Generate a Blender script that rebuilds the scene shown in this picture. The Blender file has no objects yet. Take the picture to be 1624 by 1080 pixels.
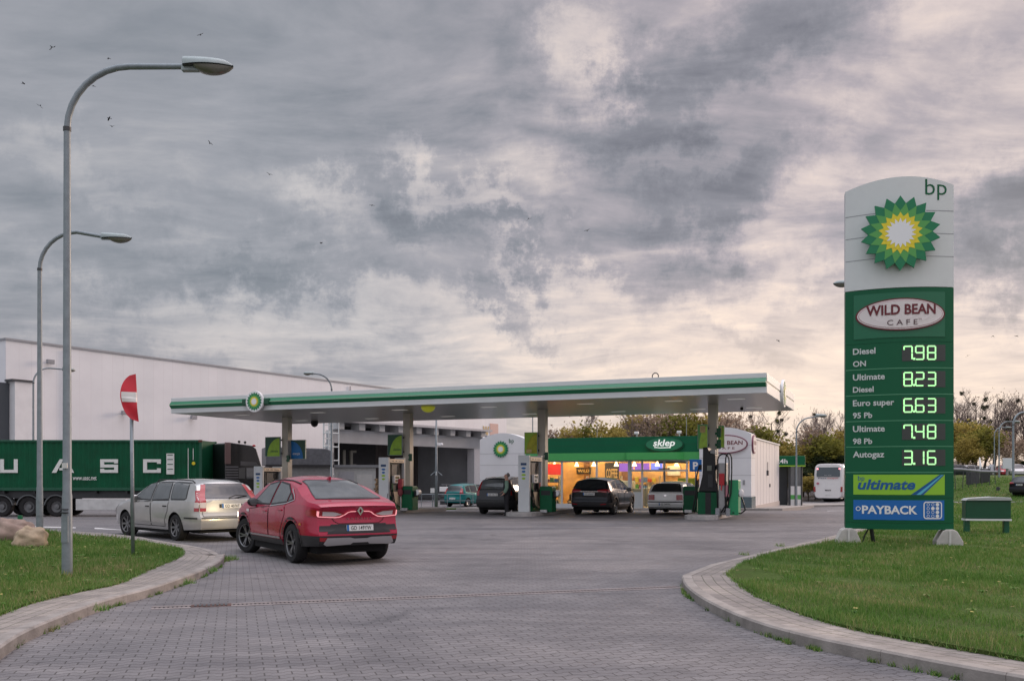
import bpy, math, random
import numpy as np
from mathutils import Vector, Matrix, noise
from mathutils.bvhtree import BVHTree
from mathutils.geometry import delaunay_2d_cdt
R = math.radians
random.seed(7)
rng = np.random.default_rng(7)
SC = bpy.context.scene
COL = SC.collection
F, CH, HZ = 1450.0, 1.62, 756.0     # focal length in photo pixels, eye height, horizon row

# ------------------------------------------------------------------ camera
cd = bpy.data.cameras.new("camera")
cam = bpy.data.objects.new("camera", cd)
COL.objects.link(cam)
cam.location = (0, 0, CH)
cam.rotation_euler = (R(90), 0, 0)
cd.sensor_width = 36
cd.lens = F / 1624 * 36
cd.shift_y = 216 / 1624
cd.clip_end = 4000
SC.camera = cam
SC.view_settings.view_transform = 'Standard'
SC.view_settings.look = 'None'
SC.view_settings.exposure = 0.28
SC.view_settings.gamma = 1
SC.render.engine = 'CYCLES'
SC.cycles.use_denoising = True
SC.cycles.max_bounces = 7
SC.cycles.transparent_max_bounces = 12
SC.cycles.caustics_reflective = False
SC.cycles.caustics_refractive = False

# ------------------------------------------------------------------ node helpers
class NT:
    def __init__(s, tree):
        s.t = tree
    def n(s, typ, **kw):
        nd = s.t.nodes.new(typ)
        for k, v in kw.items():
            setattr(nd, k, v)
        return nd
    def l(s, a, b):
        s.t.links.new(a, b)
    def setin(s, sock, v):
        if hasattr(v, 'is_output'):
            s.l(v, sock)
        else:
            sock.default_value = v
    def m(s, op, a, b=None, c=None, clamp=False):
        nd = s.n('ShaderNodeMath', operation=op)
        nd.use_clamp = clamp
        s.setin(nd.inputs[0], a)
        if b is not None: s.setin(nd.inputs[1], b)
        if c is not None: s.setin(nd.inputs[2], c)
        return nd.outputs[0]
    def vm(s, op, a, b=None, scale=None):
        nd = s.n('ShaderNodeVectorMath', operation=op)
        s.setin(nd.inputs[0], a)
        if b is not None: s.setin(nd.inputs[1], b)
        if scale is not None: s.setin(nd.inputs[3], scale)
        return nd.outputs['Value'] if op in ('LENGTH', 'DOT_PRODUCT') else nd.outputs[0]
    def ramp(s, fac, stops, interp='LINEAR'):
        nd = s.n('ShaderNodeValToRGB')
        nd.color_ramp.interpolation = interp
        e = nd.color_ramp.elements
        while len(e) < len(stops): e.new(0.5)
        for el, (p, c) in zip(e, stops):
            el.position = p
            el.color = (c[0], c[1], c[2], 1)
        s.setin(nd.inputs[0], fac)
        return nd.outputs[0]
    def mix(s, fac, a, b, mode='MIX'):
        nd = s.n('ShaderNodeMix', data_type='RGBA', blend_type=mode)
        s.setin(nd.inputs[0], fac)
        for sock, v in ((nd.inputs[6], a), (nd.inputs[7], b)):
            if hasattr(v, 'is_output'): s.l(v, sock)
            else: sock.default_value = (v[0], v[1], v[2], 1)
        return nd.outputs[2]
    def noise(s, vec, scale, detail=4, rough=0.55, dist=0, col=False):
        nd = s.n('ShaderNodeTexNoise')
        nd.inputs['Scale'].default_value = scale
        nd.inputs['Detail'].default_value = detail
        nd.inputs['Roughness'].default_value = rough
        nd.inputs['Distortion'].default_value = dist
        if vec is not None: s.l(vec, nd.inputs['Vector'])
        return nd.outputs[1] if col else nd.outputs[0]
    def mapr(s, v, a, b, c, d, it='SMOOTHERSTEP'):
        nd = s.n('ShaderNodeMapRange', interpolation_type=it)
        s.setin(nd.inputs[0], v)
        for i, q in enumerate((a, b, c, d)): nd.inputs[i + 1].default_value = q
        return nd.outputs[0]

def srgb(r, g, b):
    f = lambda c: (c / 255 / 12.92) if c <= 10 else ((c / 255 + 0.055) / 1.055) ** 2.4
    return (f(r), f(g), f(b))

# ------------------------------------------------------------------ sky: broken evening overcast with a low sun behind it
SUN_AZ, SUN_EL = R(47), R(13)       # azimuth from +Y towards +X
W = bpy.data.worlds.new("World")
SC.world = W
W.use_nodes = True
w = NT(W.node_tree)
W.node_tree.nodes.clear()
wout = w.n('ShaderNodeOutputWorld')
tc = w.n('ShaderNodeTexCoord')
D = tc.outputs['Generated']
sep = w.n('ShaderNodeSeparateXYZ')
w.l(D, sep.inputs[0])
dx, dy, dz = sep.outputs
az = w.m('ARCTAN2', dx, dy)
el = w.m('ARCSINE', dz)
comb = w.n('ShaderNodeCombineXYZ')
w.l(az, comb.inputs[0]); w.l(el, comb.inputs[1])
AE = comb.outputs[0]
def cent(v): return w.vm('SUBTRACT', v, (0.5, 0.5, 0.5))
warp = w.vm('SCALE', cent(w.noise(D, 5.0, 9, 0.68, col=True)), scale=0.34)
AEw = w.vm('ADD', AE, warp)
# cloud layer coordinates: the sheet is flat, so it foreshortens towards the horizon
den = w.m('ADD', w.m('MAXIMUM', dz, 0.0), 0.16)
c2 = w.n('ShaderNodeCombineXYZ')
w.l(w.m('DIVIDE', dx, den), c2.inputs[0]); w.l(w.m('DIVIDE', dy, den), c2.inputs[1])
PL = w.vm('ADD', c2.outputs[0], w.vm('SCALE', cent(w.noise(c2.outputs[0], 0.7, 3, 0.5, col=True)), scale=0.9))
mp = w.n('ShaderNodeMapping')
w.l(PL, mp.inputs[0])
mp.inputs['Rotation'].default_value = (0, 0, R(-35))
mp.inputs['Scale'].default_value = (0.85, 1.4, 1)
n1 = w.noise(mp.outputs[0], 1.3, 9, 0.60, 0.15)
n2 = w.noise(mp.outputs[0], 4.2, 9, 0.60, 0.0)
mp3 = w.n('ShaderNodeMapping')
w.l(PL, mp3.inputs[0])
mp3.inputs['Rotation'].default_value = (0, 0, R(-50))
mp3.inputs['Scale'].default_value = (0.7, 2.2, 1)
n3 = w.noise(mp3.outputs[0], 2.2, 7, 0.58, 0.0)
BLOBS = [  # photo x, y, radii, tilt (clockwise), weight
 (1180, 590, 760, 120, 0, .34), (430, 505, 470, 48, 3, .20), (960, 480, 300, 55, -5, .20), (520, 345, 130, 42, 18, .24),
 (730, 325, 150, 34, 22, .26), (780, 405, 170, 28, 28, .22), (975, 120, 70, 130, 25, .30), (850, 215, 90, 60, -40, .18),
 (1575, 190, 220, 120, -35, .22), (1390, 150, 190, 60, -40, .12), (1250, 330, 170, 70, -45, .16), (90, 250, 220, 45, 15, .12),
 (860, 320, 90, 55, 0, .18), (1210, 410, 130, 40, -20, .16), (1480, 30, 160, 60, -20, .12), (1570, 520, 120, 40, 0, .10),
 (880, 175, 95, 120, 15, -.20), (1150, 95, 330, 64, -38, -.22), (1110, 320, 120, 50, -20, -.26), (640, 350, 140, 45, 15, -.22),
 (780, 385, 120, 22, 22, -.22), (830, 482, 110, 30, 14, -.28), (1600, 385, 130, 140, 0, -.38), (600, 130, 420, 150, 8, -.12),
 (200, 390, 330, 60, 5, -.08), (1010, 230, 150, 50, -20, -.12), (1170, 488, 110, 26, 12, -.16), (150, 520, 300, 60, 5, -.07),
 (430, 432, 240, 28, 6, -.12), (1290, 30, 180, 60, -30, -.14), (960, 430, 70, 24, 10, -.12), (1060, 540, 120, 14, 4, -.08),
 (1480, 560, 60, 120, 0, -.06),
]
namp = w.mapr(az, -0.45, 0.15, 0.72, 1.0, 'SMOOTHSTEP')
L = w.m('MULTIPLY_ADD', w.m('MULTIPLY', w.m('SUBTRACT', n1, 0.5), namp), 0.55, 0.46)
L = w.m('MULTIPLY_ADD', w.m('MULTIPLY', w.m('SUBTRACT', n2, 0.5), namp), 0.80, L)
L = w.m('MULTIPLY_ADD', w.m('MULTIPLY', w.m('SUBTRACT', n3, 0.5), namp), 0.30, L)
for (bx, by, rx, ry, ang, wt) in BLOBS:
    ddx = (bx - 812) / F
    a0 = math.atan(ddx)
    e0 = math.atan((HZ - by) / F / math.sqrt(1 + ddx * ddx))
    cs = math.cos(a0)
    mpn = w.n('ShaderNodeMapping', vector_type='TEXTURE')
    w.l(AEw, mpn.inputs[0])
    mpn.inputs['Location'].default_value = (a0, e0, 0)
    mpn.inputs['Rotation'].default_value = (0, 0, R(-ang))
    mpn.inputs['Scale'].default_value = (rx / F * cs * 1.5, ry / F * cs * 1.5, 1)
    ln = w.vm('LENGTH', mpn.outputs[0])
    L = w.m('ADD', L, w.mapr(ln, 0.0, 1.0, wt * 0.86, 0.0))
cool = w.ramp(L, [(0.0, srgb(96, 99, 108)), (0.28, srgb(126, 131, 139)), (0.5, srgb(151, 153, 160)), (0.74, srgb(184, 182, 184)), (1.0, srgb(222, 210, 205))])
warm = w.ramp(L, [(0.0, srgb(104, 105, 114)), (0.26, srgb(136, 135, 143)), (0.46, srgb(168, 160, 166)), (0.66, srgb(206, 192, 189)), (0.86, srgb(236, 216, 203)), (1.0, srgb(252, 230, 210))])
side = w.mapr(az, -0.32, 0.30, 0.0, 1.0, 'SMOOTHSTEP')
low = w.mapr(el, 0.0, 0.22, 0.7, 0.0, 'SMOOTHSTEP')
cloud = w.mix(w.m('MAXIMUM', side, low), cool, warm)
glow = w.mapr(w.vm('LENGTH', w.vm('MULTIPLY', w.vm('SUBTRACT', AE, (0.30, 0.06, 0)), (1.0, 2.6, 1))), 0.0, 0.5, 1.0, 0.0)
cloud = w.mix(w.m('MULTIPLY', glow, 0.5), cloud, (1.0, 0.79, 0.62))
sky = w.n('ShaderNodeTexSky', sky_type='NISHITA')
sky.sun_disc = False
sky.sun_elevation = SUN_EL
sky.sun_rotation = SUN_AZ
skyb = w.vm('SCALE', sky.outputs[0], scale=0.06)
both = w.mix(0.92, skyb, cloud)
# unseen sky overhead and behind the camera is boosted to add fill light
up = w.mapr(el, 0.62, 1.25, 0.0, 1.0, 'SMOOTHSTEP')
back = w.mapr(dy, 0.35, -0.6, 0.0, 1.0, 'SMOOTHSTEP')
boost = w.m('ADD', 1.0, w.m('ADD', w.m('MULTIPLY', up, 5.4), w.m('MULTIPLY', back, 0.7)))
both = w.vm('SCALE', both, scale=boost)
both = w.mix(w.mapr(dz, -0.02, 0.0, 1.0, 0.0, 'LINEAR'), both, (0.10, 0.10, 0.10))
bg = w.n('ShaderNodeBackground')
w.l(both, bg.inputs[0])
bg.inputs[1].default_value = 1.0
w.l(bg.outputs[0], wout.inputs[0])

sd = bpy.data.lights.new("sun", 'SUN')
sd.energy = 1.3
sd.angle = R(14)
sd.color = (1.0, 0.74, 0.58)
sun = bpy.data.objects.new("sun", sd)
COL.objects.link(sun)
sdir = Vector((math.sin(SUN_AZ) * math.cos(SUN_EL), math.cos(SUN_AZ) * math.cos(SUN_EL), math.sin(SUN_EL)))
sun.rotation_euler = (-sdir).to_track_quat('-Z', 'Y').to_euler()
sun.location = (0, 0, 40)

# ------------------------------------------------------------------ projection helpers (photo pixel -> world)
def sm(t):
    t = min(1, max(0, t))
    return t * t * (3 - 2 * t)
def gz(x, y):
    y0 = 27 + 13 * sm((x + 14) / 11)
    z = -0.45 * sm((y - y0) / 20) - 0.2 * sm((y - 62) / 25)
    z += 2.3 * sm((x - 27) / 16) * sm((y - 52) / 40)
    return z
def at(px, py, Z):
    return Vector(((px - 812) * Z / F, Z, CH + (HZ - py) * Z / F))
def gp(px, py, h=0.0):
    Z = F * (CH - h) / (py - HZ)
    return Vector(((px - 812) * Z / F, Z, h))

# ------------------------------------------------------------------ materials
MATS = {}
def mat(name, col, rough=0.5, metal=0.0, spec=0.5, coat=0.0, var=0.0, vscale=6.0, bump=0.0, bscale=40.0, emit=None, estr=0.0, rvar=0.0, stretch=None):
    if name in MATS: return MATS[name]
    m = bpy.data.materials.new(name)
    m.use_nodes = True
    b = m.node_tree.nodes['Principled BSDF']
    t = NT(m.node_tree)
    b.inputs['Base Color'].default_value = (*col, 1)
    b.inputs['Roughness'].default_value = rough
    b.inputs['Metallic'].default_value = metal
    b.inputs['Specular IOR Level'].default_value = spec
    b.inputs['Coat Weight'].default_value = coat
    b.inputs['Coat Roughness'].default_value = 0.06
    if var or bump or rvar:
        tcn = t.n('ShaderNodeTexCoord')
        v = tcn.outputs['Object']
        if stretch:
            mpn = t.n('ShaderNodeMapping'); t.l(v, mpn.inputs[0]); mpn.inputs['Scale'].default_value = stretch; v = mpn.outputs[0]
        if var or rvar:
            nz = t.noise(v, vscale, 6, 0.6)
        if var:
            d = tuple(c * (1 - var) for c in col); e = tuple(min(1, c * (1 + var)) for c in col)
            t.l(t.ramp(nz, [(0.3, d), (0.7, e)]), b.inputs['Base Color'])
        if rvar:
            t.l(t.mapr(nz, 0.3, 0.7, max(0.02, rough - rvar), min(1, rough + rvar), 'LINEAR'), b.inputs['Roughness'])
        if bump:
            bn = t.n('ShaderNodeBump'); bn.inputs['Strength'].default_value = bump; bn.inputs['Distance'].default_value = 0.01
            t.l(t.noise(v, bscale, 5, 0.6), bn.inputs['Height']); t.l(bn.outputs[0], b.inputs['Normal'])
    if emit:
        b.inputs['Emission Color'].default_value = (*emit, 1)
        b.inputs['Emission Strength'].default_value = estr
    MATS[name] = m
    return m

# ------------------------------------------------------------------ mesh builder
class MB:
    def __init__(s):
        s.v, s.f, s.k = [], [], []
    def add(s, vs, fs, k=0):
        o = len(s.v)
        s.v += [tuple(p) for p in vs]
        s.f += [tuple(i + o for i in q) for q in fs]
        s.k += [k] * len(fs)
        return s
    def box(s, x0, x1, y0, y1, z0, z1, k=0):
        vs = [(x0, y0, z0), (x1, y0, z0), (x1, y1, z0), (x0, y1, z0), (x0, y0, z1), (x1, y0, z1), (x1, y1, z1), (x0, y1, z1)]
        return s.add(vs, [(3, 2, 1, 0), (4, 5, 6, 7), (0, 1, 5, 4), (1, 2, 6, 5), (2, 3, 7, 6), (3, 0, 4, 7)], k)
    def tube(s, pts, r, n=8, k=0, caps=True):
        pts = [Vector(p) for p in pts]
        N = len(pts)
        rs = r if isinstance(r, (list, tuple)) else [r] * N
        vs, fs = [], []
        up = None
        for i, p in enumerate(pts):
            d = (pts[min(i + 1, N - 1)] - pts[max(i - 1, 0)])
            if d.length < 1e-9: d = Vector((0, 0, 1))
            d.normalize()
            if up is None:
                up = Vector((0, 0, 1)) if abs(d.z) < 0.9 else Vector((1, 0, 0))
            a = d.cross(up)
            if a.length < 1e-6: a = d.cross(Vector((0, 1, 0)))
            a.normalize()
            b = a.cross(d).normalized()
            up = b
            for j in range(n):
                t = 2 * math.pi * j / n
                vs.append(p + (a * math.cos(t) + b * math.sin(t)) * rs[i])
        for i in range(N - 1):
            for j in range(n):
                fs.append((i * n + j, i * n + (j + 1) % n, (i + 1) * n + (j + 1) % n, (i + 1) * n + j))
        if caps:
            fs.append(tuple(range(n - 1, -1, -1))); fs.append(tuple((N - 1) * n + j for j in range(n)))
        return s.add(vs, fs, k)
    def prism(s, poly, fn, k=0, kside=None):
        """poly: 2-D outline; fn(a, b, t) -> xyz with t in {0, 1}"""
        n = len(poly)
        vs = [fn(a, b, 0) for a, b in poly] + [fn(a, b, 1) for a, b in poly]
        s.add(vs, [tuple(range(n)), tuple(range(2 * n - 1, n - 1, -1))], k)
        o = len(s.v) - 2 * n
        for i in range(n):
            j = (i + 1) % n
            s.f.append((o + j, o + i, o + n + i, o + n + j)); s.k.append(k if kside is None else kside)
        return s
    def lathe(s, prof, n=24, fn=None, k=0, closed=False):
        """prof [(r, h)] about an axis; fn(x, y, h) places it"""
        fn = fn or (lambda a, b, h: (a, b, h))
        vs, fs = [], []
        for r, h in prof:
            for j in range(n):
                t = 2 * math.pi * j / n
                vs.append(fn(r * math.cos(t), r * math.sin(t), h))
        m = len(prof)
        for i in range(m if closed else m - 1):
            for j in range(n):
                a, b = i, (i + 1) % m
                fs.append((a * n + j, a * n + (j + 1) % n, b * n + (j + 1) % n, b * n + j))
        return s.add(vs, fs, k)
    def ball(s, c, r, n=12, m=8, k=0, fn=None):
        rx, ry, rz = r if isinstance(r, (tuple, list)) else (r, r, r)
        vs, fs = [], []
        for i in range(m + 1):
            p = math.pi * i / m
            for j in range(n):
                t = 2 * math.pi * j / n
                vs.append((c[0] + rx * math.sin(p) * math.cos(t), c[1] + ry * math.sin(p) * math.sin(t), c[2] + rz * math.cos(p)))
        for i in range(m):
            for j in range(n):
                fs.append((i * n + j, (i + 1) * n + j, (i + 1) * n + (j + 1) % n, i * n + (j + 1) % n))
        if fn: vs = [fn(Vector(p)) for p in vs]
        return s.add(vs, fs, k)
    def grid(s, rows, k=0, flip=False):
        """rows: list of equal-length lists of points"""
        n = len(rows[0]); vs = [p for r_ in rows for p in r_]; fs = []
        for i in range(len(rows) - 1):
            for j in range(n - 1):
                q = (i * n + j, i * n + j + 1, (i + 1) * n + j + 1, (i + 1) * n + j)
                fs.append(q[::-1] if flip else q)
        return s.add(vs, fs, k)
    def merge(s, o, fn=None, k=None):
        off = len(s.v)
        s.v += [tuple(fn(Vector(p))) if fn else p for p in o.v]
        s.f += [tuple(i + off for i in q) for q in o.f]
        s.k += o.k if k is None else [k] * len(o.f)
        return s
    def build(s, name, mats, parent=None, smooth=False, bevel=0.0, seg=2, label=None):
        me = bpy.data.meshes.new(name)
        me.from_pydata(s.v, [], s.f)
        if not isinstance(mats, (list, tuple)): mats = [mats]
        for m in mats: me.materials.append(m)
        if len(mats) > 1: me.polygons.foreach_set('material_index', s.k)
        if smooth: me.polygons.foreach_set('use_smooth', [True] * len(me.polygons))
        me.update()
        o = bpy.data.objects.new(name, me)
        COL.objects.link(o)
        if parent is not None: o.parent = parent
        if smooth == 'auto':
            try:
                me.set_sharp_from_angle(angle=R(38))
            except Exception: pass
        if bevel:
            bm = o.modifiers.new('bevel', 'BEVEL'); bm.width = bevel; bm.segments = seg; bm.limit_method = 'ANGLE'; bm.angle_limit = R(40)
        if label: o['label'] = label
        return o

def thing(name, label, cat, loc=(0, 0, 0), rotz=0.0, group=None):
    o = bpy.data.objects.new(name, None)
    COL.objects.link(o)
    o.empty_display_size = 0.2
    o.location = loc; o.rotation_euler = (0, 0, rotz)
    return tag(o, label, cat, group)
def tag(o, label, cat, group=None):
    o['label'] = label; o['category'] = cat
    if group: o['group'] = group
    return o
def struct(o, kind='structure'):
    o['kind'] = kind
    return o
KIDS = {}
def copy_tree(o, loc=None, rotz=None, label=None, scale=None):
    def cp(q, par):
        c = q.copy(); COL.objects.link(c); c.parent = par
        for ch in q.children: cp(ch, c)
        return c
    c = cp(o, None)
    if loc is not None: c.location = loc
    if rotz is not None: c.rotation_euler = (0, 0, rotz)
    if scale: c.scale = (scale, scale, scale) if not isinstance(scale, tuple) else scale
    if label: c['label'] = label
    return c

TXT = {}
def text(s, size=1.0, bold=0.0, shear=0.0, spacing=1.0, align='CENTER', width=None):
    """flat lettering in the x/z plane (x right, z up, facing -y) as an MB; the built-in font"""
    cu = bpy.data.curves.new('t', 'FONT')
    cu.body = s; cu.size = 1; cu.offset = bold; cu.shear = shear; cu.space_character = spacing; cu.resolution_u = 3
    cu.align_x = 'LEFT'
    ob = bpy.data.objects.new('t', cu)
    me = bpy.data.meshes.new_from_object(ob)
    b = MB()
    vs = [v.co for v in me.vertices]
    xs = [v.x for v in vs]; x0, x1 = min(xs), max(xs)
    kx = size if width is None else width / (x1 - x0)
    off = {'CENTER': (x0 + x1) / 2, 'LEFT': x0, 'RIGHT': x1}[align]
    b.add([((v.x - off) * kx, 0, v.y * size) for v in vs], [tuple(p.vertices) for p in me.polygons])
    bpy.data.objects.remove(ob); bpy.data.curves.remove(cu); bpy.data.meshes.remove(me)
    return b
def star(n, r1, r2, ph=0.0):
    return [((r1 if i % 2 == 0 else r2) * math.sin(math.pi * i / n + ph), (r1 if i % 2 == 0 else r2) * math.cos(math.pi * i / n + ph)) for i in range(2 * n)]
def ell(rx, rz, n=40):
    return [(rx * math.cos(2 * math.pi * i / n), rz * math.sin(2 * math.pi * i / n)) for i in range(n)]
def fanpoly(b, poly, fn, k=0):
    """star-shaped outline as a fan about its middle"""
    n = len(poly)
    b.add([fn(0, 0)] + [fn(a, c) for a, c in poly], [(0, 1 + (i + 1) % n, 1 + i) for i in range(n)], k)
def helios(b, Rr, fn, th=0.05, ks=(0, 1, 2, 3)):
    """sunflower emblem: fn(x, z, out) -> point; four layers of petals"""
    N = 18
    o = star(N, Rr, Rr * 0.80)
    b.prism(o, lambda a, c, t: fn(a, c, th * t), k=ks[0])
    for i, (r1, r2, ph, k) in enumerate(((0.80, 0.60, 0.5, 1), (0.56, 0.44, 0.0, 2), (0.46, 0.40, 0.5, 2), (0.40, 0.28, 0.0, 3))):
        fanpoly(b, star(N, Rr * r1, Rr * r2, ph * math.pi * 2 / N), lambda a, c: fn(a, c, th + 0.004 * (i + 1)), ks[k])

# shared materials
GREEN = mat('green_panel', (0.0005, 0.105, 0.040), 0.45, spec=.3, var=0.08, vscale=2)
DKGREEN = mat('dark_green', (0.003, 0.070, 0.032), 0.4, var=0.1)
LTGREEN = mat('light_green', (0.10, 0.42, 0.10), 0.4, var=0.05)
LIME = mat('lime', (0.32, 0.55, 0.03), 0.45)
YELLOW = mat('yellow', (0.75, 0.60, 0.02), 0.45)
WHITE = mat('white_panel', (0.74, 0.75, 0.76), 0.4, var=0.05, vscale=1.5, rvar=0.1)
WHITE2 = mat('white_plain', (0.80, 0.80, 0.80), 0.45)
CREAM = mat('cream_strip', (0.80, 0.66, 0.50), 0.5)
BLACK = mat('black_plastic', (0.012, 0.012, 0.014), 0.45, var=0.2)
RUBBER = mat('rubber', (0.014, 0.014, 0.015), 0.85, bump=0.2, bscale=60)
GALV = mat('galvanised_steel', (0.23, 0.265, 0.285), 0.5, 0.35, var=0.16, vscale=9, rvar=0.1)
STEEL = mat('steel', (0.55, 0.56, 0.57), 0.3, 0.9, rvar=0.1, var=0.05)
GREY = mat('grey_paint', (0.28, 0.29, 0.31), 0.5, var=0.1)
DKGREY = mat('dark_grey', (0.05, 0.053, 0.058), 0.5, var=0.15)
RED = mat('red_plain', (0.50, 0.02, 0.03), 0.4)
MAROON = mat('maroon', (0.14, 0.012, 0.02), 0.5)
BLUE = mat('blue_panel', (0.008, 0.12, 0.38), 0.4, var=0.05)
CONC = mat('concrete', (0.38, 0.37, 0.35), 0.85, var=0.2, vscale=5, bump=0.4, bscale=30)
VOID = mat('shadow_black', (0.006, 0.006, 0.007), 0.9)
LOGOM = [mat('logo_dark_green', (0.002, 0.19, 0.075), 0.35), mat('logo_light_green', (0.09, 0.36, 0.08), 0.35), mat('logo_yellow', (0.80, 0.66, 0.03), 0.4), mat('logo_white', (0.82, 0.83, 0.84), 0.4)]
# ------------------------------------------------------------------ ground, kerbs, lawns
def paver_mat(name, ang, bw, bh, c1, c2, mort, uv=False, jog=0.0, msize=0.008, fade=True):
    m = bpy.data.materials.new(name); m.use_nodes = True
    t = NT(m.node_tree); b = m.node_tree.nodes['Principled BSDF']
    tcn = t.n('ShaderNodeTexCoord')
    mpn = t.n('ShaderNodeMapping'); t.l(tcn.outputs['UV' if uv else 'Object'], mpn.inputs[0])
    mpn.inputs['Rotation'].default_value = (0, 0, ang)
    v = mpn.outputs[0]
    wob = t.vm('SCALE', t.vm('SUBTRACT', t.noise(v, 9, 3, col=True), (0.5, 0.5, 0.5)), scale=0.012)
    v2 = t.vm('ADD', v, wob)
    if jog:
        s2 = t.n('ShaderNodeSeparateXYZ'); t.l(v2, s2.inputs[0])
        zz = t.m('PINGPONG', s2.outputs[0], bw / 2)
        sq = t.mapr(zz, bw * 0.17, bw * 0.33, -jog, jog, 'SMOOTHSTEP')
        cb = t.n('ShaderNodeCombineXYZ'); t.l(s2.outputs[0], cb.inputs[0]); t.l(t.m('ADD', s2.outputs[1], sq), cb.inputs[1])
        v2 = cb.outputs[0]
    br = t.n('ShaderNodeTexBrick')
    t.l(v2, br.inputs['Vector'])
    br.inputs['Color1'].default_value = (*c1, 1); br.inputs['Color2'].default_value = (*c2, 1); br.inputs['Mortar'].default_value = (*mort, 1)
    br.inputs['Scale'].default_value = 1; br.inputs['Mortar Size'].default_value = msize; br.inputs['Mortar Smooth'].default_value = 0.3
    br.inputs['Brick Width'].default_value = bw; br.inputs['Row Height'].default_value = bh
    ob = tcn.outputs['Object']
    big = t.noise(ob, 0.35, 6, 0.6, 0.6)
    mid = t.noise(ob, 2.3, 6, 0.65)
    fine = t.noise(ob, 55, 3, 0.7)
    c = t.mix(1.0, br.outputs[0], t.ramp(big, [(0.28, (0.66, 0.66, 0.69)), (0.5, (0.95, 0.95, 0.96)), (0.72, (1.25, 1.23, 1.21))]), 'MULTIPLY')
    c = t.mix(1.0, c, t.ramp(mid, [(0.25, (0.84, 0.84, 0.84)), (0.75, (1.14, 1.14, 1.13))]), 'MULTIPLY')
    c = t.mix(1.0, c, t.ramp(fine, [(0.3, (0.86, 0.86, 0.86)), (0.7, (1.13, 1.13, 1.13))]), 'MULTIPLY')
    mt = t.n('ShaderNodeMapping'); t.l(ob, mt.inputs[0]); mt.inputs['Rotation'].default_value = (0, 0, R(38)); mt.inputs['Scale'].default_value = (0.16, 1.5, 1)
    c = t.mix(1.0, c, t.ramp(t.noise(mt.outputs[0], 1.0, 4, 0.6, 0.8), [(0.34, (0.78, 0.78, 0.80)), (0.5, (1, 1, 1)), (0.68, (1.12, 1.11, 1.10))]), 'MULTIPLY')
    if fade:   # oil and rubber marks where the traffic stops
        st = t.noise(ob, 0.9, 4, 0.7, 1.5)
        c = t.mix(t.mapr(st, 0.56, 0.72, 0.0, 0.42), c, (0.035, 0.035, 0.04))
    t.l(c, b.inputs['Base Color'])
    b.inputs['Roughness'].default_value = 0.72
    t.l(t.mapr(big, 0.3, 0.7, 0.58, 0.85, 'LINEAR'), b.inputs['Roughness'])
    b.inputs['Specular IOR Level'].default_value = 0.4
    bn = t.n('ShaderNodeBump'); bn.inputs['Strength'].default_value = 0.7; bn.inputs['Distance'].default_value = 0.006
    h = t.m('ADD', t.m('MULTIPLY', br.outputs['Fac'], -1.0), t.m('MULTIPLY', fine, 0.5))
    t.l(h, bn.inputs['Height']); t.l(bn.outputs[0], b.inputs['Normal'])
    return m
DA = math.atan2(1.85, 6.14)
PAVER = paver_mat('block_paving', -DA, 0.22, 0.115, (0.188, 0.180, 0.184), (0.158, 0.151, 0.155), (0.076, 0.071, 0.069), jog=0.014, msize=0.007)
BAND = paver_mat('pavement_blocks', 0, 0.21, 0.155, (0.30, 0.268, 0.242), (0.235, 0.212, 0.195), (0.10, 0.10, 0.07), uv=True, msize=0.007, fade=False)
ASPH = mat('asphalt', (0.085, 0.085, 0.092), 0.8, var=0.25, vscale=1.5, bump=0.3, bscale=80)

def axis_pts(lo, hi, dense):
    a = set()
    for p0, p1, st in dense:
        n = int((p1 - p0) / st)
        for i in range(n + 1): a.add(round(p0 + i * st, 3))
    return sorted(a)
gx = axis_pts(0, 0, [(-900, -120, 60), (-120, -40, 8), (-40, 60, 2), (60, 140, 8), (140, 900, 60)])
gy = axis_pts(0, 0, [(-60, -4, 8), (-4, 100, 2), (100, 200, 10), (200, 1500, 100)])
b = MB()
b.grid([[(x, y, gz(x, y)) for x in gx] for y in gy])
struct(b.build('ground', PAVER, smooth=True))

def curve_px(pts, h):
    return [gp(x, y, h) for x, y in pts]
def resample(pts, n):
    pts = [Vector(p) for p in pts]
    d = [0]
    for a, c in zip(pts, pts[1:]): d.append(d[-1] + (c - a).length)
    xs = np.linspace(0, d[-1], n)
    return [Vector([float(np.interp(q, d, [p[k] for p in pts])) for k in range(3)]) for q in xs]
def smooth_line(pts, it=2):
    for _ in range(it):
        o = [pts[0]]
        for a, c in zip(pts, pts[1:]):
            o += [a * 0.75 + c * 0.25, a * 0.25 + c * 0.75]
        pts = o + [pts[-1]]
    return pts
KH = 0.12
def xy(p): return Vector((p[0], p[1], 0))
r_near = [Vector((42, -3.5, 0)), Vector((18, 2.2, 0))] + [xy(p) for p in curve_px([(1900, 1145), (1700, 1110), (1507, 1075), (1400, 1052), (1292, 1030), (1213, 1008), (1159, 987), (1112, 962), (1085, 940), (1081, 924)], 0)]
r_far = [xy(p) for p in curve_px([(1087, 911), (1105, 902), (1137, 890), (1180, 882), (1238, 868), (1328, 848)], KH)] + [Vector((12.5, 31, 0)), Vector((17.5, 40, 0)), Vector((24.5, 58, 0)), Vector((32, 80, 0)), Vector((56, 135, 0))]
ri_near = [Vector((42.4, -2.3, 0)), Vector((18.3, 3.4, 0))] + [xy(p) for p in curve_px([(1900, 1100), (1700, 1062), (1624, 1048), (1471.6, 1021), (1338, 996), (1256, 969), (1191, 942), (1155, 911)], KH)]
ri_far = [xy(p) for p in curve_px([(1162, 899), (1212.6, 881), (1274, 868), (1328, 859)], KH)] + [Vector((12.9, 30.8, 0)), Vector((17.9, 39.8, 0)), Vector((24.9, 57.8, 0)), Vector((32.4, 79.8, 0)), Vector((56.4, 134.8, 0))]
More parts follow.
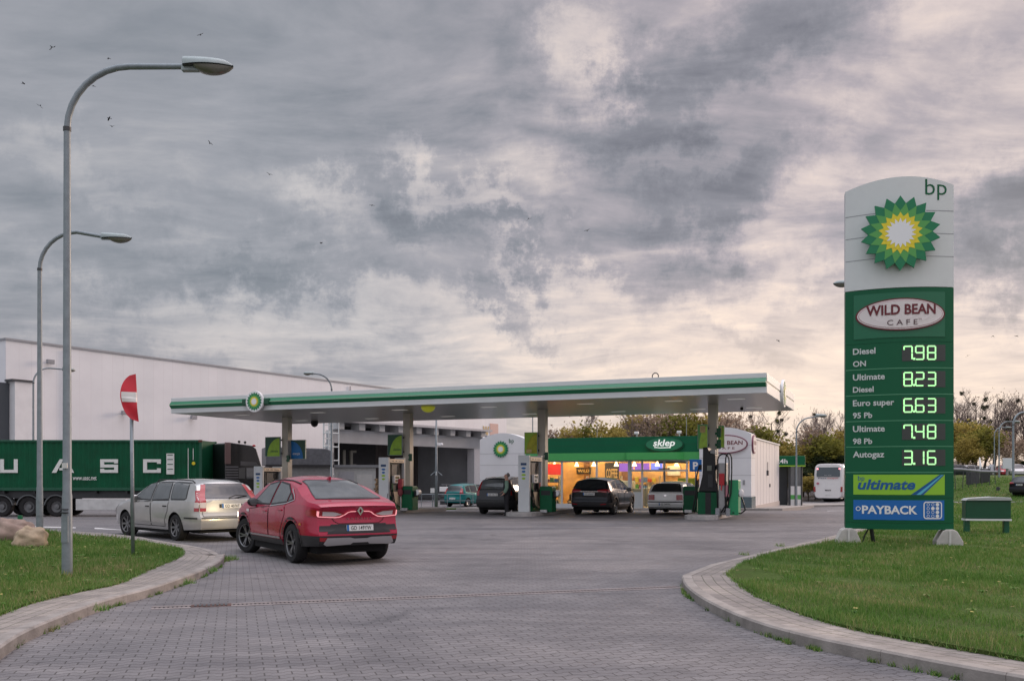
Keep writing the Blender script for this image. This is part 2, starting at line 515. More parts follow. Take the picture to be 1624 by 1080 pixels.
l_near = [Vector((-4.9, -8, 0)), Vector((-4.3, .5, 0))] + [xy(p) for p in curve_px([(-330, 1290), (-150, 1150), (0, 1047), (33, 1021), (111, 987), (178, 961.5), (237, 947), (289, 928), (322, 915), (352, 898.5), (357, 887)], 0)]
l_far = [xy(p) for p in curve_px([(350, 880), (341, 872.6), (318.5, 867), (259, 858), (207, 848), (74, 839), (-100, 834), (-300, 830)], KH)]
li_near = [Vector((-6.2, -8, 0)), Vector((-5.6, .7, 0))] + [xy(p) for p in curve_px([(-330, 1120), (-150, 1040), (0, 974.5), (55.6, 954), (137, 935.6), (185, 928), (222, 909.6), (267, 891), (287, 882)], KH)]
li_far = [xy(p) for p in curve_px([(289, 872.6), (281.5, 869.6), (207, 856), (111, 848.5), (74, 843), (-100, 838), (-300, 834)], KH)]

def border(on, of, inn, inf, name):
    nn_ = int(sum((q - p).length for p, q in zip(on, on[1:])) / .22)
    on2 = resample(smooth_line(on), nn_); of2 = resample(smooth_line([on[-1]] + of), 70)[1:]
    in2 = resample(smooth_line(inn), nn_); if2 = resample(smooth_line([inn[-1]] + inf), 70)[1:]
    O, I = on2 + of2, in2 + if2
    n = len(O)
    K = []   # inner edge of the kerb stone
    for i in range(n):
        w_ = (I[i] - O[i])
        t = (O[min(i + 1, n - 1)] - O[max(i - 1, 0)]).normalized()
        nn = Vector((-t.y, t.x, 0))
        if nn.dot(w_) < 0: nn = -nn
        d = min(0.15, w_.length * 0.8)
        K.append(O[i] + nn * d)
    z = lambda p, h: (p.x, p.y, gz(p.x, p.y) + h)
    # kerb stones: one mesh, thin joints every metre
    kb = MB()
    acc = 0
    seg = []
    for i in range(n - 1):
        seg.append(i); acc += (O[i + 1] - O[i]).length
        if acc > 0.95 or i == n - 2:
            i0, i1 = seg[0], i + 1
            idx = list(range(i0, i1 + 1))
            def pt(A, q, h, sh):
                p = A[q]
                if q == idx[0] and sh: p = p + (A[min(q + 1, n - 1)] - p).normalized() * 0.004
                return z(p, h)
            rows = [[pt(O, q, -0.06, 1) for q in idx], [pt(O, q, KH - 0.02, 1) for q in idx], [z(O[q] * 0.87 + K[q] * 0.13 if q != idx[0] else (O[q] * 0.87 + K[q] * 0.13) + (O[q + 1] - O[q]).normalized() * 0.004, KH) for q in idx], [pt(K, q, KH, 1) for q in idx], [pt(K, q, -0.05, 1) for q in idx]]
            kb.grid(rows)
            f0 = [rows[r][0] for r in range(5)]; kb.add(f0, [(0, 1, 2, 3, 4)])
            f1 = [rows[r][-1] for r in range(5)]; kb.add(f1, [(4, 3, 2, 1, 0)])
            seg = []; acc = 0
    struct(kb.build(name + '_kerb' if False else 'kerb', KERB))
    # block band
    m = 7
    pb = MB()
    rows = []
    uvs = []
    s_ = 0
    for i in range(n):
        if i: s_ += (K[i] - K[i - 1]).length
        row = []
        for j in range(m + 1):
            p = K[i].lerp(I[i], j / m)
            row.append(z(p, KH - 0.004)); uvs.append((s_, (p - K[i]).length))
        rows.append(row)
    pb.grid(rows)
    o = pb.build('pavement', BAND, smooth=True)
    uvl = o.data.uv_layers.new(name='UVMap')
    for lp in o.data.loops: uvl.data[lp.index].uv = uvs[lp.vertex_index]
    struct(o)
    return O, I, nn_ - 2
KERB = mat('kerb_concrete', (0.27, 0.246, 0.226), 0.85, var=0.28, vscale=3.5, bump=0.5, bscale=45)
RO, RI, _ = border(r_near, r_far, ri_near, ri_far, 'right')
LO, LI, LAP = border(l_near, l_far, li_near, li_far, 'left')

def inside_mask(poly, X, Y):
    inn = np.zeros(X.shape, bool)
    n = len(poly)
    for i in range(n):
        x1, y1 = poly[i][0], poly[i][1]; x2, y2 = poly[(i + 1) % n][0], poly[(i + 1) % n][1]
        if abs(y1 - y2) < 1e-12: continue
        c = ((y1 > Y) != (y2 > Y)) & (X < (x2 - x1) * (Y - y1) / (y2 - y1) + x1)
        inn ^= c
    return inn
def poly_sheet(name, outline, step, zf, m, far=None):
    P = [Vector((p[0], p[1])) for p in outline]
    xs = np.array([p.x for p in P]); ys = np.array([p.y for p in P])
    X, Y = np.meshgrid(np.arange(xs.min(), xs.max(), step), np.arange(ys.min(), ys.max(), step))
    k = inside_mask(outline, X.ravel(), Y.ravel())
    extra = [Vector((float(a), float(c))) for a, c in zip(X.ravel()[k], Y.ravel()[k])]
    n = len(P)
    vs, es, fs, *_ = delaunay_2d_cdt(P + extra, [(i, (i + 1) % n) for i in range(n)], [], 1, 1e-4)
    b = MB(); b.add([(p.x, p.y, zf(p.x, p.y)) for p in vs], fs)
    b.grid([[(p.x, p.y, zf(p.x, p.y) - d) for p in P + P[:1]] for d in (0, .2)])
    o = b.build(name, m, smooth='auto')
    o.data.update()
    if len(o.data.polygons) and o.data.polygons[0].normal.z < 0: o.data.flip_normals()
    return o
def soil_mat():
    m = bpy.data.materials.new('lawn_soil'); m.use_nodes = True
    t = NT(m.node_tree); b = m.node_tree.nodes['Principled BSDF']
    o = t.n('ShaderNodeTexCoord').outputs['Object']
    c = t.ramp(t.noise(o, 1.1, 7, 0.65, 0.4), [(0.25, (0.075, 0.080, 0.030)), (0.5, (0.060, 0.105, 0.022)), (0.62, (0.075, 0.12, 0.03)), (0.8, (0.13, 0.12, 0.06))])
    c = t.mix(1.0, c, t.ramp(t.noise(o, 30, 5, 0.7), [(0.3, (0.5, 0.5, 0.5)), (0.7, (1.4, 1.4, 1.4))]), 'MULTIPLY')
    t.l(c, b.inputs['Base Color']); b.inputs['Roughness'].default_value = 0.9; b.inputs['Specular IOR Level'].default_value = 0.1
    bn = t.n('ShaderNodeBump'); bn.inputs['Strength'].default_value = 0.8; bn.inputs['Distance'].default_value = 0.03
    t.l(t.noise(o, 40, 5, 0.7), bn.inputs['Height']); t.l(bn.outputs[0], b.inputs['Normal'])
    return m
SOIL = soil_mat()
lz = lambda x, y: gz(x, y) + KH + 0.022 + 0.018 * noise.noise((x * 0.35, y * 0.35, 3))
def lzf(x, y): return lz(x, y)
r_out = [(p.x, p.y) for p in RI] + [(110, 140), (110, -2.3)]
l_out = [(p.x, p.y) for p in LI] + [(-40, 26), (-40, -8)]
struct(poly_sheet('lawn', r_out, 1.0, lz, SOIL))
struct(poly_sheet('lawn', l_out, 0.6, lz, SOIL))

def grass_mat(name, stops):
    m = bpy.data.materials.new(name); m.use_nodes = True
    t = NT(m.node_tree); b = m.node_tree.nodes['Principled BSDF']
    g = t.n('ShaderNodeNewGeometry')
    o = t.n('ShaderNodeTexCoord').outputs['Object']
    fac = t.m('ADD', t.m('MULTIPLY', g.outputs['Random Per Island'], 0.45), t.m('MULTIPLY', t.noise(o, 0.9, 6, 0.7, 0.6), 0.95))
    fac = t.m('ADD', fac, t.m('MULTIPLY', t.m('SUBTRACT', t.noise(o, 0.28, 4, 0.6, 0.8), 0.5), 0.7))
    c = t.ramp(t.m('SUBTRACT', fac, 0.15), stops)
    t.l(c, b.inputs['Base Color']); b.inputs['Roughness'].default_value = 0.6; b.inputs['Specular IOR Level'].default_value = 0.25
    tr = t.n('ShaderNodeBsdfTranslucent'); t.l(c, tr.inputs[0])
    ms = t.n('ShaderNodeMixShader'); ms.inputs[0].default_value = 0.35
    t.l(b.outputs[0], ms.inputs[1]); t.l(tr.outputs[0], ms.inputs[2])
    t.l(ms.outputs[0], m.node_tree.nodes['Material Output'].inputs[0])
    return m
GRASS = grass_mat('grass_blades', [(0.10, (0.032, 0.090, 0.016)), (0.34, (0.075, 0.180, 0.028)), (0.52, (0.115, 0.240, 0.045)), (0.68, (0.19, 0.27, 0.075)), (0.9, (0.36, 0.31, 0.16))])
def raw_mesh(name, V, tris, m):
    me = bpy.data.meshes.new(name)
    me.vertices.add(len(V)); me.vertices.foreach_set('co', V.astype(np.float32).ravel())
    nt = len(tris)
    me.loops.add(nt * 3); me.loops.foreach_set('vertex_index', tris.astype(np.int32).ravel())
    me.polygons.add(nt); me.polygons.foreach_set('loop_start', np.arange(0, nt * 3, 3, dtype=np.int32)); me.polygons.foreach_set('loop_total', np.full(nt, 3, dtype=np.int32))
    me.materials.append(m)
    me.update(calc_edges=True)
    o = bpy.data.objects.new(name, me); COL.objects.link(o)
    return o
def grass(name, outline, regions, m):
    """regions: (x0, x1, y0, y1, density, height, width)"""
    Vs, Ts, off = [], [], 0
    for x0, x1, y0, y1, dn, hh, wd in regions:
        N = int((x1 - x0) * (y1 - y0) * dn)
        X = rng.uniform(x0, x1, N); Y = rng.uniform(y0, y1, N)
        k = inside_mask(outline, X, Y) & (np.abs(X) < Y * 0.72 + 2.5)
        # thinner, shorter growth in patches
        pat = np.sin(X * 1.3 + np.sin(Y * 0.9) * 1.7) * np.sin(Y * 1.1 + 1.3 * np.sin(X * 0.6)) + 0.6 * np.sin(X * 4.1 + Y * 2.7)
        k &= rng.uniform(0, 1, N) < np.clip(0.74 + 0.42 * pat, 0.10, 1)
        X, Y, pat = X[k], Y[k], pat[k]; N = len(X)
        if N == 0: continue
        Z = np.array([lz(a, c) for a, c in zip(X, Y)])
        a = rng.uniform(0, 2 * np.pi, N)
        h = hh * rng.lognormal(0, 0.35, N) * (0.95 + 0.25 * pat)
        ln = rng.uniform(0.1, 0.9, N) * h; la = rng.uniform(0, 2 * np.pi, N)
        ww = wd * rng.uniform(0.6, 1.4, N)
        dx_, dy_ = np.cos(a) * ww, np.sin(a) * ww
        V = np.zeros((N, 5, 3))
        V[:, 0] = np.c_[X - dx_, Y - dy_, Z - 0.01]; V[:, 1] = np.c_[X + dx_, Y + dy_, Z - 0.01]
        mx, my = X + np.cos(la) * ln * 0.35, Y + np.sin(la) * ln * 0.35
        V[:, 2] = np.c_[mx - dx_ * 0.8, my - dy_ * 0.8, Z + h * 0.6]; V[:, 3] = np.c_[mx + dx_ * 0.8, my + dy_ * 0.8, Z + h * 0.6]
        V[:, 4] = np.c_[X + np.cos(la) * ln, Y + np.sin(la) * ln, Z + h]
        i = (np.arange(N) * 5)[:, None] + off
        T = np.concatenate([i + np.array([0, 1, 3]), i + np.array([0, 3, 2]), i + np.array([2, 3, 4])], 1).reshape(-1, 3)
        Vs.append(V.reshape(-1, 3)); Ts.append(T); off += N * 5
    o = raw_mesh(name, np.concatenate(Vs), np.concatenate(Ts), m)
    return struct(o, 'stuff')
grass('grass', r_out, [(3, 12, 6, 13, 2100, 0.050, 0.0030), (4, 17, 13, 20, 1200, 0.055, 0.0042), (4, 24, 20, 30, 500, 0.06, 0.007), (8, 40, 30, 52, 120, 0.07, 0.014), (14, 56, 52, 84, 36, 0.09, 0.03)], GRASS)
grass('grass', l_out, [(-12, -4, 6, 13, 2000, 0.055, 0.0032), (-17, -4, 13, 20, 1200, 0.06, 0.0045), (-22, -6, 20, 27, 600, 0.065, 0.007)], GRASS)

# weeds in the gutter and on the joints
wb = MB()
def tuft(x, y, z, r, n, h):
    for _ in range(n):
        a = random.uniform(0, 6.28); q = random.uniform(0, r)
        px, py = x + q * math.cos(a), y + q * math.sin(a)
        la = random.uniform(0, 6.28); hh = h * random.uniform(0.4, 1.2); wd = 0.005
        cx, cy = math.cos(la), math.sin(la)
        wb.add([(px - cy * wd, py + cx * wd, z), (px + cy * wd, py - cx * wd, z), (px + cx * hh * 0.8, py + cy * hh * 0.8, z + hh)], [(0, 1, 2)])
for O_, n_ in ((RO, 26), (LO, 34)):
    for _ in range(n_):
        i = random.choice([q for q in range(len(O_) - 1) if 6 < O_[q].y < 26])
        p = O_[i]
        q = p + Vector((random.uniform(-.03, .03), random.uniform(-.05, .0), 0))
        for _ in range(random.randrange(2, 7)):
            t = Vector((O_[i + 1].x - p.x, O_[i + 1].y - p.y, 0)).normalized() * random.uniform(-.3, .3)
            tuft(q.x + t.x, q.y + t.y, gz(q.x, q.y), 0.05, 16, 0.06)
e = LO[LAP]
for _ in range(14): tuft(e.x + random.uniform(-.1, .16), e.y + random.uniform(-.25, .25), 0, 0.09, 22, 0.10)
for I_ in (RI, LI):
    for i in range(1, len(I_) - 1):
        p, q_ = I_[i], I_[i + 1]
        if p.y > 32 or p.y < 5.5: continue
        for _ in range(max(2, int((q_ - p).length / .035))):
            f = p.lerp(q_, random.random()); tuft(f.x + random.uniform(-.03, .03), f.y + random.uniform(-.03, .03), gz(f.x, f.y) + KH, .05, 7, .055)
for px, py in ((1238, 866), (1180, 880), (160, 968), (300, 925), (340, 905)):
    g_ = gp(px, py, KH); tuft(g_.x, g_.y, KH, 0.12, 50, 0.09)
for _ in range(320):   # flat rosettes of broad weeds in the lawns
    x, y = (random.uniform(-11, -4.2), random.uniform(9, 22)) if random.random() < .6 else (random.uniform(3.5, 14), random.uniform(8, 21))
    if not (inside_mask(r_out, np.array([x]), np.array([y]))[0] or inside_mask(l_out, np.array([x]), np.array([y]))[0]): continue
    z = lz(x, y)
    for q in range(random.randrange(7, 13)):
        a = random.uniform(0, 6.28); ln_ = random.uniform(.035, .085); wd = ln_ * .22; ca, sa = math.cos(a), math.sin(a)
        wb.add([(x, y, z + .01), (x + ca * ln_ * .55 - sa * wd, y + sa * ln_ * .55 + ca * wd, z + .06), (x + ca * ln_, y + sa * ln_, z + .045), (x + ca * ln_ * .55 + sa * wd, y + sa * ln_ * .55 - ca * wd, z + .06)], [(0, 1, 2, 3)])
struct(wb.build('weeds', GRASS), 'stuff')
# fallen leaves on the grass
fb = MB()
for _ in range(700):
    if random.random() < 0.6: x, y = random.uniform(3, 16), random.uniform(8, 27)
    else: x, y = random.uniform(-11, -4), random.uniform(10, 24)
    z = lz(x, y) + 0.05
    a = random.uniform(0, 6.28); s_ = random.uniform(0.018, 0.04)
    t1 = Vector((math.cos(a), math.sin(a), random.uniform(-.3, .3))) * s_; t2 = Vector((-math.sin(a), math.cos(a), random.uniform(-.3, .3))) * s_ * 0.6
    c = Vector((x, y, z))
    if inside_mask(r_out, np.array([x]), np.array([y]))[0] or inside_mask(l_out, np.array([x]), np.array([y]))[0]:
        fb.add([c - t1, c + t2, c + t1, c - t2], [(0, 1, 2, 3)])
struct(fb.build('fallen_leaves', mat('fallen_leaf', (0.30, 0.25, 0.07), 0.7, var=0.6, vscale=2)), 'stuff')

# drainage channel across the entrance
p0, p1 = gp(240, 964), gp(1079, 930.5)
dv = (p1 - p0); LN = dv.length
dr = thing('drain_channel', 'long slotted drainage channel across the block-paved entrance', 'drain', (p0.x, p0.y, 0), math.atan2(dv.y, dv.x))
b = MB(); b.box(0, LN, -0.14, -0.055, -0.02, 0.006); b.box(0, LN, 0.055, 0.14, -0.02, 0.006)
b.build('concrete_edge', mat('drain_concrete', (0.23, 0.205, 0.20), 0.85, var=0.25, vscale=3), dr)
b = MB(); b.box(0, LN, -0.055, 0.055, -0.02, 0.0015); b.build('channel_floor', VOID, dr)
b = MB()
x = 0
while x < LN:
    b.box(x, x + 0.03, -0.052, 0.052, -0.01, 0.0045); x += 0.052
b.build('grate', mat('cast_iron', (0.16, 0.13, 0.125), 0.6, 0.3, var=0.3, vscale=2), dr)
# manhole covers and road paint
def flat_patch(name, pts, z, m, label=None, cat=None, kind=None):
    b = MB(); b.add([(p[0], p[1], gz(p[0], p[1]) + z) for p in pts], [tuple(range(len(pts)))])
    o = b.build(name, m)
    if o.data.polygons[0].normal.z < 0: o.data.flip_normals()
    return struct(o)
PAINT = mat('road_paint', (0.55, 0.55, 0.54), 0.6, var=0.25, vscale=3)
for a in ([(150, 836), (330, 843), (330, 846), (150, 838.5)], [(-40, 829), (120, 835), (120, 837), (-40, 831)], [(1312, 806), (1340, 803), (1340, 805), (1312, 808)]):
    flat_patch('road_marking', [gp(*q) for q in a], 0.006, PAINT)
g_ = gp(335, 960.5)
mh = thing('drain_cover', 'small rusty iron cover beside the left end of the drainage channel', 'drain cover', (g_.x, g_.y, 0), DA)
b = MB(); b.box(-0.24, 0.24, -0.10, 0.10, -0.02, 0.012); b.build('frame', mat('rusty_iron', (0.10, 0.05, 0.04), 0.7, 0.3, var=0.4), mh)
b = MB()
for i in range(8): b.box(-0.2 + i * 0.052, -0.2 + i * 0.052 + 0.03, -0.08, 0.08, 0.012, 0.018)
b.build('grate', DKGREY, mh)

# ------------------------------------------------------------------ street lamps
LAMPLENS = mat('lamp_glass', (0.17, 0.165, 0.14), 0.2, spec=0.6)
LAMPTOP = mat('lamp_shell', (0.30, 0.35, 0.35), 0.4, 0.2, var=0.1)
def lamp(label, px, Z, H=7.85, arm=1.8, rot=0.0, head=0.74, drop=0.0, base=None, zb=None, r0=0.086, r1=0.050):
    X = (px - 812) * Z / F
    z0 = gz(X, Z) if zb is None else zb
    t = thing('street_lamp', label, 'street lamp', (X, Z, z0), rot, 'curved street lamps')
    rb = 0.95 if H > 5 else 0.6
    hh = H - z0
    pts = [(0, 0, -0.1), (0, 0, 1.2), (0, 0, 1.25), (0, 0, hh - rb)]
    rs = [r0, r0 * 0.92, r0 * 0.82, r1 * 1.05]
    for i in range(1, 9):
        a = math.pi / 2 * i / 8
        pts.append((rb * (1 - math.cos(a)), 0, hh - rb + rb * math.sin(a))); rs.append(r1)
    pts.append((arm, 0, hh - drop)); rs.append(r1 * 0.9)
    b = MB(); b.tube(pts, rs, 14); b.build('pole', GALV, t, smooth='auto')
    b = MB(); b.tube([(0, 0, hh - rb - 0.03), (0, 0, hh - rb + 0.03)], r1 * 1.25, 14); b.build('collar', DKGREY, t, smooth='auto')
    b = MB(); b.box(-0.05, 0.05, -r0 - 0.004, -r0 + 0.02, 0.5, 0.9); b.build('hatch', GALV, t)
    # cobra head: domed shell over a lens bowl
    sh, ln_ = MB(), MB()
    n, m = 12, 10
    def ring(f):
        wdt = 0.155 * (math.sin(math.pi * min(1, 0.16 + 0.84 * f)) ** 0.55) if f < 1 else 0.0
        return max(wdt, 0.03)
    rows, rows2 = [], []
    for i in range(n + 1):
        f = i / n; x = arm - 0.02 + head * f
        ww = ring(f); top = (0.15 - 0.06 * f) * (1 - max(0, (f - 0.75) / 0.25) ** 2 * 0.75)
        rows.append([(x, ww * math.cos(math.pi * j / m), hh - drop * 1.3 + 0.0 + top * math.sin(math.pi * j / m) ** 0.7) for j in range(m + 1)])
        if f > 0.22:
            q = (f - 0.22) / 0.78; bd = 0.11 * math.sin(math.pi * q) ** 0.6
            rows2.append([(x, ww * 0.9 * math.cos(math.pi * j / m), hh - drop * 1.3 - 0.015 - bd * math.sin(math.pi * j / m) ** 0.7) for j in range(m + 1)])
    sh.grid(rows); sh.add(rows[0], [tuple(range(m + 1))]); sh.box(arm - 0.05, arm + 0.2, -0.05, 0.05, hh - drop - 0.07, hh - drop + 0.01)
    sh.build('lamp_shell', LAMPTOP, t, smooth='auto')
    rim = MB(); rim.grid([[(p[0], p[1] * 1.0, hh - drop * 1.3 - 0.015) for p in (r_[0], r_[-1])] for r_ in rows]); rim.build('lamp_tray', DKGREY, t)
    ln_.grid(rows2, flip=True); ln_.build('lamp_lens', LAMPLENS, t, smooth=True)
    return t
L1 = lamp('tall grey street lamp nearest the camera, on the left lawn', 106.5, 13.9, zb=0.13, r0=.080, r1=.047)
b = MB()
b.box(-0.03, 0.05, -0.105, -0.085, 1.62, 1.70, 0)
b.build('sticker', mat('sticker', (0.6, 0.6, 0.58), 0.5), L1)
b = MB()
for z_ in (1.0, 0.95): b.tube([(-0.1 * math.cos(a), -0.1 * math.sin(a), z_) for a in np.linspace(1.0, 2.2, 8)], 0.012, 5)
b.build('clamp', BLACK, L1)
lamp('grey street lamp behind the two boulders at the back edge of the left lawn', 63, 23.3, drop=0.12, arm=1.62, zb=0.13)
lamp('distant street lamp in front of the white warehouse, behind the container lorry', 53, 53, arm=1.7, rot=R(50), H=8.0)
lamp('distant street lamp poking above the canopy roof with its arm to the left', 526, 57, H=8.0, arm=1.15, rot=R(200), head=.6)
lamp('short street lamp between the 24h kiosk and the white coach', 1263, 60, H=5.5, arm=1.25, rot=R(-8), head=.72, drop=-0.08, r0=.08, r1=.045)
lamp('street lamp behind the price sign, only its head showing past the sign', 1440, 30, H=7.95, arm=1.75, rot=R(180), head=.72, zb=0.13)
lamp('street lamp on the far right lawn with its arm reaching out of the picture', 1607, 69, H=6.5, arm=1.6, rot=R(12), r0=.11, r1=.07)
lamp('thin street lamp second from the right, behind the lawn', 1584.5, 84, H=6.7, arm=1.6, rot=R(14))
lamp('thinnest of the far street lamps, beside the smaller white billboard', 1577, 105, H=7.3, arm=1.6, rot=R(14))

# ------------------------------------------------------------------ bent no-entry sign
Zs = 1450 * (CH - .13) / (880 - HZ)
sx = (211 - 812) * Zs / F
ns = thing('no_entry_sign', 'bent red and white no entry sign on a grey pole by the left kerb', 'road sign', (sx, Zs, 0.13), 0)
top = CH + (HZ - 640) * Zs / F
b = MB(); b.tube([(0, 0, -.1), (-0.03, 0, top - .13 + .02)], 0.034, 12); b.build('pole', GALV, ns, smooth=True)
ctr = CH + (HZ - 632) * Zs / F - .13
RS = 0.455
def signpt(a, c, o=0.0):   # disc folded on a vertical line: the right half is bent back out of view
    xs_ = a
    if a <= 0.0:
        p = Vector((a * 0.58, a * 0.30, c))
        p.x += 0.10 + 0.05 * (-(c) / RS) * 0.5
    else:
        p = Vector((-a * 0.62, a * 0.72, c)); p.x += 0.10 + 0.05 * (-(c) / RS) * 0.5
    p.y += 0.02 * math.sin(c * 9 + a * 7) * (1 if c < 0 else 0.3)
    return Vector((p.x, p.y - 0.05 - o, ctr + p.z + 0.01))
def signdisc(rad, off, clip=None):
    b = MB(); rows = []
    for i in range(25):
        rr = []
        c = -rad + 2 * rad * i / 24
        if clip: c = clip[0] + (clip[1] - clip[0]) * i / 24
        wd = math.sqrt(max(0, rad * rad - c * c)) if not clip else math.sqrt(max(0, rad * rad - c * c))
        for j in range(17):
            rr.append(signpt(-wd + 2 * wd * j / 16, c, off))
        rows.append(rr)
    b.grid(rows); return b
signdisc(RS, 0.0).build('sign_plate', GREY, ns, smooth=True)
signdisc(RS - 0.002, 0.004).build('red_face', mat('sign_red', (0.62, 0.02, 0.04), 0.3, spec=0.6, var=0.15, vscale=5), ns, smooth=True)
signdisc(RS * 0.93, 0.008, (-0.085, 0.105)).build('white_bar', mat('sign_white', (0.78, 0.77, 0.74), 0.35), ns, smooth=True)

# ------------------------------------------------------------------ boulders
def boulder(label, px, py, r, col, seed, sq=(1, 1, 1), rz=0):
    Zb = F * (CH - .13) / (py - HZ)
    t = MB(); t.ball((0, 0, 0), 1, 36, 22)
    pts = []
    for v in t.v:
        q = Vector(v)
        d = 1 + 0.40 * noise.noise(q * 1.1 + Vector((seed, 0, 0))) + 0.20 * noise.noise(q * 2.6 + Vector((seed, 3, 0))) + 0.07 * noise.noise(q * 7 + Vector((0, seed, 0)))
        q = q * d
        q.z = max(q.z, -0.55)
        q.x = max(-0.93, min(0.93, q.x)) if seed > 4 else q.x
        pts.append((q.x * r * sq[0], q.y * r * sq[1], (q.z + 0.5) * r * sq[2]))
    t.v = pts
    o = t.build('boulder', col, smooth=True)
    o.location = ((px - 812) * Zb / F, Zb, 0.12); o.rotation_euler = (0, 0, rz)
    return tag(o, label, 'boulder')
boulder('large pinkish boulder at the left edge of the lawn', 12, 858, 0.56, mat('rock_pink', (0.27, 0.20, 0.165), 0.85, var=0.35, vscale=3, bump=0.8, bscale=9), 2.3, (1.15, .8, .66))
boulder('rounder tan boulder in front of the pinkish one', 48, 866, 0.34, mat('rock_tan', (0.36, 0.28, 0.19), 0.85, var=0.3, vscale=4, bump=0.8, bscale=11), 7.9, (1.08, .8, .82), 0.2)
p_ = at(32, 830, 21.6)
cn = thing('drinks_can', 'green and yellow can standing on the large boulder', 'can', (p_.x, p_.y, p_.z - 0.03), 0)
b = MB(); b.lathe([(0, 0), (.05, 0), (.055, .02), (.055, .09)], 16); b.build('lower_band', YELLOW, cn, smooth='auto')
b = MB(); b.lathe([(.056, .09), (.056, .20), (.045, .225), (0, .225)], 16); b.build('upper_band', GREEN, cn, smooth='auto')
# ------------------------------------------------------------------ vehicles
GLASS = mat('car_glass', (0.018, 0.022, 0.026), 0.04, spec=0.9)
GLASSL = mat('car_glass_hazed', (0.10, 0.11, 0.115), 0.05, spec=1.0, var=.3, vscale=2)  # paler base puts sky reflection and interior haze into the glass colour
TAIL = mat('tail_red', (0.30, 0.006, 0.012), 0.15, spec=0.7, coat=0.5)
TAILW = mat('tail_clear', (0.55, 0.50, 0.50), 0.15, spec=0.7)
PLATE = mat('plate_white', (0.70, 0.70, 0.68), 0.4)
CHROME = mat('chrome', (0.75, 0.75, 0.76), 0.12, 1.0)
ALLOY = mat('alloy', (0.36, 0.37, 0.38), 0.3, 0.8)
TRIM = mat('trim_plastic', (0.022, 0.022, 0.024), 0.55, var=0.2, vscale=8)
def paint(name, col, metal=0.35, rough=0.32):
    return mat(name, col, rough, metal, 0.35, coat=0.8 if max(col) > .2 and min(col) > .1 else 0.3, var=0.06, vscale=3)
def interp(pts, x):
    return float(np.interp(x, [p[0] for p in pts], [p[1] for p in pts]))
def isoft(pts, x, r=0.07):
    return sum(interp(pts, x + r * k / 3) * wt for k, wt in ((-3, 1), (-2, 2), (-1, 3), (0, 4), (1, 3), (2, 2), (3, 1))) / 16

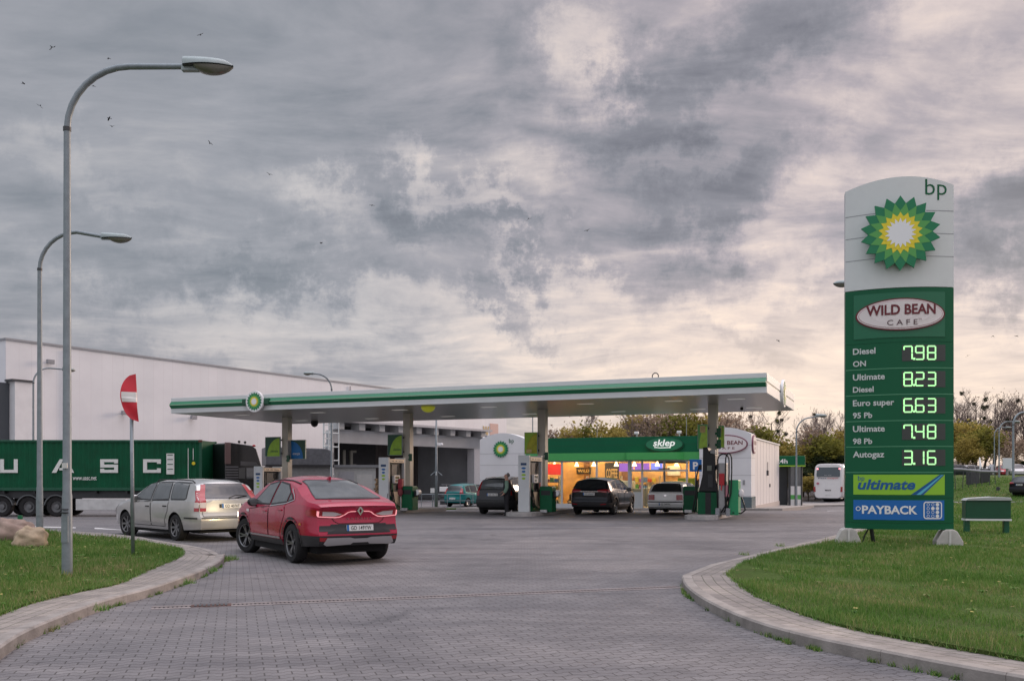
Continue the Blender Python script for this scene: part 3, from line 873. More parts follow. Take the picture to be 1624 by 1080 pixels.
class Car:
    """lofted body from side outlines; details are laid on the body by casting rays onto it"""
    def __init__(s, P, root):
        s.P = P; s.root = root
        L0, L1 = P['x0'], P['x1']; s.WB = P['wb']; s.Rw = P['rw']; W2 = P['W'] / 2
        lean = P.get('lean', 0.36); sill = P['sill']; arch = s.Rw + P.get('gap', 0.055)
        xs = set(np.linspace(L0, L1, 60).tolist())
        for c in (-s.WB / 2, s.WB / 2):
            for a in np.linspace(0, math.pi, 25): xs.add(c + arch * math.cos(a))
        for e, sg in ((L0, 1), (L1, -1)):
            for d in (0.0, 0.012, 0.03, 0.06, 0.1, 0.15, 0.2, 0.27, 0.35): xs.add(e + sg * d)
        xs = sorted(x for x in xs if L0 <= x <= L1)
        q = [xs[0]]
        for x in xs[1:]:
            if x - q[-1] > 0.006: q.append(x)
        xs = q
        tops, belts = P['top'], P['belt']
        rows, NL, NU, NR, NB = [], 11, 7, 7, 4
        for x in xs:
            zt = isoft(tops, x); zb = sill
            ed = min(x - L0, L1 - x)
            if x < -s.WB / 2: zb = max(zb, interp(P.get('rbot', [(L0, sill + 0.05), (-s.WB / 2, sill)]), x))
            if x > s.WB / 2: zb = max(zb, sill + 0.06 * (x - s.WB / 2) / (L1 - s.WB / 2))
            for c in (-s.WB / 2, s.WB / 2):
                if abs(x - c) < arch: zb = max(zb, s.Rw + math.sqrt(arch * arch - (x - c) ** 2))
            zl = min(isoft(belts, x), zt - 0.02)
            rr = max(0, 1 - (x - L0) / P.get('rrl', 0.45)); rf = max(0, 1 - (L1 - x) / P.get('rfl', 0.75))
            pl = 1 - P.get('rr', 0.10) * rr ** 2.2 - P.get('rf', 0.22) * rf ** 2.2 - P.get('rtap', 0.03) * max(0, (-x - 0.6) / (abs(L0) - 0.6))
            def hwid(z):
                tuck = 0.075 * max(0, (0.62 - z) / 0.42) ** 2
                sh = 0.06 * max(0, (z - 0.72) / 0.35) ** 2
                for c in (-s.WB / 2, s.WB / 2):
                    sh -= 0.018 * max(0, 1 - abs(x - c) / (arch + 0.16)) ** 1 * max(0, 1 - abs(z - 0.62) / 0.4)
                return W2 * pl * (1 - tuck - sh * 0.6)
            side = []
            for j in range(NL + 1):
                z = zb + (zl - zb) * j / NL
                side.append((hwid(z), z))
            dzr = min(P.get('crown', 0.10), 0.42 * (zt - zl)); zr = zt - dzr
            wb_ = side[-1][0] - 0.012
            for j in range(NU + 1):
                t = j / NU; z = zl + (zr - zl) * t
                side.append((wb_ - lean * (z - zl) - 0.05 * t * t * min(1, (zr - zl) * 2), z))
            we = side[-1][0]
            for j in range(1, NR + 1):
                y = we * math.cos(math.pi / 2 * j / NR)
                side.append((y if j < NR else 0.0, zr + dzr * (1 - (y / we) ** 2.4)))
            under = [(0.0, zb)] + [(side[0][0] * j / NB, zb) for j in range(1, NB)]
            half = under + side
            ring = [(x, y, z) for y, z in half] + [(x, -y, z) for y, z in reversed(half[1:-1])]
            rows.append(ring)
        nh = len(half); n = len(rows[0])
        prof = P.get('rprof'); fprof = P.get('fprof')
        def dfm(p):
            x, y, z = p
            if prof and x < L0 + 0.35: x += interp(prof, z) * (1 - (x - L0) / 0.35) ** 1.0
            if fprof and x > L1 - 0.35: x -= interp(fprof, z) * (1 - (L1 - x) / 0.35)
            bl = P.get('bulge', 0.07) * (1 - min(1, (y / W2) ** 2))
            if p[0] < L0 + 0.35: x -= bl * (1 - (p[0] - L0) / 0.35)
            if p[0] > L1 - 0.5: x += 0.16 * (1 - min(1, (y / W2) ** 2)) * (1 - (L1 - p[0]) / 0.5)
            return (x, y, z)
        b = MB()
        rr_ = [[dfm(p) for p in r] for r in rows]
        vs = [p for r in rr_ for p in r]; fs, ks = [], []
        for i in range(len(rows) - 1):
            for j in range(n):
                j2 = (j + 1) % n
                fs.append((i * n + j, i * n + j2, (i + 1) * n + j2, (i + 1) * n + j))
                jj = j if j < nh else n - 1 - j
                ks.append(1 if jj < NB else 0)
        b.add(vs, fs); b.k = ks
        NC = 8
        for e, flip in ((0, False), (len(rows) - 1, True)):
            rws = []
            for k in range(nh):
                x, y, z = rows[e][k]
                rws.append([dfm((x, y * (1 - 2 * c / NC), z)) for c in range(NC + 1)])
            b.grid(rws, 0, flip)
        cf = P.get('clad')
        if cf:
            for i, f in enumerate(b.f):
                if b.k[i] == 0:
                    cx_ = sum(b.v[q][0] for q in f) / len(f); cz_ = sum(b.v[q][2] for q in f) / len(f)
                    if cf(cx_, cz_): b.k[i] = 2
        body = b.build('body', [P['paint'], VOID, TRIM], root, smooth='auto')
        s.body = body
        s.bvh = BVHTree.FromPolygons([Vector(v) for v in b.v], b.f)
    def hit(s, axis, a, c):
        """axis: 'L'/'R' side view (x, z); 'B' rear (y, z); 'F' front (y, z); 'T' top (x, y)"""
        o, d = {'L': ((a, 4, c), (0, -1, 0)), 'R': ((a, -4, c), (0, 1, 0)), 'B': ((-6, a, c), (1, 0, 0)), 'F': ((6, a, c), (-1, 0, 0)), 'T': ((a, c, 5), (0, 0, -1))}[axis]
        h = s.bvh.ray_cast(Vector(o), Vector(d))
        if h[0] is None: return None, None
        nn = h[1]
        if nn.dot(Vector(d)) > 0: nn = -nn
        return h[0], nn
    def patch(s, axis, poly, eps=0.006, step=0.05, mb=None):
        if axis == 'B':   # keep rear details on the rear face, inside its rounded corners
            lim = s.P['W'] / 2 * (1 - s.P.get('rr', .10) - s.P.get('rtap', .03)) - .012; mx = max(abs(p[0]) for p in poly)
            if mx > lim: poly = [(p[0] * lim / max(mx, .9 * s.P['W'] / 2), p[1]) for p in poly]
        P = [Vector(p) for p in poly]
        Q = []
        for i, p in enumerate(P):
            q = P[(i + 1) % len(P)]; m = max(1, int((q - p).length / step))
            Q += [p.lerp(q, k / m) for k in range(m)]
        xs = [p.x for p in Q]; ys = [p.y for p in Q]
        X, Y = np.meshgrid(np.arange(min(xs) + step / 2, max(xs), step), np.arange(min(ys) + step / 2, max(ys), step))
        outl = [(p.x, p.y) for p in Q]
        k = inside_mask(outl, X.ravel(), Y.ravel()) if X.size else np.array([], bool)
        ex = [Vector((float(a), float(c))) for a, c in zip(X.ravel()[k], Y.ravel()[k])]
        n = len(Q)
        vs, _, fs, *_ = delaunay_2d_cdt(Q + ex, [(i, (i + 1) % n) for i in range(n)], [], 1, 1e-5)
        pts, ok = [], []
        for v in vs:
            h, nn = s.hit(axis, v.x, v.y)
            if h is None or (axis in 'LR' and abs(h.y) < s.P['W'] * 0.31) or (axis == 'B' and h.x > 0) or (axis == 'F' and h.x < 0): pts.append(Vector()); ok.append(False)
            else: pts.append(h + nn * eps); ok.append(True)
        fl = axis in ('R', 'B') 
        good = []
        for f in fs:
            if all(ok[i] for i in f) and max((pts[f[i]] - pts[f[i - 1]]).length for i in range(len(f))) < max(0.4, 4.2 * step):
                a, c, e = [pts[i] for i in f[:3]]
                nr = (c - a).cross(e - a)
                hh, nn = s.hit(axis, sum(vs[i].x for i in f) / len(f), sum(vs[i].y for i in f) / len(f))
                good.append(tuple(f) if nn is None or nr.dot(nn) >= 0 else tuple(reversed(f)))
        mb = mb or MB()
        return mb.add(pts, good)
    def strip(s, axis, line, wd=0.012, eps=0.007, mb=None, step=0.05):
        if axis == 'B':
            lim = s.P['W'] / 2 * (1 - s.P.get('rr', .10) - s.P.get('rtap', .03)) - .012; mx = max(abs(p[0]) for p in line)
            if mx > lim: line = [(p[0] * lim / max(mx, .9 * s.P['W'] / 2), p[1]) for p in line]
        P = [Vector(p) for p in line]; Q = []
        for p, q in zip(P, P[1:]):
            m = max(1, int((q - p).length / step)); Q += [p.lerp(q, k / m) for k in range(m)]
        Q.append(P[-1]); mb = mb or MB()
        rows = [[], []]
        for i, p in enumerate(Q):
            t = (Q[min(i + 1, len(Q) - 1)] - Q[max(i - 1, 0)]).normalized(); nn = Vector((-t.y, t.x)) * wd / 2
            for r_, sg in ((0, 1), (1, -1)):
                h, hn = s.hit(axis, p.x + nn.x * sg, p.y + nn.y * sg)
                rows[r_].append(None if h is None else h + hn * eps)
        for i in range(len(Q) - 1):
            qd = [rows[0][i], rows[0][i + 1], rows[1][i + 1], rows[1][i]]
            if all(v is not None for v in qd): mb.add(qd, [(0, 1, 2, 3)])
        return mb
    def mirror2(s, poly): return [(-a, c) for a, c in poly]
    def wheel(s, x, sd, steer=0.0, rimm=None, spokes=5, style='blade'):
        P = s.P; r = s.Rw; wd = 0.215
        y = sd * (P['W'] / 2 - 0.125 - P.get('wheelin', 0.0))
        t = bpy.data.objects.new('wheel', None); COL.objects.link(t); t.parent = s.root
        t.location = (x, y, r); t.rotation_euler = (0, 0, steer)
        fn = lambda a, c, h: (a, sd * h, c)
        b = MB()
        b.lathe([(r * 0.66, -wd / 2), (r * 0.93, -wd / 2), (r * 0.99, -wd * 0.36), (r, -wd * 0.2), (r, wd * 0.2), (r * 0.99, wd * 0.36), (r * 0.93, wd / 2), (r * 0.70, wd / 2 + 0.004), (r * 0.66, wd * 0.42)], 32, fn, closed=True)
        b.build('tyre', RUBBER, t, smooth='auto')
        b = MB()
        b.lathe([(r * 0.67, wd * 0.46), (r * 0.63, wd * 0.44), (r * 0.60, wd * 0.15), (0, wd * 0.12)], 32, fn, k=1)
        b.lathe([(r * 0.68, wd * 0.44), (r * 0.665, wd * 0.50), (r * 0.62, wd * 0.44)], 32, fn, k=0)
        for i in range(spokes):
            for off, w0, w1 in (((-0.16, .03, .02), (0.16, .03, .02)) if style == 'twin' else ((0, .055, .045),)):
                a = 2 * math.pi * i / spokes
                a2 = a + off
                def pt(rad, side, h, aa):
                    return fn(rad * math.cos(aa) - side * math.sin(aa), rad * math.sin(aa) + side * math.cos(aa), h)
                rr0, rr1 = r * 0.10, r * 0.64
                vs = [pt(rr0, -w0 / 2 * r / .33, wd * 0.30, a), pt(rr0, w0 / 2 * r / .33, wd * 0.30, a), pt(rr1, w1 / 2 * r / .33, wd * 0.46, a2), pt(rr1, -w1 / 2 * r / .33, wd * 0.46, a2)]
                vs += [pt(rr0, -w0 / 2 * r / .33, wd * 0.2, a), pt(rr0, w0 / 2 * r / .33, wd * 0.2, a), pt(rr1, w1 / 2 * r / .33, wd * 0.3, a2), pt(rr1, -w1 / 2 * r / .33, wd * 0.3, a2)]
                b.add(vs, [(0, 1, 2, 3), (0, 4, 5, 1), (2, 6, 7, 3), (1, 5, 6, 2), (3, 7, 4, 0)], 0)
        b.lathe([(r * 0.16, wd * 0.2), (r * 0.16, wd * 0.34), (r * 0.10, wd * 0.37), (0, wd * 0.37)], 16, fn, 0)
        b.build('rim', [rimm or ALLOY, BLACK], t)
        return t

def plate_on(c, y, z, w_, h_, txt, axis='B', col=None):
    h, n = c.hit(axis, y, z)
    ex = Vector((0, -1, 0)) if axis == 'B' else Vector((0, 1, 0))
    nrm = Vector((n.x, 0, n.z * 0.4)).normalized()
    up = nrm.cross(ex).normalized()
    if up.z < 0: up = -up
    P0 = h + nrm * 0.03
    f = lambda a, c_, o: P0 + ex * a + up * c_ + nrm * o
    b = MB(); b.prism([(-w_ / 2, -h_ / 2), (w_ / 2, -h_ / 2), (w_ / 2, h_ / 2), (-w_ / 2, h_ / 2)], lambda a, c_, t: f(a, c_, -0.03 + 0.034 * t))
    pl = b.build('number_plate', col or PLATE, c.root)
    b = MB(); b.merge(text(txt, h_ * 0.9, bold=0.012, width=w_ * 0.78), lambda p: f(p.x + w_ * 0.035, p.z - h_ * 0.32, 0.007))
    b.build('lettering', BLACK, pl)
    b = MB(); b.prism([(-w_ / 2, -h_ / 2), (-w_ / 2 + .04, -h_ / 2), (-w_ / 2 + .04, h_ / 2), (-w_ / 2, h_ / 2)], lambda a, c_, t: f(a, c_, 0.001 + 0.004 * t))
    b.build('country_band', BLUE, pl)
    return pl
def mirrors(c, x, z, y, m):
    for sd in (1, -1):
        b = MB(); b.ball((x, sd * (y + 0.10), z), (0.075, 0.115, 0.085), 14, 10); b.tube([(x + .02, sd * (y - .04), z - .05), (x, sd * (y + .06), z - .03)], 0.03, 8)
        mm = b.build('mirror', m, c.root, smooth=True)
        b = MB(); b.prism(ell(0.085, 0.06, 16), lambda a, q, t: (x - 0.068 - 0.008 * t, sd * (y + .10) + a, z + q)); b.build('glass', GLASSL, mm)
def side_glass(c, polys, pillar=TRIM, mb_sides=('L', 'R'), glass=GLASS, surround=True):
    for sd in mb_sides:
        for p in polys:
            w_ = c.patch(sd, p, 0.007, 0.06).build('window', glass, c.root, smooth=True)
            if surround:
                c.strip(sd, p + [p[0]], 0.030, 0.0075).build('window_trim', pillar, w_)
def doors(c, outlines, handles, hm, pm):
    for sd in ('L', 'R'):
        for o, hd in zip(outlines, handles):
            mb = MB(); c.patch(sd, o, 0.0035, 0.07, mb)
            d = mb.build('door', pm, c.root, smooth=True)
            c.strip(sd, o + [o[0]], 0.014, 0.005).build('door_gap', VOID, d)
            h, n = c.hit(sd, *hd)
            if h is not None:
                b = MB(); b.box(h.x - .095, h.x + .095, h.y - .02, h.y + .02, h.z - .016, h.z + .016); b.build('handle', hm, d, bevel=.008)
def ring_arch(c, wd, eps, m, r_in=None):
    for x in (-c.WB / 2, c.WB / 2):
        r0 = (r_in or c.Rw + 0.045); r1 = r0 + wd
        a0, a1 = R(-12), R(192)
        po = [(x + r1 * math.cos(a), c.Rw + r1 * math.sin(a)) for a in np.linspace(a0, a1, 24)] + [(x + r0 * 1.03 * math.cos(a), c.Rw + r0 * 1.03 * math.sin(a)) for a in np.linspace(a1, a0, 24)]
        for sd in ('L', 'R'):
            c.patch(sd, po, eps, 0.05).build('wheel_arch_trim', m, c.root, smooth=True)
def underbody(c):
    b = MB(); w_ = c.P['W'] / 2 - 0.25
    b.box(c.P['x0'] + 0.25, c.P['x1'] - 0.25, -w_, w_, 0.2, c.P['sill'] + 0.25)
    b.box(-c.WB / 2 + c.Rw + .12, c.WB / 2 - c.Rw - .12, -w_ - .16, w_ + .16, .17, c.P['sill'] + .03)
    b.build('underbody', VOID, c.root)
def axle_wheels(c, **k):
    st = k.pop('steer', 0.0)
    for x, s_ in ((-c.WB / 2, 0), (c.WB / 2, st)):
        for sd in (1, -1): c.wheel(x, sd, s_, **k)

def place(px0, py0, hd, rear_left_local, h=None):
    """ground point of the photo pixel belongs to local point; heading angle hd"""
    g_ = gp(px0, py0, 0)
    for _ in range(6): g_ = gp(px0, py0, gz(g_.x, g_.y))
    a, c = rear_left_local
    x = g_.x - (a * math.cos(hd) - c * math.sin(hd)); y = g_.y - (a * math.sin(hd) + c * math.cos(hd))
    return (x, y, gz(g_.x, g_.y))

# ---- red coupe SUV
def red_car():
    hd = math.atan2(0.835, -0.550)
    P = dict(x0=-2.29, x1=2.27, W=1.82, wb=2.72, rw=0.355, sill=0.30, lean=0.42, paint=mat('red_paint', (0.40, 0.001, 0.040), 0.27, 0.1, 0.4, coat=.7, var=.05, vscale=3),
             top=[(-2.29, 1.03), (-2.20, 1.115), (-1.98, 1.15), (-1.62, 1.29), (-1.15, 1.45), (-.65, 1.545), (-.1, 1.575), (.35, 1.56), (.68, 1.48), (1.35, 1.10), (1.95, .98), (2.2, .86), (2.27, .72)],
             belt=[(-2.29, 1.0), (-1.9, 1.06), (-1.4, 1.06), (-.4, .985), (.8, .95), (1.4, .98), (2.27, .7)],
             rprof=[(.25, .10), (.42, .0), (.56, -.03), (.66, .03), (.86, .06), (.98, .02), (1.06, -.05), (1.12, -.05)], rr=.13, rf=.24, rtap=.05, bulge=.10, gap=.06, clad=lambda x, z: (x < -1.75 and z < .53) or z < .37 or (x > 1.8 and z < .45))
    t = thing('red_suv', 'red coupe SUV in the foreground with lit tail strip, turning towards the pumps', 'car', place(461, 892, hd, (-1.36, .91), 0), hd)
    t.scale = (1.045, 1.045, 1.045)
    c = Car(P, t); underbody(c)
    side_glass(c, glass=GLASSL, polys=[[(.86, 1.03), (.42, 1.405), (-.08, 1.46), (-.12, 1.03)], [(-.20, 1.03), (-.16, 1.455), (-.70, 1.405), (-.98, 1.27), (-1.0, 1.09)], [(-1.06, 1.10), (-1.04, 1.255), (-1.27, 1.145)]])
    for sd in ('L', 'R'): c.strip(sd, [(-.2, 1.0), (-1.0, 1.06), (-1.36, 1.13), (-1.28, 1.20), (-1.0, 1.33)], 0.018, .012).build('chrome_strip', CHROME, t)
    doors(c, [[(.95, .36), (1.0, .92), (-.13, .99), (-.13, .36)], [(-.17, .36), (-.17, .99), (-.98, 1.05), (-1.02, .86), (-.80, .55), (-.80, .36)]], [(0.05, .90), (-.80, .94)], P['paint'], P['paint'])
    for sd in ('L', 'R'):
        c.patch(sd, [(1.02, .27), (1.02, .40), (-1.0, .40), (-1.0, .27)], .012).build('sill_trim', TRIM, t, smooth=True)
        c.strip(sd, [(.9, .43), (-.8, .43)], .035, .016).build('sill_strip', mat('satin_silver', (0.4, 0.4, 0.41), 0.35, 0.6), t)
        c.strip(sd, [(1.0, .88), (1.16, .885)], .05, .01).build('wing_badge', CHROME, t)
    ring_arch(c, .075, .012, TRIM)
    rw = [(-.62, 1.165), (.62, 1.165), (.60, 1.19), (.47, 1.455), (.40, 1.475), (-.40, 1.475), (-.47, 1.455), (-.60, 1.19)]
    c.patch('B', rw, .008, .05).build('rear_window', GLASSL, t, smooth=True)
    c.strip('B', rw + [rw[0]], .03, .007).build('rear_window_seal', BLACK, t)
    c.patch('F', [(-.66, 1.08), (.66, 1.08), (.52, 1.46), (-.52, 1.46)], .008, .07).build('windscreen', GLASS, t, smooth=True)
    # tail lamps, light strip, emblem
    for sg in (1, -1):
        m_ = lambda pl: [(sg * a, q) for a, q in pl]
        tl = c.patch('B', m_([(.90, .985), (.52, .965), (.30, .90), (.50, .835), (.90, .85)]), .012, .03).build('tail_light', TAIL, t, smooth=True)
        c.patch('B', m_([(.74, .955), (.52, .945), (.36, .90), (.50, .865), (.74, .875)]), .018, .03).build('clear_lens', TAILW, tl, smooth=True)
        sdn = 'L' if sg > 0 else 'R'
        c.patch(sdn, [(-2.26, .86), (-2.26, .985), (-2.02, .97), (-1.98, .92), (-2.06, .87)], .012, .03).build('tail_lens', TAIL, tl, smooth=True)
        glow = mat('tail_glow', (0.8, 0.25, 0.28), 0.4, emit=(1.0, 0.42, 0.45), estr=.55)
        s_ = MB()
        c.strip('B', m_([(.86, .965), (.86, .862), (.52, .845), (.42, .852), (.34, .885), (.26, .935), (.20, .955), (.085, .958)]), .016, .026, s_, .025)
        s_.build('light_strip', glow, tl)
        c.patch('B', m_([(.84, .70), (.56, .70), (.52, .625), (.60, .60), (.86, .60)]), .012, .04).build('rear_vent', BLACK, t, smooth=True)
        c.patch('B', m_([(.86, .44), (.68, .43), (.68, .50), (.87, .51)]), .014, .04).build('reflector', TAIL, t, smooth=True)
        c.patch('L' if sg > 0 else 'R', [(-1.75, .70), (-1.85, .70), (-1.83, .74), (-1.76, .735)], .01, .04).build('side_reflector', mat('amber', (0.6, 0.22, 0.02), 0.3), t)
        hl = c.patch('F', m_([(.86, .82), (.45, .78), (.47, .70), (.80, .70)]), .01, .04).build('headlight', mat('headlamp_lit', (0.8, 0.8, 0.75), 0.2, emit=(1, .9, .65), estr=6), t, smooth=True)
    c.patch('B', [(-.52, .725), (.52, .725), (.60, .56), (-.60, .56)], .010).build('plate_recess', BLACK, t, smooth=True)
    c.patch('B', [(-.72, .50), (.72, .50), (.70, .30), (-.70, .30)], .008).build('rear_bumper', TRIM, t, smooth=True)
    sk = mat('skid_silver', (0.42, 0.42, 0.43), 0.35, 0.5)
    c.patch('B', [(-.66, .40), (-.60, .50), (-.20, .50), (-.12, .48), (.12, .48), (.20, .50), (.60, .50), (.66, .40), (.6, .365), (.18, .385), (.14, .41), (-.14, .41), (-.18, .385), (-.6, .365)], .028, .04).build('skid_plate', sk, t, smooth=True)
    h, n = c.hit('B', 0, .955)
    b = MB(); f = lambda a, q, o: h + Vector((-o - 0.02, -a, q))
    D1 = [(0, .085), (.062, 0), (0, -.085), (-.062, 0)]
    D2 = [(0, .045), (.026, 0), (0, -.045), (-.026, 0)]
    for i in range(4):
        j = (i + 1) % 4
        b.prism([D1[i], D1[j], D2[j], D2[i]], lambda a, q, tt: f(a, q, 0.025 * tt))
    b.build('emblem', CHROME, t)
    b = MB(); b.merge(text('A R K A N A', .055, bold=.01, width=.5), lambda p: Vector((c.hit('B', -p.x, .815)[0].x - .012, -p.x, .80 + p.z))); b.build('lettering', mat('dull_chrome', (0.35, 0.12, 0.14), 0.3, 0.7), t)
    plate_on(c, 0, .655, .50, .105, 'GD 149YW')
    c.strip('B', [(.50, .84), (.46, .78), (.38, .735), (-.38, .735), (-.46, .78), (-.50, .84)], .010, .006).build('tailgate_gap', VOID, t)
    b = MB(); p, _ = c.hit('T', -.92, 0); b.prism([(-.09, 0), (.07, 0), (-.07, .075), (-.10, .07)], lambda a, q, tt: (p.x + a, (-.02 + .04 * tt), p.z - .01 + q)); b.build('roof_fin', P['paint'], t)
    for sd in (1, -1):
        b = MB(); b.tube([(x, sd * (.58 - .02 * abs(x)), c.hit('T', x, sd * (.58 - .02 * abs(x)))[0].z + .004) for x in np.linspace(-1.0, .5, 12)], .018, 6); b.build('roof_strip', BLACK, t, smooth=True)
    mirrors(c, .72, 1.05, .82, BLACK)
    axle_wheels(c, steer=R(16), spokes=5, style='twin', rimm=mat('alloy_cut', (0.22, 0.22, 0.23), 0.3, 0.85))
    # low beams of the red car (they light the silver estate in front)
    for sd in (1, -1):
        ld = bpy.data.lights.new('headlamp_beam', 'SPOT'); ld.energy = 90; ld.spot_size = R(52); ld.spot_blend = 0.7; ld.color = (1.0, .78, .42); ld.shadow_soft_size = .06
        lo = bpy.data.objects.new('headlamp_beam', ld); COL.objects.link(lo); lo.parent = t; lo.location = (2.42, sd * .62, .78)
        dirv = Vector((1, .15, -.03)); lo.rotation_euler = dirv.to_track_quat('-Z', 'Y').to_euler()
red_car()

# ---- silver estate
def estate():
    hd = math.atan2(.690, -.724)
    P = dict(x0=-2.42, x1=2.38, W=1.81, wb=2.75, rw=0.318, sill=0.25, lean=0.36, paint=paint('silver_paint', (0.50, 0.50, 0.49), .55, .3),
             top=[(-2.42, .98), (-2.36, 1.00), (-2.10, 1.40), (-1.95, 1.45), (-1.0, 1.485), (0, 1.48), (.4, 1.43), (1.22, 1.0), (1.9, .90), (2.25, .78), (2.38, .62)],
             belt=[(-2.42, .95), (-1.5, .955), (0, .92), (1.2, .90), (2.38, .62)],
             rprof=[(.2, .08), (.34, 0), (.50, -.05), (.60, -.03), (.66, .02), (.98, .05)], rr=.10, rf=.24, bulge=.08)
    t = thing('silver_estate', 'dusty silver estate car with roof rails, lit by headlights in front of the red SUV', 'car', place(277, 857, hd, (-1.375, .90)), hd)
    t.scale = (1.045, 1.045, 1.06)
    c = Car(P, t); underbody(c)
    side_glass(c, glass=GLASSL, polys=[[(.92, .975), (.30, 1.36), (-.02, 1.385), (-.05, .955)], [(-.13, .955), (-.10, 1.39), (-.85, 1.395), (-1.02, .985)], [(-1.12, .985), (-.95, 1.395), (-1.72, 1.375), (-1.86, 1.02), (-1.78, .99)]])
    doors(c, [[(1.02, .33), (1.05, .88), (-.07, .93), (-.09, .33)], [(-.12, .33), (-.11, .93), (-1.05, .96), (-1.0, .70), (-.86, .5), (-.84, .33)]], [(0.08, .80), (-.86, .82)], BLACK, P['paint'])
    rw = [(-.60, 1.01), (.60, 1.01), (.50, 1.365), (-.50, 1.365)]
    c.patch('B', rw, .008).build('rear_window', GLASS, t, smooth=True)
    c.strip('B', [(-.66, .955), (.66, .955)], .05, .008).build('tailgate_trim', P['paint'], t)
    c.patch('F', [(-.68, 1.0), (.68, 1.0), (.55, 1.38), (-.55, 1.38)], .008).build('windscreen', GLASS, t, smooth=True)
    for sg in (1, -1):
        m_ = lambda pl: [(sg * a, q) for a, q in pl]
        mb = MB(); sdn = 'L' if sg > 0 else 'R'
        c.patch('B', m_([(.90, .72), (.74, .72), (.72, .98), (.56, 1.34), (.68, 1.34), (.80, 1.12), (.90, .95)]), .012, .03, mb)
        c.patch(sdn, [(-2.40, .72), (-2.40, .98), (-2.22, 1.2), (-2.12, 1.2), (-2.27, .98), (-2.26, .72)], .012, .03, mb)
        tl = mb.build('tail_light', TAIL, t, smooth=True)
        mb = MB(); c.patch('B', m_([(.90, .80), (.74, .80), (.73, .93), (.90, .93)]), .016, .03, mb); c.patch(sdn, [(-2.40, .80), (-2.40, .93), (-2.27, .93), (-2.26, .80)], .016, .03, mb); mb.build('clear_lens', TAILW, tl, smooth=True)
        c.strip(sdn, [(-2.38, .56), (-1.85, .56)], .035, .012).build('rub_strip', BLACK, t)
        c.strip(sdn, [(.95, .40), (-.85, .40)], .03, .01).build('door_strip', P['paint'], t)
        c.patch('F', m_([(.86, .74), (.42, .74), (.46, .60), (.80, .60)]), .01, .05).build('headlight', TAILW, t, smooth=True)
        b = MB(); b.tube([(x, sg * .60, c.hit('T', x, sg * .60)[0].z + (.0 if e else .055)) for x, e in ((-1.85, 1), (-1.72, 0), (-1.2, 0), (-.6, 0), (0, 0), (.18, 1))], .016, 6)
        b.build('roof_rail', BLACK, t, smooth=True)
    b = MB(); b.box(-1.70, -.05, -.62, .62, 1.555, 1.56)
    c.patch('B', [(-.86, .33), (.86, .33), (.84, .22), (-.84, .22)], .008).build('bumper_bottom', BLACK, t, smooth=True)
    c.strip('B', [(-.88, .56), (.88, .56)], .03, .012).build('bumper_strip', BLACK, t)
    c.strip('B', [(-.72, .60), (-.72, .94), ], .010, .006).build('tailgate_gap', VOID, t)
    c.strip('B', [(.72, .60), (.72, .94), ], .010, .006).build('tailgate_gap', VOID, t)
    c.strip('B', [(-.72, .60), (.72, .60), ], .010, .006).build('tailgate_gap', VOID, t)
    c.patch('B', [(-.30, .80), (.30, .80), (.30, .885), (-.30, .885)], .012).build('plate_recess', BLACK, t, smooth=True)
    plate_on(c, 0, .84, .50, .105, 'GD 4076T')
    b = MB(); h, _ = c.hit('B', 0, 1.03); b.tube([(h.x - .03, .02, h.z), (h.x - .03, -.15, h.z + .06), (c.hit('B', -.5, 1.07)[0].x - .02, -.5, 1.07)], .012, 6); b.build('wiper', BLACK, t)
    mirrors(c, .80, .99, .80, P['paint'])
    axle_wheels(c, steer=R(6), spokes=7, rimm=mat('alloy_dull', (0.20, 0.20, 0.205), 0.45, 0.5))
estate()

HP = math.atan2(.922, .388)
# ---- generic hatchbacks / SUVs seen small
def small_car(name, label, loc, hd, P, opt):
    t = thing(name, label, 'car', loc, hd)
    c = Car(P, t); underbody(c)
    g_ = opt.get('glass', GLASS)
    side_glass(c, opt['win'], glass=g_)
    if 'doors' in opt: doors(c, *opt['doors'])
    c.patch('B', opt['rw'], .008, .06).build('rear_window', g_, t, smooth=True)
    c.patch('F', opt['fw'], .008, .07).build('windscreen', g_, t, smooth=True)
    for sg in (1, -1):
        m_ = lambda pl: [(sg * a, q) for a, q in pl]
        sdn = 'L' if sg > 0 else 'R'
        mb = MB(); c.patch('B', m_(opt['tl']), .012, .03, mb)
        if 'tls' in opt: c.patch(sdn, opt['tls'], .012, .03, mb)
        mb.build('tail_light', opt.get('tlm', TAIL), t, smooth=True)
        c.patch('F', m_(opt['hl']), .01, .05).build('headlight', TAILW, t, smooth=True)
        for r_ in opt.get('rails', []):
            b = MB(); b.tube([(x, sg * r_[2], c.hit('T', x, sg * r_[2])[0].z + e) for x, e in ((r_[0], 0), (r_[0] + .12, .05), ((r_[0] + r_[1]) / 2, .055), (r_[1] - .12, .05), (r_[1], 0))], .016, 6); b.build('roof_rail', opt.get('railm', BLACK), t, smooth=True)
    for nm, ax, pl, m_, e in opt.get('patch', []):
        c.patch(ax, pl, e, .06).build(nm, m_, t, smooth=True)
    for nm, ax, ln_, wd, m_ in opt.get('strips', []):
        c.strip(ax, ln_, wd, .010).build(nm, m_, t)
    plate_on(c, 0, opt['plate'][0], .50, .11, opt['plate'][1])
    mirrors(c, opt['mir'][0], opt['mir'][1], P['W'] / 2 - .10, opt.get('mirm', P['paint']))
    if opt.get('arch'): ring_arch(c, .06, .012, TRIM)
    axle_wheels(c, spokes=opt.get('spokes', 5), rimm=opt.get('rim', ALLOY), style=opt.get('style', 'blade'))
    return t, c

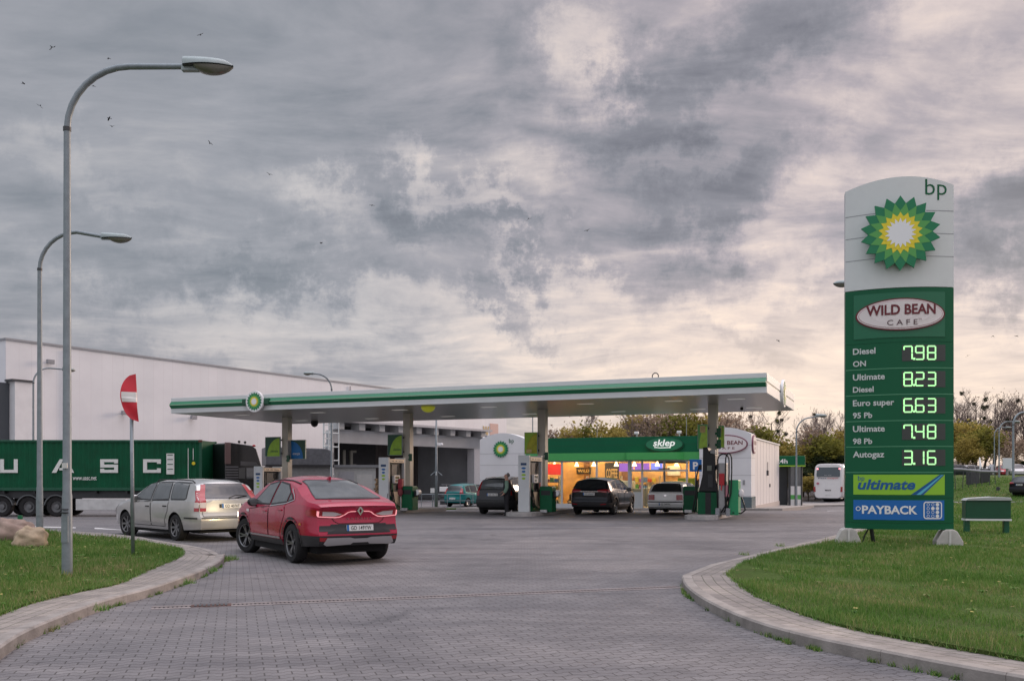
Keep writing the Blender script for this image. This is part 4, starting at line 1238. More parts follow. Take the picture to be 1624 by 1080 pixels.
# dark MPV at the third pump
Pm = dict(x0=-2.1, x1=2.15, W=1.80, wb=2.68, rw=0.315, sill=0.26, lean=0.34, paint=paint('charcoal_paint', (0.035, 0.037, 0.04), .4, .25),
          top=[(-2.1, 1.05), (-2.06, 1.08), (-1.90, 1.50), (-1.75, 1.58), (-.6, 1.655), (.2, 1.62), (.55, 1.52), (1.45, 1.02), (1.95, .90), (2.15, .62)],
          belt=[(-2.1, 1.0), (-1, .98), (.8, .94), (1.4, .93), (2.15, .6)], rprof=[(.25, .06), (.4, -.02), (.55, -.05), (.66, 0), (1.1, .05)], rr=.11, clad=lambda x, z: (x < -1.65 and z < .6))
small_car('dark_minivan', 'dark grey minivan with its tailgate to the camera, the man standing at its corner', place(764, 814.5, HP, (-1.34, .88)), HP, Pm,
    dict(win=[[(1.25, .97), (.45, 1.50), (.1, 1.53), (.05, .985)], [(-.03, .985), (0, 1.53), (-.85, 1.54), (-.95, 1.0)], [(-1.03, 1.0), (-.93, 1.54), (-1.62, 1.47), (-1.75, 1.04)]],
         rw=[(-.72, 1.09), (.72, 1.09), (.64, 1.50), (-.64, 1.50)], fw=[(-.7, 1.03), (.7, 1.03), (.58, 1.50), (-.58, 1.50)], glass=GLASSL,
         tl=[(.90, .82), (.76, .82), (.74, 1.10), (.68, 1.46), (.76, 1.46), (.90, 1.08)], tls=[(-2.08, .84), (-2.08, 1.05), (-1.9, 1.45), (-1.86, 1.44), (-1.98, 1.05), (-1.96, .84)],
         hl=[(.84, .78), (.4, .76), (.44, .64), (.78, .64)], plate=(.86, 'GD 3S17J'), mir=(.85, 1.02), rails=[(-1.6, .3, .60)], railm=BLACK,
         doors=([[(1.2, .33), (1.2, .90), (0, .95), (0, .33)], [(-.04, .33), (-.04, .95), (-.98, .97), (-.98, .7), (-.8, .5), (-.8, .33)]], [(.12, .85), (-.82, .87)], BLACK, Pm['paint']),
         patch=[('bumper', 'B', [(-.72, .58), (.72, .58), (.70, .34), (-.70, .34)], TRIM, .008)], strips=[('bumper_strip', 'B', [(-.8, .63), (.8, .63)], .03, BLACK)]))

# black SUV
Ps = dict(x0=-2.18, x1=2.2, W=1.84, wb=2.65, rw=0.345, sill=0.30, lean=0.36, paint=paint('black_paint', (0.012, 0.013, 0.018), .35, .18),
          top=[(-2.18, 1.03), (-2.12, 1.10), (-1.88, 1.42), (-1.80, 1.53), (-.9, 1.60), (.0, 1.60), (.45, 1.53), (1.28, 1.10), (1.9, .98), (2.2, .68)],
          belt=[(-2.18, 1.02), (-1.4, 1.05), (0, .98), (1.2, .97), (2.2, .65)], rprof=[(.25, .08), (.42, -.02), (.6, -.04), (.7, .02), (1.1, .02)], rr=.12, clad=lambda x, z: (x < -1.7 and z < .54) or z < .38 or (x > 1.75 and z < .5))
small_car('black_suv', 'glossy black SUV parked between the pumps in front of the lit shop window', place(913, 815, HP, (-1.325, .9)), HP, Ps,
    dict(win=[[(1.02, 1.03), (.40, 1.45), (.05, 1.49), (.02, 1.04)], [(-.06, 1.04), (-.03, 1.49), (-.75, 1.485), (-.92, 1.08)], [(-1.0, 1.09), (-.84, 1.48), (-1.42, 1.41), (-1.55, 1.14)]],
         rw=[(-.70, 1.12), (.70, 1.12), (.62, 1.46), (-.62, 1.46)], fw=[(-.7, 1.1), (.7, 1.1), (.58, 1.48), (-.58, 1.48)],
         tl=[(.90, .95), (.45, 1.0), (.42, 1.06), (.88, 1.10)], tls=[(-2.15, .96), (-2.12, 1.09), (-1.78, 1.08), (-1.85, 1.0)], tlm=TAIL,
         hl=[(.86, .84), (.42, .80), (.46, .72), (.8, .72)], plate=(.90, 'GD 85604'), mir=(.78, 1.06), spokes=5, style='twin', arch=True,
         doors=([[(1.0, .38), (1.02, .95), (-.02, 1.0), (-.02, .38)], [(-.06, .38), (-.06, 1.0), (-.95, 1.05), (-.95, .7), (-.78, .5), (-.78, .38)]], [(.10, .92), (-.78, .95)], BLACK, Ps['paint']),
         patch=[('reflector', 'B', [(.55, .48), (.8, .50), (.8, .46), (.55, .44)], TAIL, .016), ('reflector', 'B', [(-.55, .48), (-.8, .50), (-.8, .46), (-.55, .44)], TAIL, .016)],
         strips=[('window_chrome', 'R', [(1.0, 1.005), (0, 1.015), (-1.5, 1.10)], .02, CHROME), ('window_chrome', 'L', [(1.0, 1.005), (0, 1.015), (-1.5, 1.10)], .02, CHROME), ('door_chrome', 'R', [(.95, .47), (-.8, .47)], .025, CHROME), ('tailgate_strip', 'B', [(-.42, 1.0), (.42, 1.0)], .02, CHROME)]))

# silver hatchback
Pg = dict(x0=-2.02, x1=2.1, W=1.735, wb=2.51, rw=0.305, sill=0.24, lean=0.36, paint=paint('pale_silver_paint', (0.78, 0.78, 0.77), .1, .3),
          top=[(-2.02, .93), (-1.96, .97), (-1.68, 1.33), (-1.55, 1.385), (-.8, 1.43), (.1, 1.43), (.45, 1.38), (1.25, .97), (1.85, .86), (2.1, .6)],
          belt=[(-2.02, .91), (-1, .91), (0, .90), (1.2, .88), (2.1, .6)], rprof=[(.2, .06), (.34, 0), (.5, -.06), (.56, -.04), (.62, .02), (.95, .03)], rr=.10)
small_car('silver_hatchback', 'pale silver hatchback at the dark diesel pump by the shop door', place(1031, 815, HP, (-1.255, .86)), HP, Pg,
    dict(win=[[(.98, .945), (.38, 1.32), (.0, 1.345), (-.06, .935)], [(-.14, .935), (-.08, 1.345), (-.95, 1.32), (-1.22, .97)]],
         rw=[(-.66, .985), (.66, .985), (.56, 1.33), (-.56, 1.33)], fw=[(-.66, .97), (.66, .97), (.54, 1.34), (-.54, 1.34)],
         tl=[(.86, .64), (.54, .64), (.54, .86), (.84, .86)], tls=[(-2.0, .64), (-1.98, .86), (-1.88, .86), (-1.9, .64)],
         hl=[(.8, .74), (.4, .72), (.42, .6), (.76, .6)], plate=(.47, 'GD 54PV4'), mir=(.82, .97), spokes=6,
         doors=([[(.98, .32), (1.0, .85), (-.1, .90), (-.1, .32)]], [(.02, .80)], BLACK, Pg['paint']),
         patch=[('bumper_bottom', 'B', [(-.82, .34), (.82, .34), (.8, .22), (-.8, .22)], BLACK, .01), ('badge', 'B', [(-.05, .80), (.05, .80), (.05, .86), (-.05, .86)], CHROME, .014)],
         strips=[('bumper_strip', 'B', [(-.82, .55), (.82, .55)], .04, BLACK), ('side_strip', 'R', [(1.3, .52), (-1.75, .52)], .035, BLACK), ('side_strip', 'L', [(1.3, .52), (-1.75, .52)], .035, BLACK)]))

# teal hatch in front of the depot
Pt = dict(x0=-1.95, x1=2.05, W=1.70, wb=2.63, rw=0.30, sill=0.25, lean=0.34, paint=paint('teal_paint', (0.004, 0.17, 0.17), .35, .3),
          top=[(-1.95, 1.02), (-1.9, 1.06), (-1.70, 1.48), (-1.5, 1.57), (-.6, 1.62), (.2, 1.58), (.5, 1.48), (1.4, 1.0), (1.85, .86), (2.05, .6)],
          belt=[(-1.95, .98), (0, .93), (1.2, .90), (2.05, .6)], rprof=[(.25, .06), (.4, 0), (.55, -.04), (.65, .02), (1.0, .04)], rr=.12)
def teal():
    hd = math.atan2(.86, .51)
    g_ = gp(711, 803, -.45)
    small_car('teal_hatchback', 'teal hatchback parked outside the open depot', place(711, 803, hd, (-1.31, .83)), hd, Pt,
    dict(win=[[(1.1, .97), (.42, 1.45), (.05, 1.49), (.0, .97)], [(-.08, .97), (-.05, 1.49), (-.85, 1.48), (-.95, 1.0)], [(-1.03, 1.0), (-.93, 1.48), (-1.4, 1.4), (-1.5, 1.05)]],
         rw=[(-.64, 1.07), (.64, 1.07), (.56, 1.46), (-.56, 1.46)], fw=[(-.66, 1.0), (.66, 1.0), (.54, 1.45), (-.54, 1.45)],
         tl=[(.84, .88), (.68, .88), (.64, 1.2), (.72, 1.25), (.84, 1.05)], tls=[(-1.93, .9), (-1.9, 1.05), (-1.75, 1.3), (-1.7, 1.28), (-1.8, 1.0), (-1.82, .9)],
         hl=[(.8, .76), (.4, .74), (.42, .62), (.76, .62)], plate=(.58, 'GD 71L3'), mir=(.85, 1.0), spokes=6,
         doors=([[(1.1, .33), (1.1, .88), (0, .93), (0, .33)], [(-.04, .33), (-.04, .93), (-.95, .96), (-.95, .7), (-.8, .5), (-.8, .33)]], [(.12, .83), (-.8, .86)], Pt['paint'], Pt['paint']),
         strips=[('bumper_strip', 'B', [(-.8, .62), (.8, .62)], .03, Pt['paint'])]))
teal()

# dark hatchback nosed in at the shop front, only its flank shows behind the SUV
Pd = dict(Pg); Pd['paint'] = paint('dark_blue_paint', (0.015, 0.02, 0.03), .3, .2)
g_ = gp(985, 806, -.05)
small_car('dark_hatchback', 'dark hatchback parked at the shop front, mostly hidden by the black SUV', place(981, 806, R(35), (1.255, -.8)), R(35), Pd,
    dict(win=[[(.98, .945), (.38, 1.32), (.0, 1.345), (-.06, .935)], [(-.14, .935), (-.08, 1.345), (-.95, 1.32), (-1.22, .97)]],
         rw=[(-.66, .985), (.66, .985), (.56, 1.33), (-.56, 1.33)], fw=[(-.66, .97), (.66, .97), (.54, 1.34), (-.54, 1.34)],
         tl=[(.86, .64), (.54, .64), (.54, .86), (.84, .86)], hl=[(.8, .74), (.4, .72), (.42, .6), (.76, .6)], plate=(.47, 'GD 22H'), mir=(.82, .97), spokes=6))
# cars on the far right: one black estate by the lamp, a few beyond the grass bank
Pk = dict(Ps); Pk['paint'] = Ps['paint']
sm_opt = lambda tx: dict(win=[[(1.02, 1.03), (.40, 1.45), (.05, 1.49), (.02, 1.04)], [(-.06, 1.04), (-.03, 1.49), (-.75, 1.485), (-.92, 1.08)], [(-1.0, 1.09), (-.84, 1.48), (-1.42, 1.41), (-1.55, 1.14)]],
         rw=[(-.70, 1.12), (.70, 1.12), (.62, 1.46), (-.62, 1.46)], fw=[(-.7, 1.1), (.7, 1.1), (.58, 1.48), (-.58, 1.48)],
         tl=[(.90, .95), (.5, 1.0), (.5, 1.06), (.88, 1.10)], tls=[(-2.15, .96), (-2.12, 1.09), (-1.9, 1.08), (-1.95, .96)], hl=[(.86, .84), (.42, .80), (.46, .72), (.8, .72)], plate=(.90, tx), mir=(.78, 1.06), arch=True)
X_ = (1621 - 812) * 68 / F
t_, _ = small_car('black_car', 'black car at the right edge of the picture behind the lawn', (X_ + 1.1, 68, gz(X_, 68)), R(30), Pk, sm_opt('GD 90K'))
FARC = [(1517, 106, 'dark parked car far behind the lawn, next to the edge of the price sign', 'far_dark_paint', (0.03, 0.04, 0.045)), (1541, 112, 'pale grey parked car far behind the lawn', 'far_grey_paint', (0.42, 0.43, 0.44)),
        (1572, 118, 'white car with lit headlights on the far road', 'far_white_paint', (0.6, 0.58, 0.55)), (1594, 110, 'red car on the far road below the larger billboard', 'far_red_paint', (0.35, 0.02, 0.03)), (1612, 104, 'silver car on the far road at the right edge', 'far_silver_paint', (0.5, 0.5, 0.5))]
for i, (px, Z, lb, pn, pc) in enumerate(FARC):
    X_ = (px - 812) * Z / F
    Pq = dict(Pg); Pq['paint'] = paint(pn, pc)
    small_car('parked_car', lb, (X_, Z, gz(X_, Z)), R([12, 8, 255, 250, 248][i]), Pq,
        dict(win=[[(.98, .945), (.38, 1.32), (.0, 1.345), (-.06, .935)], [(-.14, .935), (-.08, 1.345), (-.95, 1.32), (-1.22, .97)]], rw=[(-.66, .985), (.66, .985), (.56, 1.33), (-.56, 1.33)], fw=[(-.66, .97), (.66, .97), (.54, 1.34), (-.54, 1.34)],
             tl=[(.86, .64), (.54, .64), (.54, .86), (.84, .86)], hl=[(.8, .74), (.4, .72), (.42, .6), (.76, .6)], plate=(.47, 'GD 1'), mir=(.82, .97)))

# ---- container lorry
def lorry():
    Z = 47.5; k = Z / F
    g0 = gz(-20, 47)
    X1 = (320 - 812) * k; X0 = X1 - 12.19
    zt, zb = CH + (HZ - 697.5) * k, CH + (HZ - 778) * k
    cg = mat('container_green', (0.002, 0.080, 0.034), 0.6, spec=.25, var=0.22, vscale=1.2, rvar=.1)
    t = thing('shipping_container', 'long green corrugated shipping container with white letters, on the lorry trailer', 'container', (X0, Z, zb))
    L_, H_ = 12.19, zt - zb
    b = MB()
    # corrugated long sides
    pit = 0.278
    for y0, sg in ((0.04, 1), (2.40, -1)):
        prof = []
        x = 0.14
        while x < L_ - 0.3:
            prof += [(x, 0), (x + .07, 0), (x + .139, .036), (x + .209, .036)]; x += pit
        prof.append((L_ - .14, 0))
        b.grid([[(a, y0 + sg * d, z) for a, d in prof] for z in (0.15, H_ - .1)])
    b.build('side_wall', cg, t)
    fr = MB()
    for y in (0, 2.34):
        fr.box(0, L_, y, y + .1, 0, .16); fr.box(.1, L_ - .1, y, y + .1, H_ - .11, H_)
        for x in (0, L_ - .14): fr.box(x, x + .14, y, y + .1, .16, H_ - .001)
    fr.build('frame', mat('container_frame_green', (0.005, 0.08, 0.04), .5, var=.2), t, bevel=.01)
    e = MB(); e.box(.05, .09, .1, 2.34, .1, H_ - .05); e.box(L_ - .09, L_ - .05, .1, 2.34, .1, H_ - .05); e.build('end_wall', cg, t)
    e = MB(); e.box(.1, L_ - .1, .1, 2.34, H_ - .06, H_ - .02); e.build('roof', cg, t)
    e = MB()
    for x in (-.01, L_ - .17):
        for z in (-.005, H_ - .115): e.box(x, x + .18, -.012, .06, z, z + .12)
    e.build('corner_casting', mat('rust_red', (0.12, 0.035, 0.02), .7, var=.3), t)
    lw = mat('letter_white', (0.72, 0.74, 0.70), .5, var=.08)
    b = MB()
    # block letters cut from bars that butt against each other
    def bar(x0, x1, c0, c1): b.box(x0, x1, -.006, .020, c0, c1)
    def quad(pl): b.prism(pl, lambda a, c_, tt: (a, .020 - .026 * tt, c_))
    zl = CH + (HZ - 749.5) * k - zb; zh = CH + (HZ - 728) * k - zb; th = .155
    lx = lambda px: (px - 812) * k - X0
    w_ = .92; zm = (zl + zh) / 2
    x = lx(0); bar(x, x + .20, zl, zh); bar(x + w_ - .20, x + w_, zl, zh); bar(x + .2, x + w_ - .2, zl, zl + th)
    x = lx(82); quad([(x, zl), (x + .23, zl), (x + .62, zh), (x + .42, zh)]); quad([(x + .42 + .201, zh), (x + .78, zh), (x + 1.16, zl), (x + .93, zl)]); bar(x + .40, x + .80, zl + .13, zl + .25)
    x = lx(159); bar(x, x + w_, zl, zl + th); bar(x, x + w_, zh - th, zh); bar(x, x + w_, zm - th / 2, zm + th / 2); bar(x, x + .2, zm + th / 2, zh - th); bar(x + w_ - .2, x + w_, zl + th, zm - th / 2); bar(x + w_ - .2, x + w_, zh - th - .06, zh - th); bar(x, x + .2, zl + th, zl + th + .06)
    x = lx(227); bar(x, x + w_, zl, zl + th); bar(x, x + w_, zh - th, zh); bar(x, x + .2, zl + th, zh - th); bar(x + w_ - .2, x + w_, zl + th, zl + th + .08); bar(x + w_ - .2, x + w_, zh - th - .08, zh - th)
    b.merge(text('www.uasc.net', .34, bold=.01, width=1.24), lambda p: Vector((p.x + lx(134), -.004 + .018, p.z + CH + (HZ - 761) * k - zb)))
    b.build('lettering', lw, t)
    b = MB(); x = lx(264); b.box(x, x + .40, -.008, .02, CH + (HZ - 752) * k - zb, CH + (HZ - 719) * k - zb); pn = b.build('data_panel', lw, t)
    b = MB()
    for z_ in (.25, .5, .75, .98):
        b.box(x + .05, x + .34, -.012, 0, CH + (HZ - 752) * k - zb + z_, CH + (HZ - 752) * k - zb + z_ + .045)
    b.build('data_lines', DKGREEN, pn)
    b = MB(); x = lx(298); b.box(x, x + .03, -.004, .02, .5, 2.2); b.box(x + .26, x + .29, -.004, .02, 1.6, 2.2); b.build('data_marks', lw, t)
    b = MB(); b.prism(ell(.09, .09, 16), lambda a, c_, tt: (lx(307) + a, -.012 + .03 * tt, 1.42 + c_)); b.build('round_sticker', YELLOW, t)
    # trailer
    tr = thing('semi_trailer', 'black container trailer with three axles and a white side skirt', 'trailer', (X0, Z, g0))
    zz = zb - g0
    b = MB(); b.box(0, L_ + .2, .55, .75, zz - .28, zz - .005); b.box(0, L_ + .2, 1.7, 1.9, zz - .28, zz - .005)
    for x in np.arange(.2, L_, 1.6): b.box(x, x + .12, .02, 2.42, zz - .14, zz - .01)
    b.build('chassis', BLACK, tr)
    b = MB(); b.box(.0, L_ - 2.6, .3, .36, .95, zz - .02); b.build('side_rail', DKGREY, tr)
    b = MB(); b.box(lx(119), lx(198), .06, .10, CH + (HZ - 809) * k - g0, CH + (HZ - 791) * k - g0); b.build('side_skirt', mat('dirty_white', (.55, .56, .55), .5, var=.15, vscale=3), tr, bevel=.02)
    for px in (0, 43, 87):
        x = lx(px)
        for y, sd in ((.30, -1), (2.14, 1)):
            wq = bpy.data.objects.new('wheel', None); COL.objects.link(wq); wq.parent = tr; wq.location = (x, y, .52)
            fn = lambda a, c_, h: (a, sd * h, c_)
            b = MB(); b.lathe([(.30, -.17), (.47, -.17), (.515, -.13), (.52, 0), (.515, .13), (.47, .17), (.30, .16)], 32, fn, closed=True); b.build('tyre', RUBBER, wq, smooth='auto')
            b = MB(); b.lathe([(.31, .15), (.29, .06), (.14, .03), (.13, .12), (0, .13)], 24, fn); b.build('rim', mat('truck_rim', (.16, .165, .17), .5, .4), wq, smooth='auto')
        b = MB(); b.grid([[(x + rr * math.cos(a), y_, .52 + rr * math.sin(a)) for a in np.linspace(R(8), R(172), 16)] for y_, rr in ((.08, .60), (.50, .60))]); b.grid([[(x + rr * math.cos(a), .08, .52 + rr * math.sin(a)) for a in np.linspace(R(8), R(172), 16)] for rr in (.57, .63)])
        b.build('mudguard', mat('mudguard', (.10, .11, .115), .4), tr, smooth=True)
    b = MB(); b.box(lx(205), lx(205) + .14, .35, .5, .05, zz - .2); b.build('landing_leg', DKGREY, tr)
    # tractor unit, turned away from its trailer
    a = R(40)
    g1 = gz(-15, 48)
    cpos = at(357, 800, 48.2)      # near rear corner of the cab
    tu = thing('lorry_tractor', 'black lorry cab turned away in front of the green container', 'lorry', (cpos.x, cpos.y, g1), a)
    cm = mat('lorry_black', (.016, .015, .017), .3, coat=.5, var=.2)
    # local: x forward from cab rear wall, y 0 at the near (right) side, to 2.45 at the far side
    Hc = 3.42 - g1
    prof = [(0, 1.05), (0, Hc - .02), (.3, Hc + .02), (1.5, Hc - .12), (1.75, Hc - .30), (2.15, 2.35), (2.3, 1.15), (2.3, .55), (1.45, .5), (1.4, 1.05)]
    b = MB(); b.prism([(p[0], p[1]) for p in prof], lambda q, c_, tt: (q, 2.45 * tt, c_)); b.build('cab', cm, tu, bevel=.06, seg=3)
    b = MB(); b.prism([(1.18, 1.95), (1.18, 2.55), (1.75, 2.55), (2.02, 2.1), (2.02, 1.95)], lambda q, c_, tt: (q, -.012 + .02 * tt, c_)); b.build('side_window', GLASSL, tu)
    b = MB(); b.prism([(.75, 1.98), (.75, 2.55), (1.1, 2.55), (1.1, 1.98)], lambda q, c_, tt: (q, -.012 + .02 * tt, c_)); b.build('rear_quarter_window', mat('dull_window', (.14, .14, .14), .3), tu)
    b = MB(); b.prism([(.85, 2.68), (.85, 2.9), (1.72, 2.86), (1.86, 2.68)], lambda q, c_, tt: (q, -.012 + .02 * tt, c_)); b.build('top_panel', mat('lorry_grey', (.16, .155, .16), .4), tu)
    b = MB()
    for i in range(5): b.box(.02, .72, -.03, .0, 2.0 + i * .14, 2.07 + i * .14)
    b.build('side_deflector', mat('lorry_slats', (.20, .20, .215), .35, .3), tu)
    b = MB(); b.box(-.02, .30, -.035, .02, 2.75, Hc + .02); b.build('edge_fairing', mat('fairing_rose', (.20, .13, .125), .4), tu, bevel=.02)
    b = MB(); b.prism([(2.18, 2.0), (1.90, 2.95), (1.905, 2.95), (2.185, 2.0)], lambda q, c_, tt: (q + .03, .12 + 2.2 * tt, c_)); b.build('windscreen', GLASS, tu)
    b = MB(); b.box(2.0, 2.15, -.28, -.05, 1.95, 2.6); b.tube([(2.0, 0, 2.6), (2.08, -.16, 2.6)], .03, 6); b.build('mirror', BLACK, tu, bevel=.03)
    b = MB(); b.ball((1.72, .25, Hc - .12), (.1, .06, .06), 10, 8); b.build('marker_light', RED, tu, smooth=True)
    for x_, y_ in ((.9, .3), (1.5, .9)):
        b = MB(); b.ball((x_, y_, Hc + .08), (.08, .06, .07), 10, 8); b.tube([(x_, y_, Hc - .1), (x_, y_, Hc + .05)], .015, 6); b.build('roof_lamp', BLACK, tu, smooth=True)
    b = MB(); b.box(-3.4, 1.4, .7, .9, .75, 1.0); b.box(-3.4, 1.4, 1.55, 1.75, .75, 1.0); b.box(-2.4, -1.2, .6, 1.9, 1.0, 1.12); b.build('chassis', BLACK, tu)
    b = MB(); b.box(-.95, .05, .02, .6, .45, 1.05); b.build('fuel_tank', STEEL, tu, bevel=.1, seg=4)
    for x, y, sd in ((1.0, .2, -1), (1.0, 2.25, 1), (-2.4, .25, -1), (-2.4, 2.2, 1)):
        wq = bpy.data.objects.new('wheel', None); COL.objects.link(wq); wq.parent = tu; wq.location = (x, y, .52)
        fn = lambda q, c_, h: (q, sd * h, c_)
        b = MB(); b.lathe([(.30, -.17), (.47, -.17), (.515, -.13), (.52, 0), (.515, .13), (.47, .17), (.30, .16)], 28, fn, closed=True); b.build('tyre', RUBBER, wq, smooth='auto')
        b = MB(); b.lathe([(.31, .15), (.29, .06), (.14, .03), (.13, .12), (0, .13)], 20, fn); b.build('rim', mat('truck_rim', (.16, .165, .17), .5, .4), wq, smooth='auto')
lorry()

# ---- white coach
def coach():
    Z = 80.0; k = Z / F
    X = (1313 - 812) * k; g0 = CH + (HZ - 797) * k
    hd = math.atan2(X * -.02 + .955, .30)
    t = thing('white_coach', 'white coach driving away to the right of the kiosk, its two upper lamps lit', 'coach', (X, Z, g0), hd - R(90))
    H, W2, L_ = 3.42, 1.28, 12.0
    wm = mat('coach_white', (.70, .68, .67), .3, coat=.6, var=.05)
    # local: y forward from the tail, x right
    sec = []
    for a in range(33):
        th_ = 2 * math.pi * a / 32; c_, s_ = math.cos(th_), math.sin(th_)
        e = .32
        sec.append((W2 * math.copysign(abs(c_) ** e, c_), .32 + (H - .32) / 2 + (H - .32) / 2 * math.copysign(abs(s_) ** e, s_)))
    sec = sec[:-1]
    rows = []
    for y, sc in ((0.0, .90), (.05, .955), (.15, .99), (.35, 1), (11.4, 1), (11.9, .96), (12, .9)):
        cz = (H + .32) / 2
        rows.append([(x * sc, y + .20 * max(0, (z - 1.9) / 1.5) * (1 if y < 1 else 0), cz + (z - cz) * (sc * .3 + .7)) for x, z in sec])
    b = MB(); n = len(sec)
    vs = [p for r_ in rows for p in r_]
    fs = [(i * n + j, i * n + (j + 1) % n, (i + 1) * n + (j + 1) % n, (i + 1) * n + j) for i in range(len(rows) - 1) for j in range(n)]
    fs += [tuple(range(n)), tuple((len(rows) - 1) * n + j for j in range(n - 1, -1, -1))]
    b.add(vs, fs); b.build('body', wm, t, smooth='auto')
    yb = lambda z: .20 * max(0, (z - 1.9) / 1.5) - .012
    def rp(name, pl, m, d=.02, par=None):
        b = MB(); b.prism(pl, lambda a, c_, tt: (a, yb(c_) + d - (d + .004) * tt - (0.006 if par else 0), c_)); return b.build(name, m, par or t)
    rp('rear_window', [(-1.0, 2.28), (1.0, 2.28), (1.02, 2.5), (.98, 3.1), (-.98, 3.1), (-1.02, 2.5)], mat('coach_glass', (.05, .065, .075), .08, spec=.8))
    lm = mat('lamp_lit_red', (.8, .2, .25), .3, emit=(1, .30, .34), estr=3)
    for sg in (1, -1):
        rp('upper_lamp', [(sg * .98 - .10, 2.90), (sg * .98 + .02, 2.90), (sg * .98 + .02, 3.03), (sg * .98 - .10, 3.03)] if sg > 0 else [(-.98 - .02, 2.90), (-.98 + .10, 2.90), (-.98 + .10, 3.03), (-1.0, 3.03)], lm, .03)
        rp('tail_light', [(sg * 1.16 - .09, .95), (sg * 1.16 + .09, .95), (sg * 1.18 + .08, 1.4), (sg * 1.18 - .08, 1.4)], TAIL, .05)
        b = MB(); b.ball((sg * 1.42, 10.9, 2.6), (.1, .08, .25), 10, 8); b.tube([(sg * 1.42, 10.9, 2.8), (sg * 1.2, 11.3, 3.1)], .03, 6); b.build('mirror', BLACK, t, smooth=True)
    b = MB(); b.merge(text('Fast', .17, bold=.012, shear=.1, width=.75), lambda p: Vector((p.x - .48, yb(2.1) - .012, p.z + 2.1))); b.build('lettering', mat('coach_blue', (.06, .06, .11), .5), t)
    b = MB(); b.merge(text('transport', .17, bold=.012, shear=.1, width=.95), lambda p: Vector((p.x + .42, yb(2.1) - .012, p.z + 2.1))); b.build('lettering', RED, t)
    b = MB(); b.prism(ell(.12, .10, 16), lambda a, c_, tt: (-.88 + a, yb(1.7) + .01 - .014 * tt, 1.68 + c_)); b.build('round_logo', mat('logo_pink', (.45, .12, .18), .5), t)
    b = MB(); b.merge(text('MAN', .17, bold=.03, width=.5), lambda p: Vector((p.x, yb(1.1) - .012, p.z + 1.04))); b.build('lettering', DKGREY, t)
    rp('number_plate', [(-.26, .66), (.26, .66), (.26, .77), (-.26, .77)], PLATE, .03)
    b = MB(); b.merge(text('bus stop', .09, width=.6), lambda p: Vector((p.x, yb(2.4) - .03, p.z + 2.38))); b.build('window_lettering', PLATE, t)
    b = MB(); b.box(-1.1, 1.1, -.01, .6, .30, .42); b.build('rear_bumper', BLACK, t, bevel=.03)
    for sg in (1, -1):
        b = MB()
        for i in range(6): b.box(sg * 1.29 - .01, sg * 1.29 + .01, 1.2 + i * 1.65, 2.75 + i * 1.65, 1.75, 2.9)
        b.build('side_window', GLASS, t)
        for y in (2.9, 4.1, 9.2):
            wq = bpy.data.objects.new('wheel', None); COL.objects.link(wq); wq.parent = t; wq.location = (sg * 1.08, y, .49)
            fn = lambda a, c_, h: (sg * h, a, c_)
            b = MB(); b.lathe([(.28, -.16), (.45, -.16), (.49, -.1), (.49, .1), (.45, .16), (.28, .15)], 24, fn, closed=True); b.build('tyre', RUBBER, wq, smooth='auto')
            b = MB(); b.lathe([(.29, .14), (.12, .05), (0, .1)], 20, fn); b.build('rim', ALLOY, wq, smooth='auto')
coach()
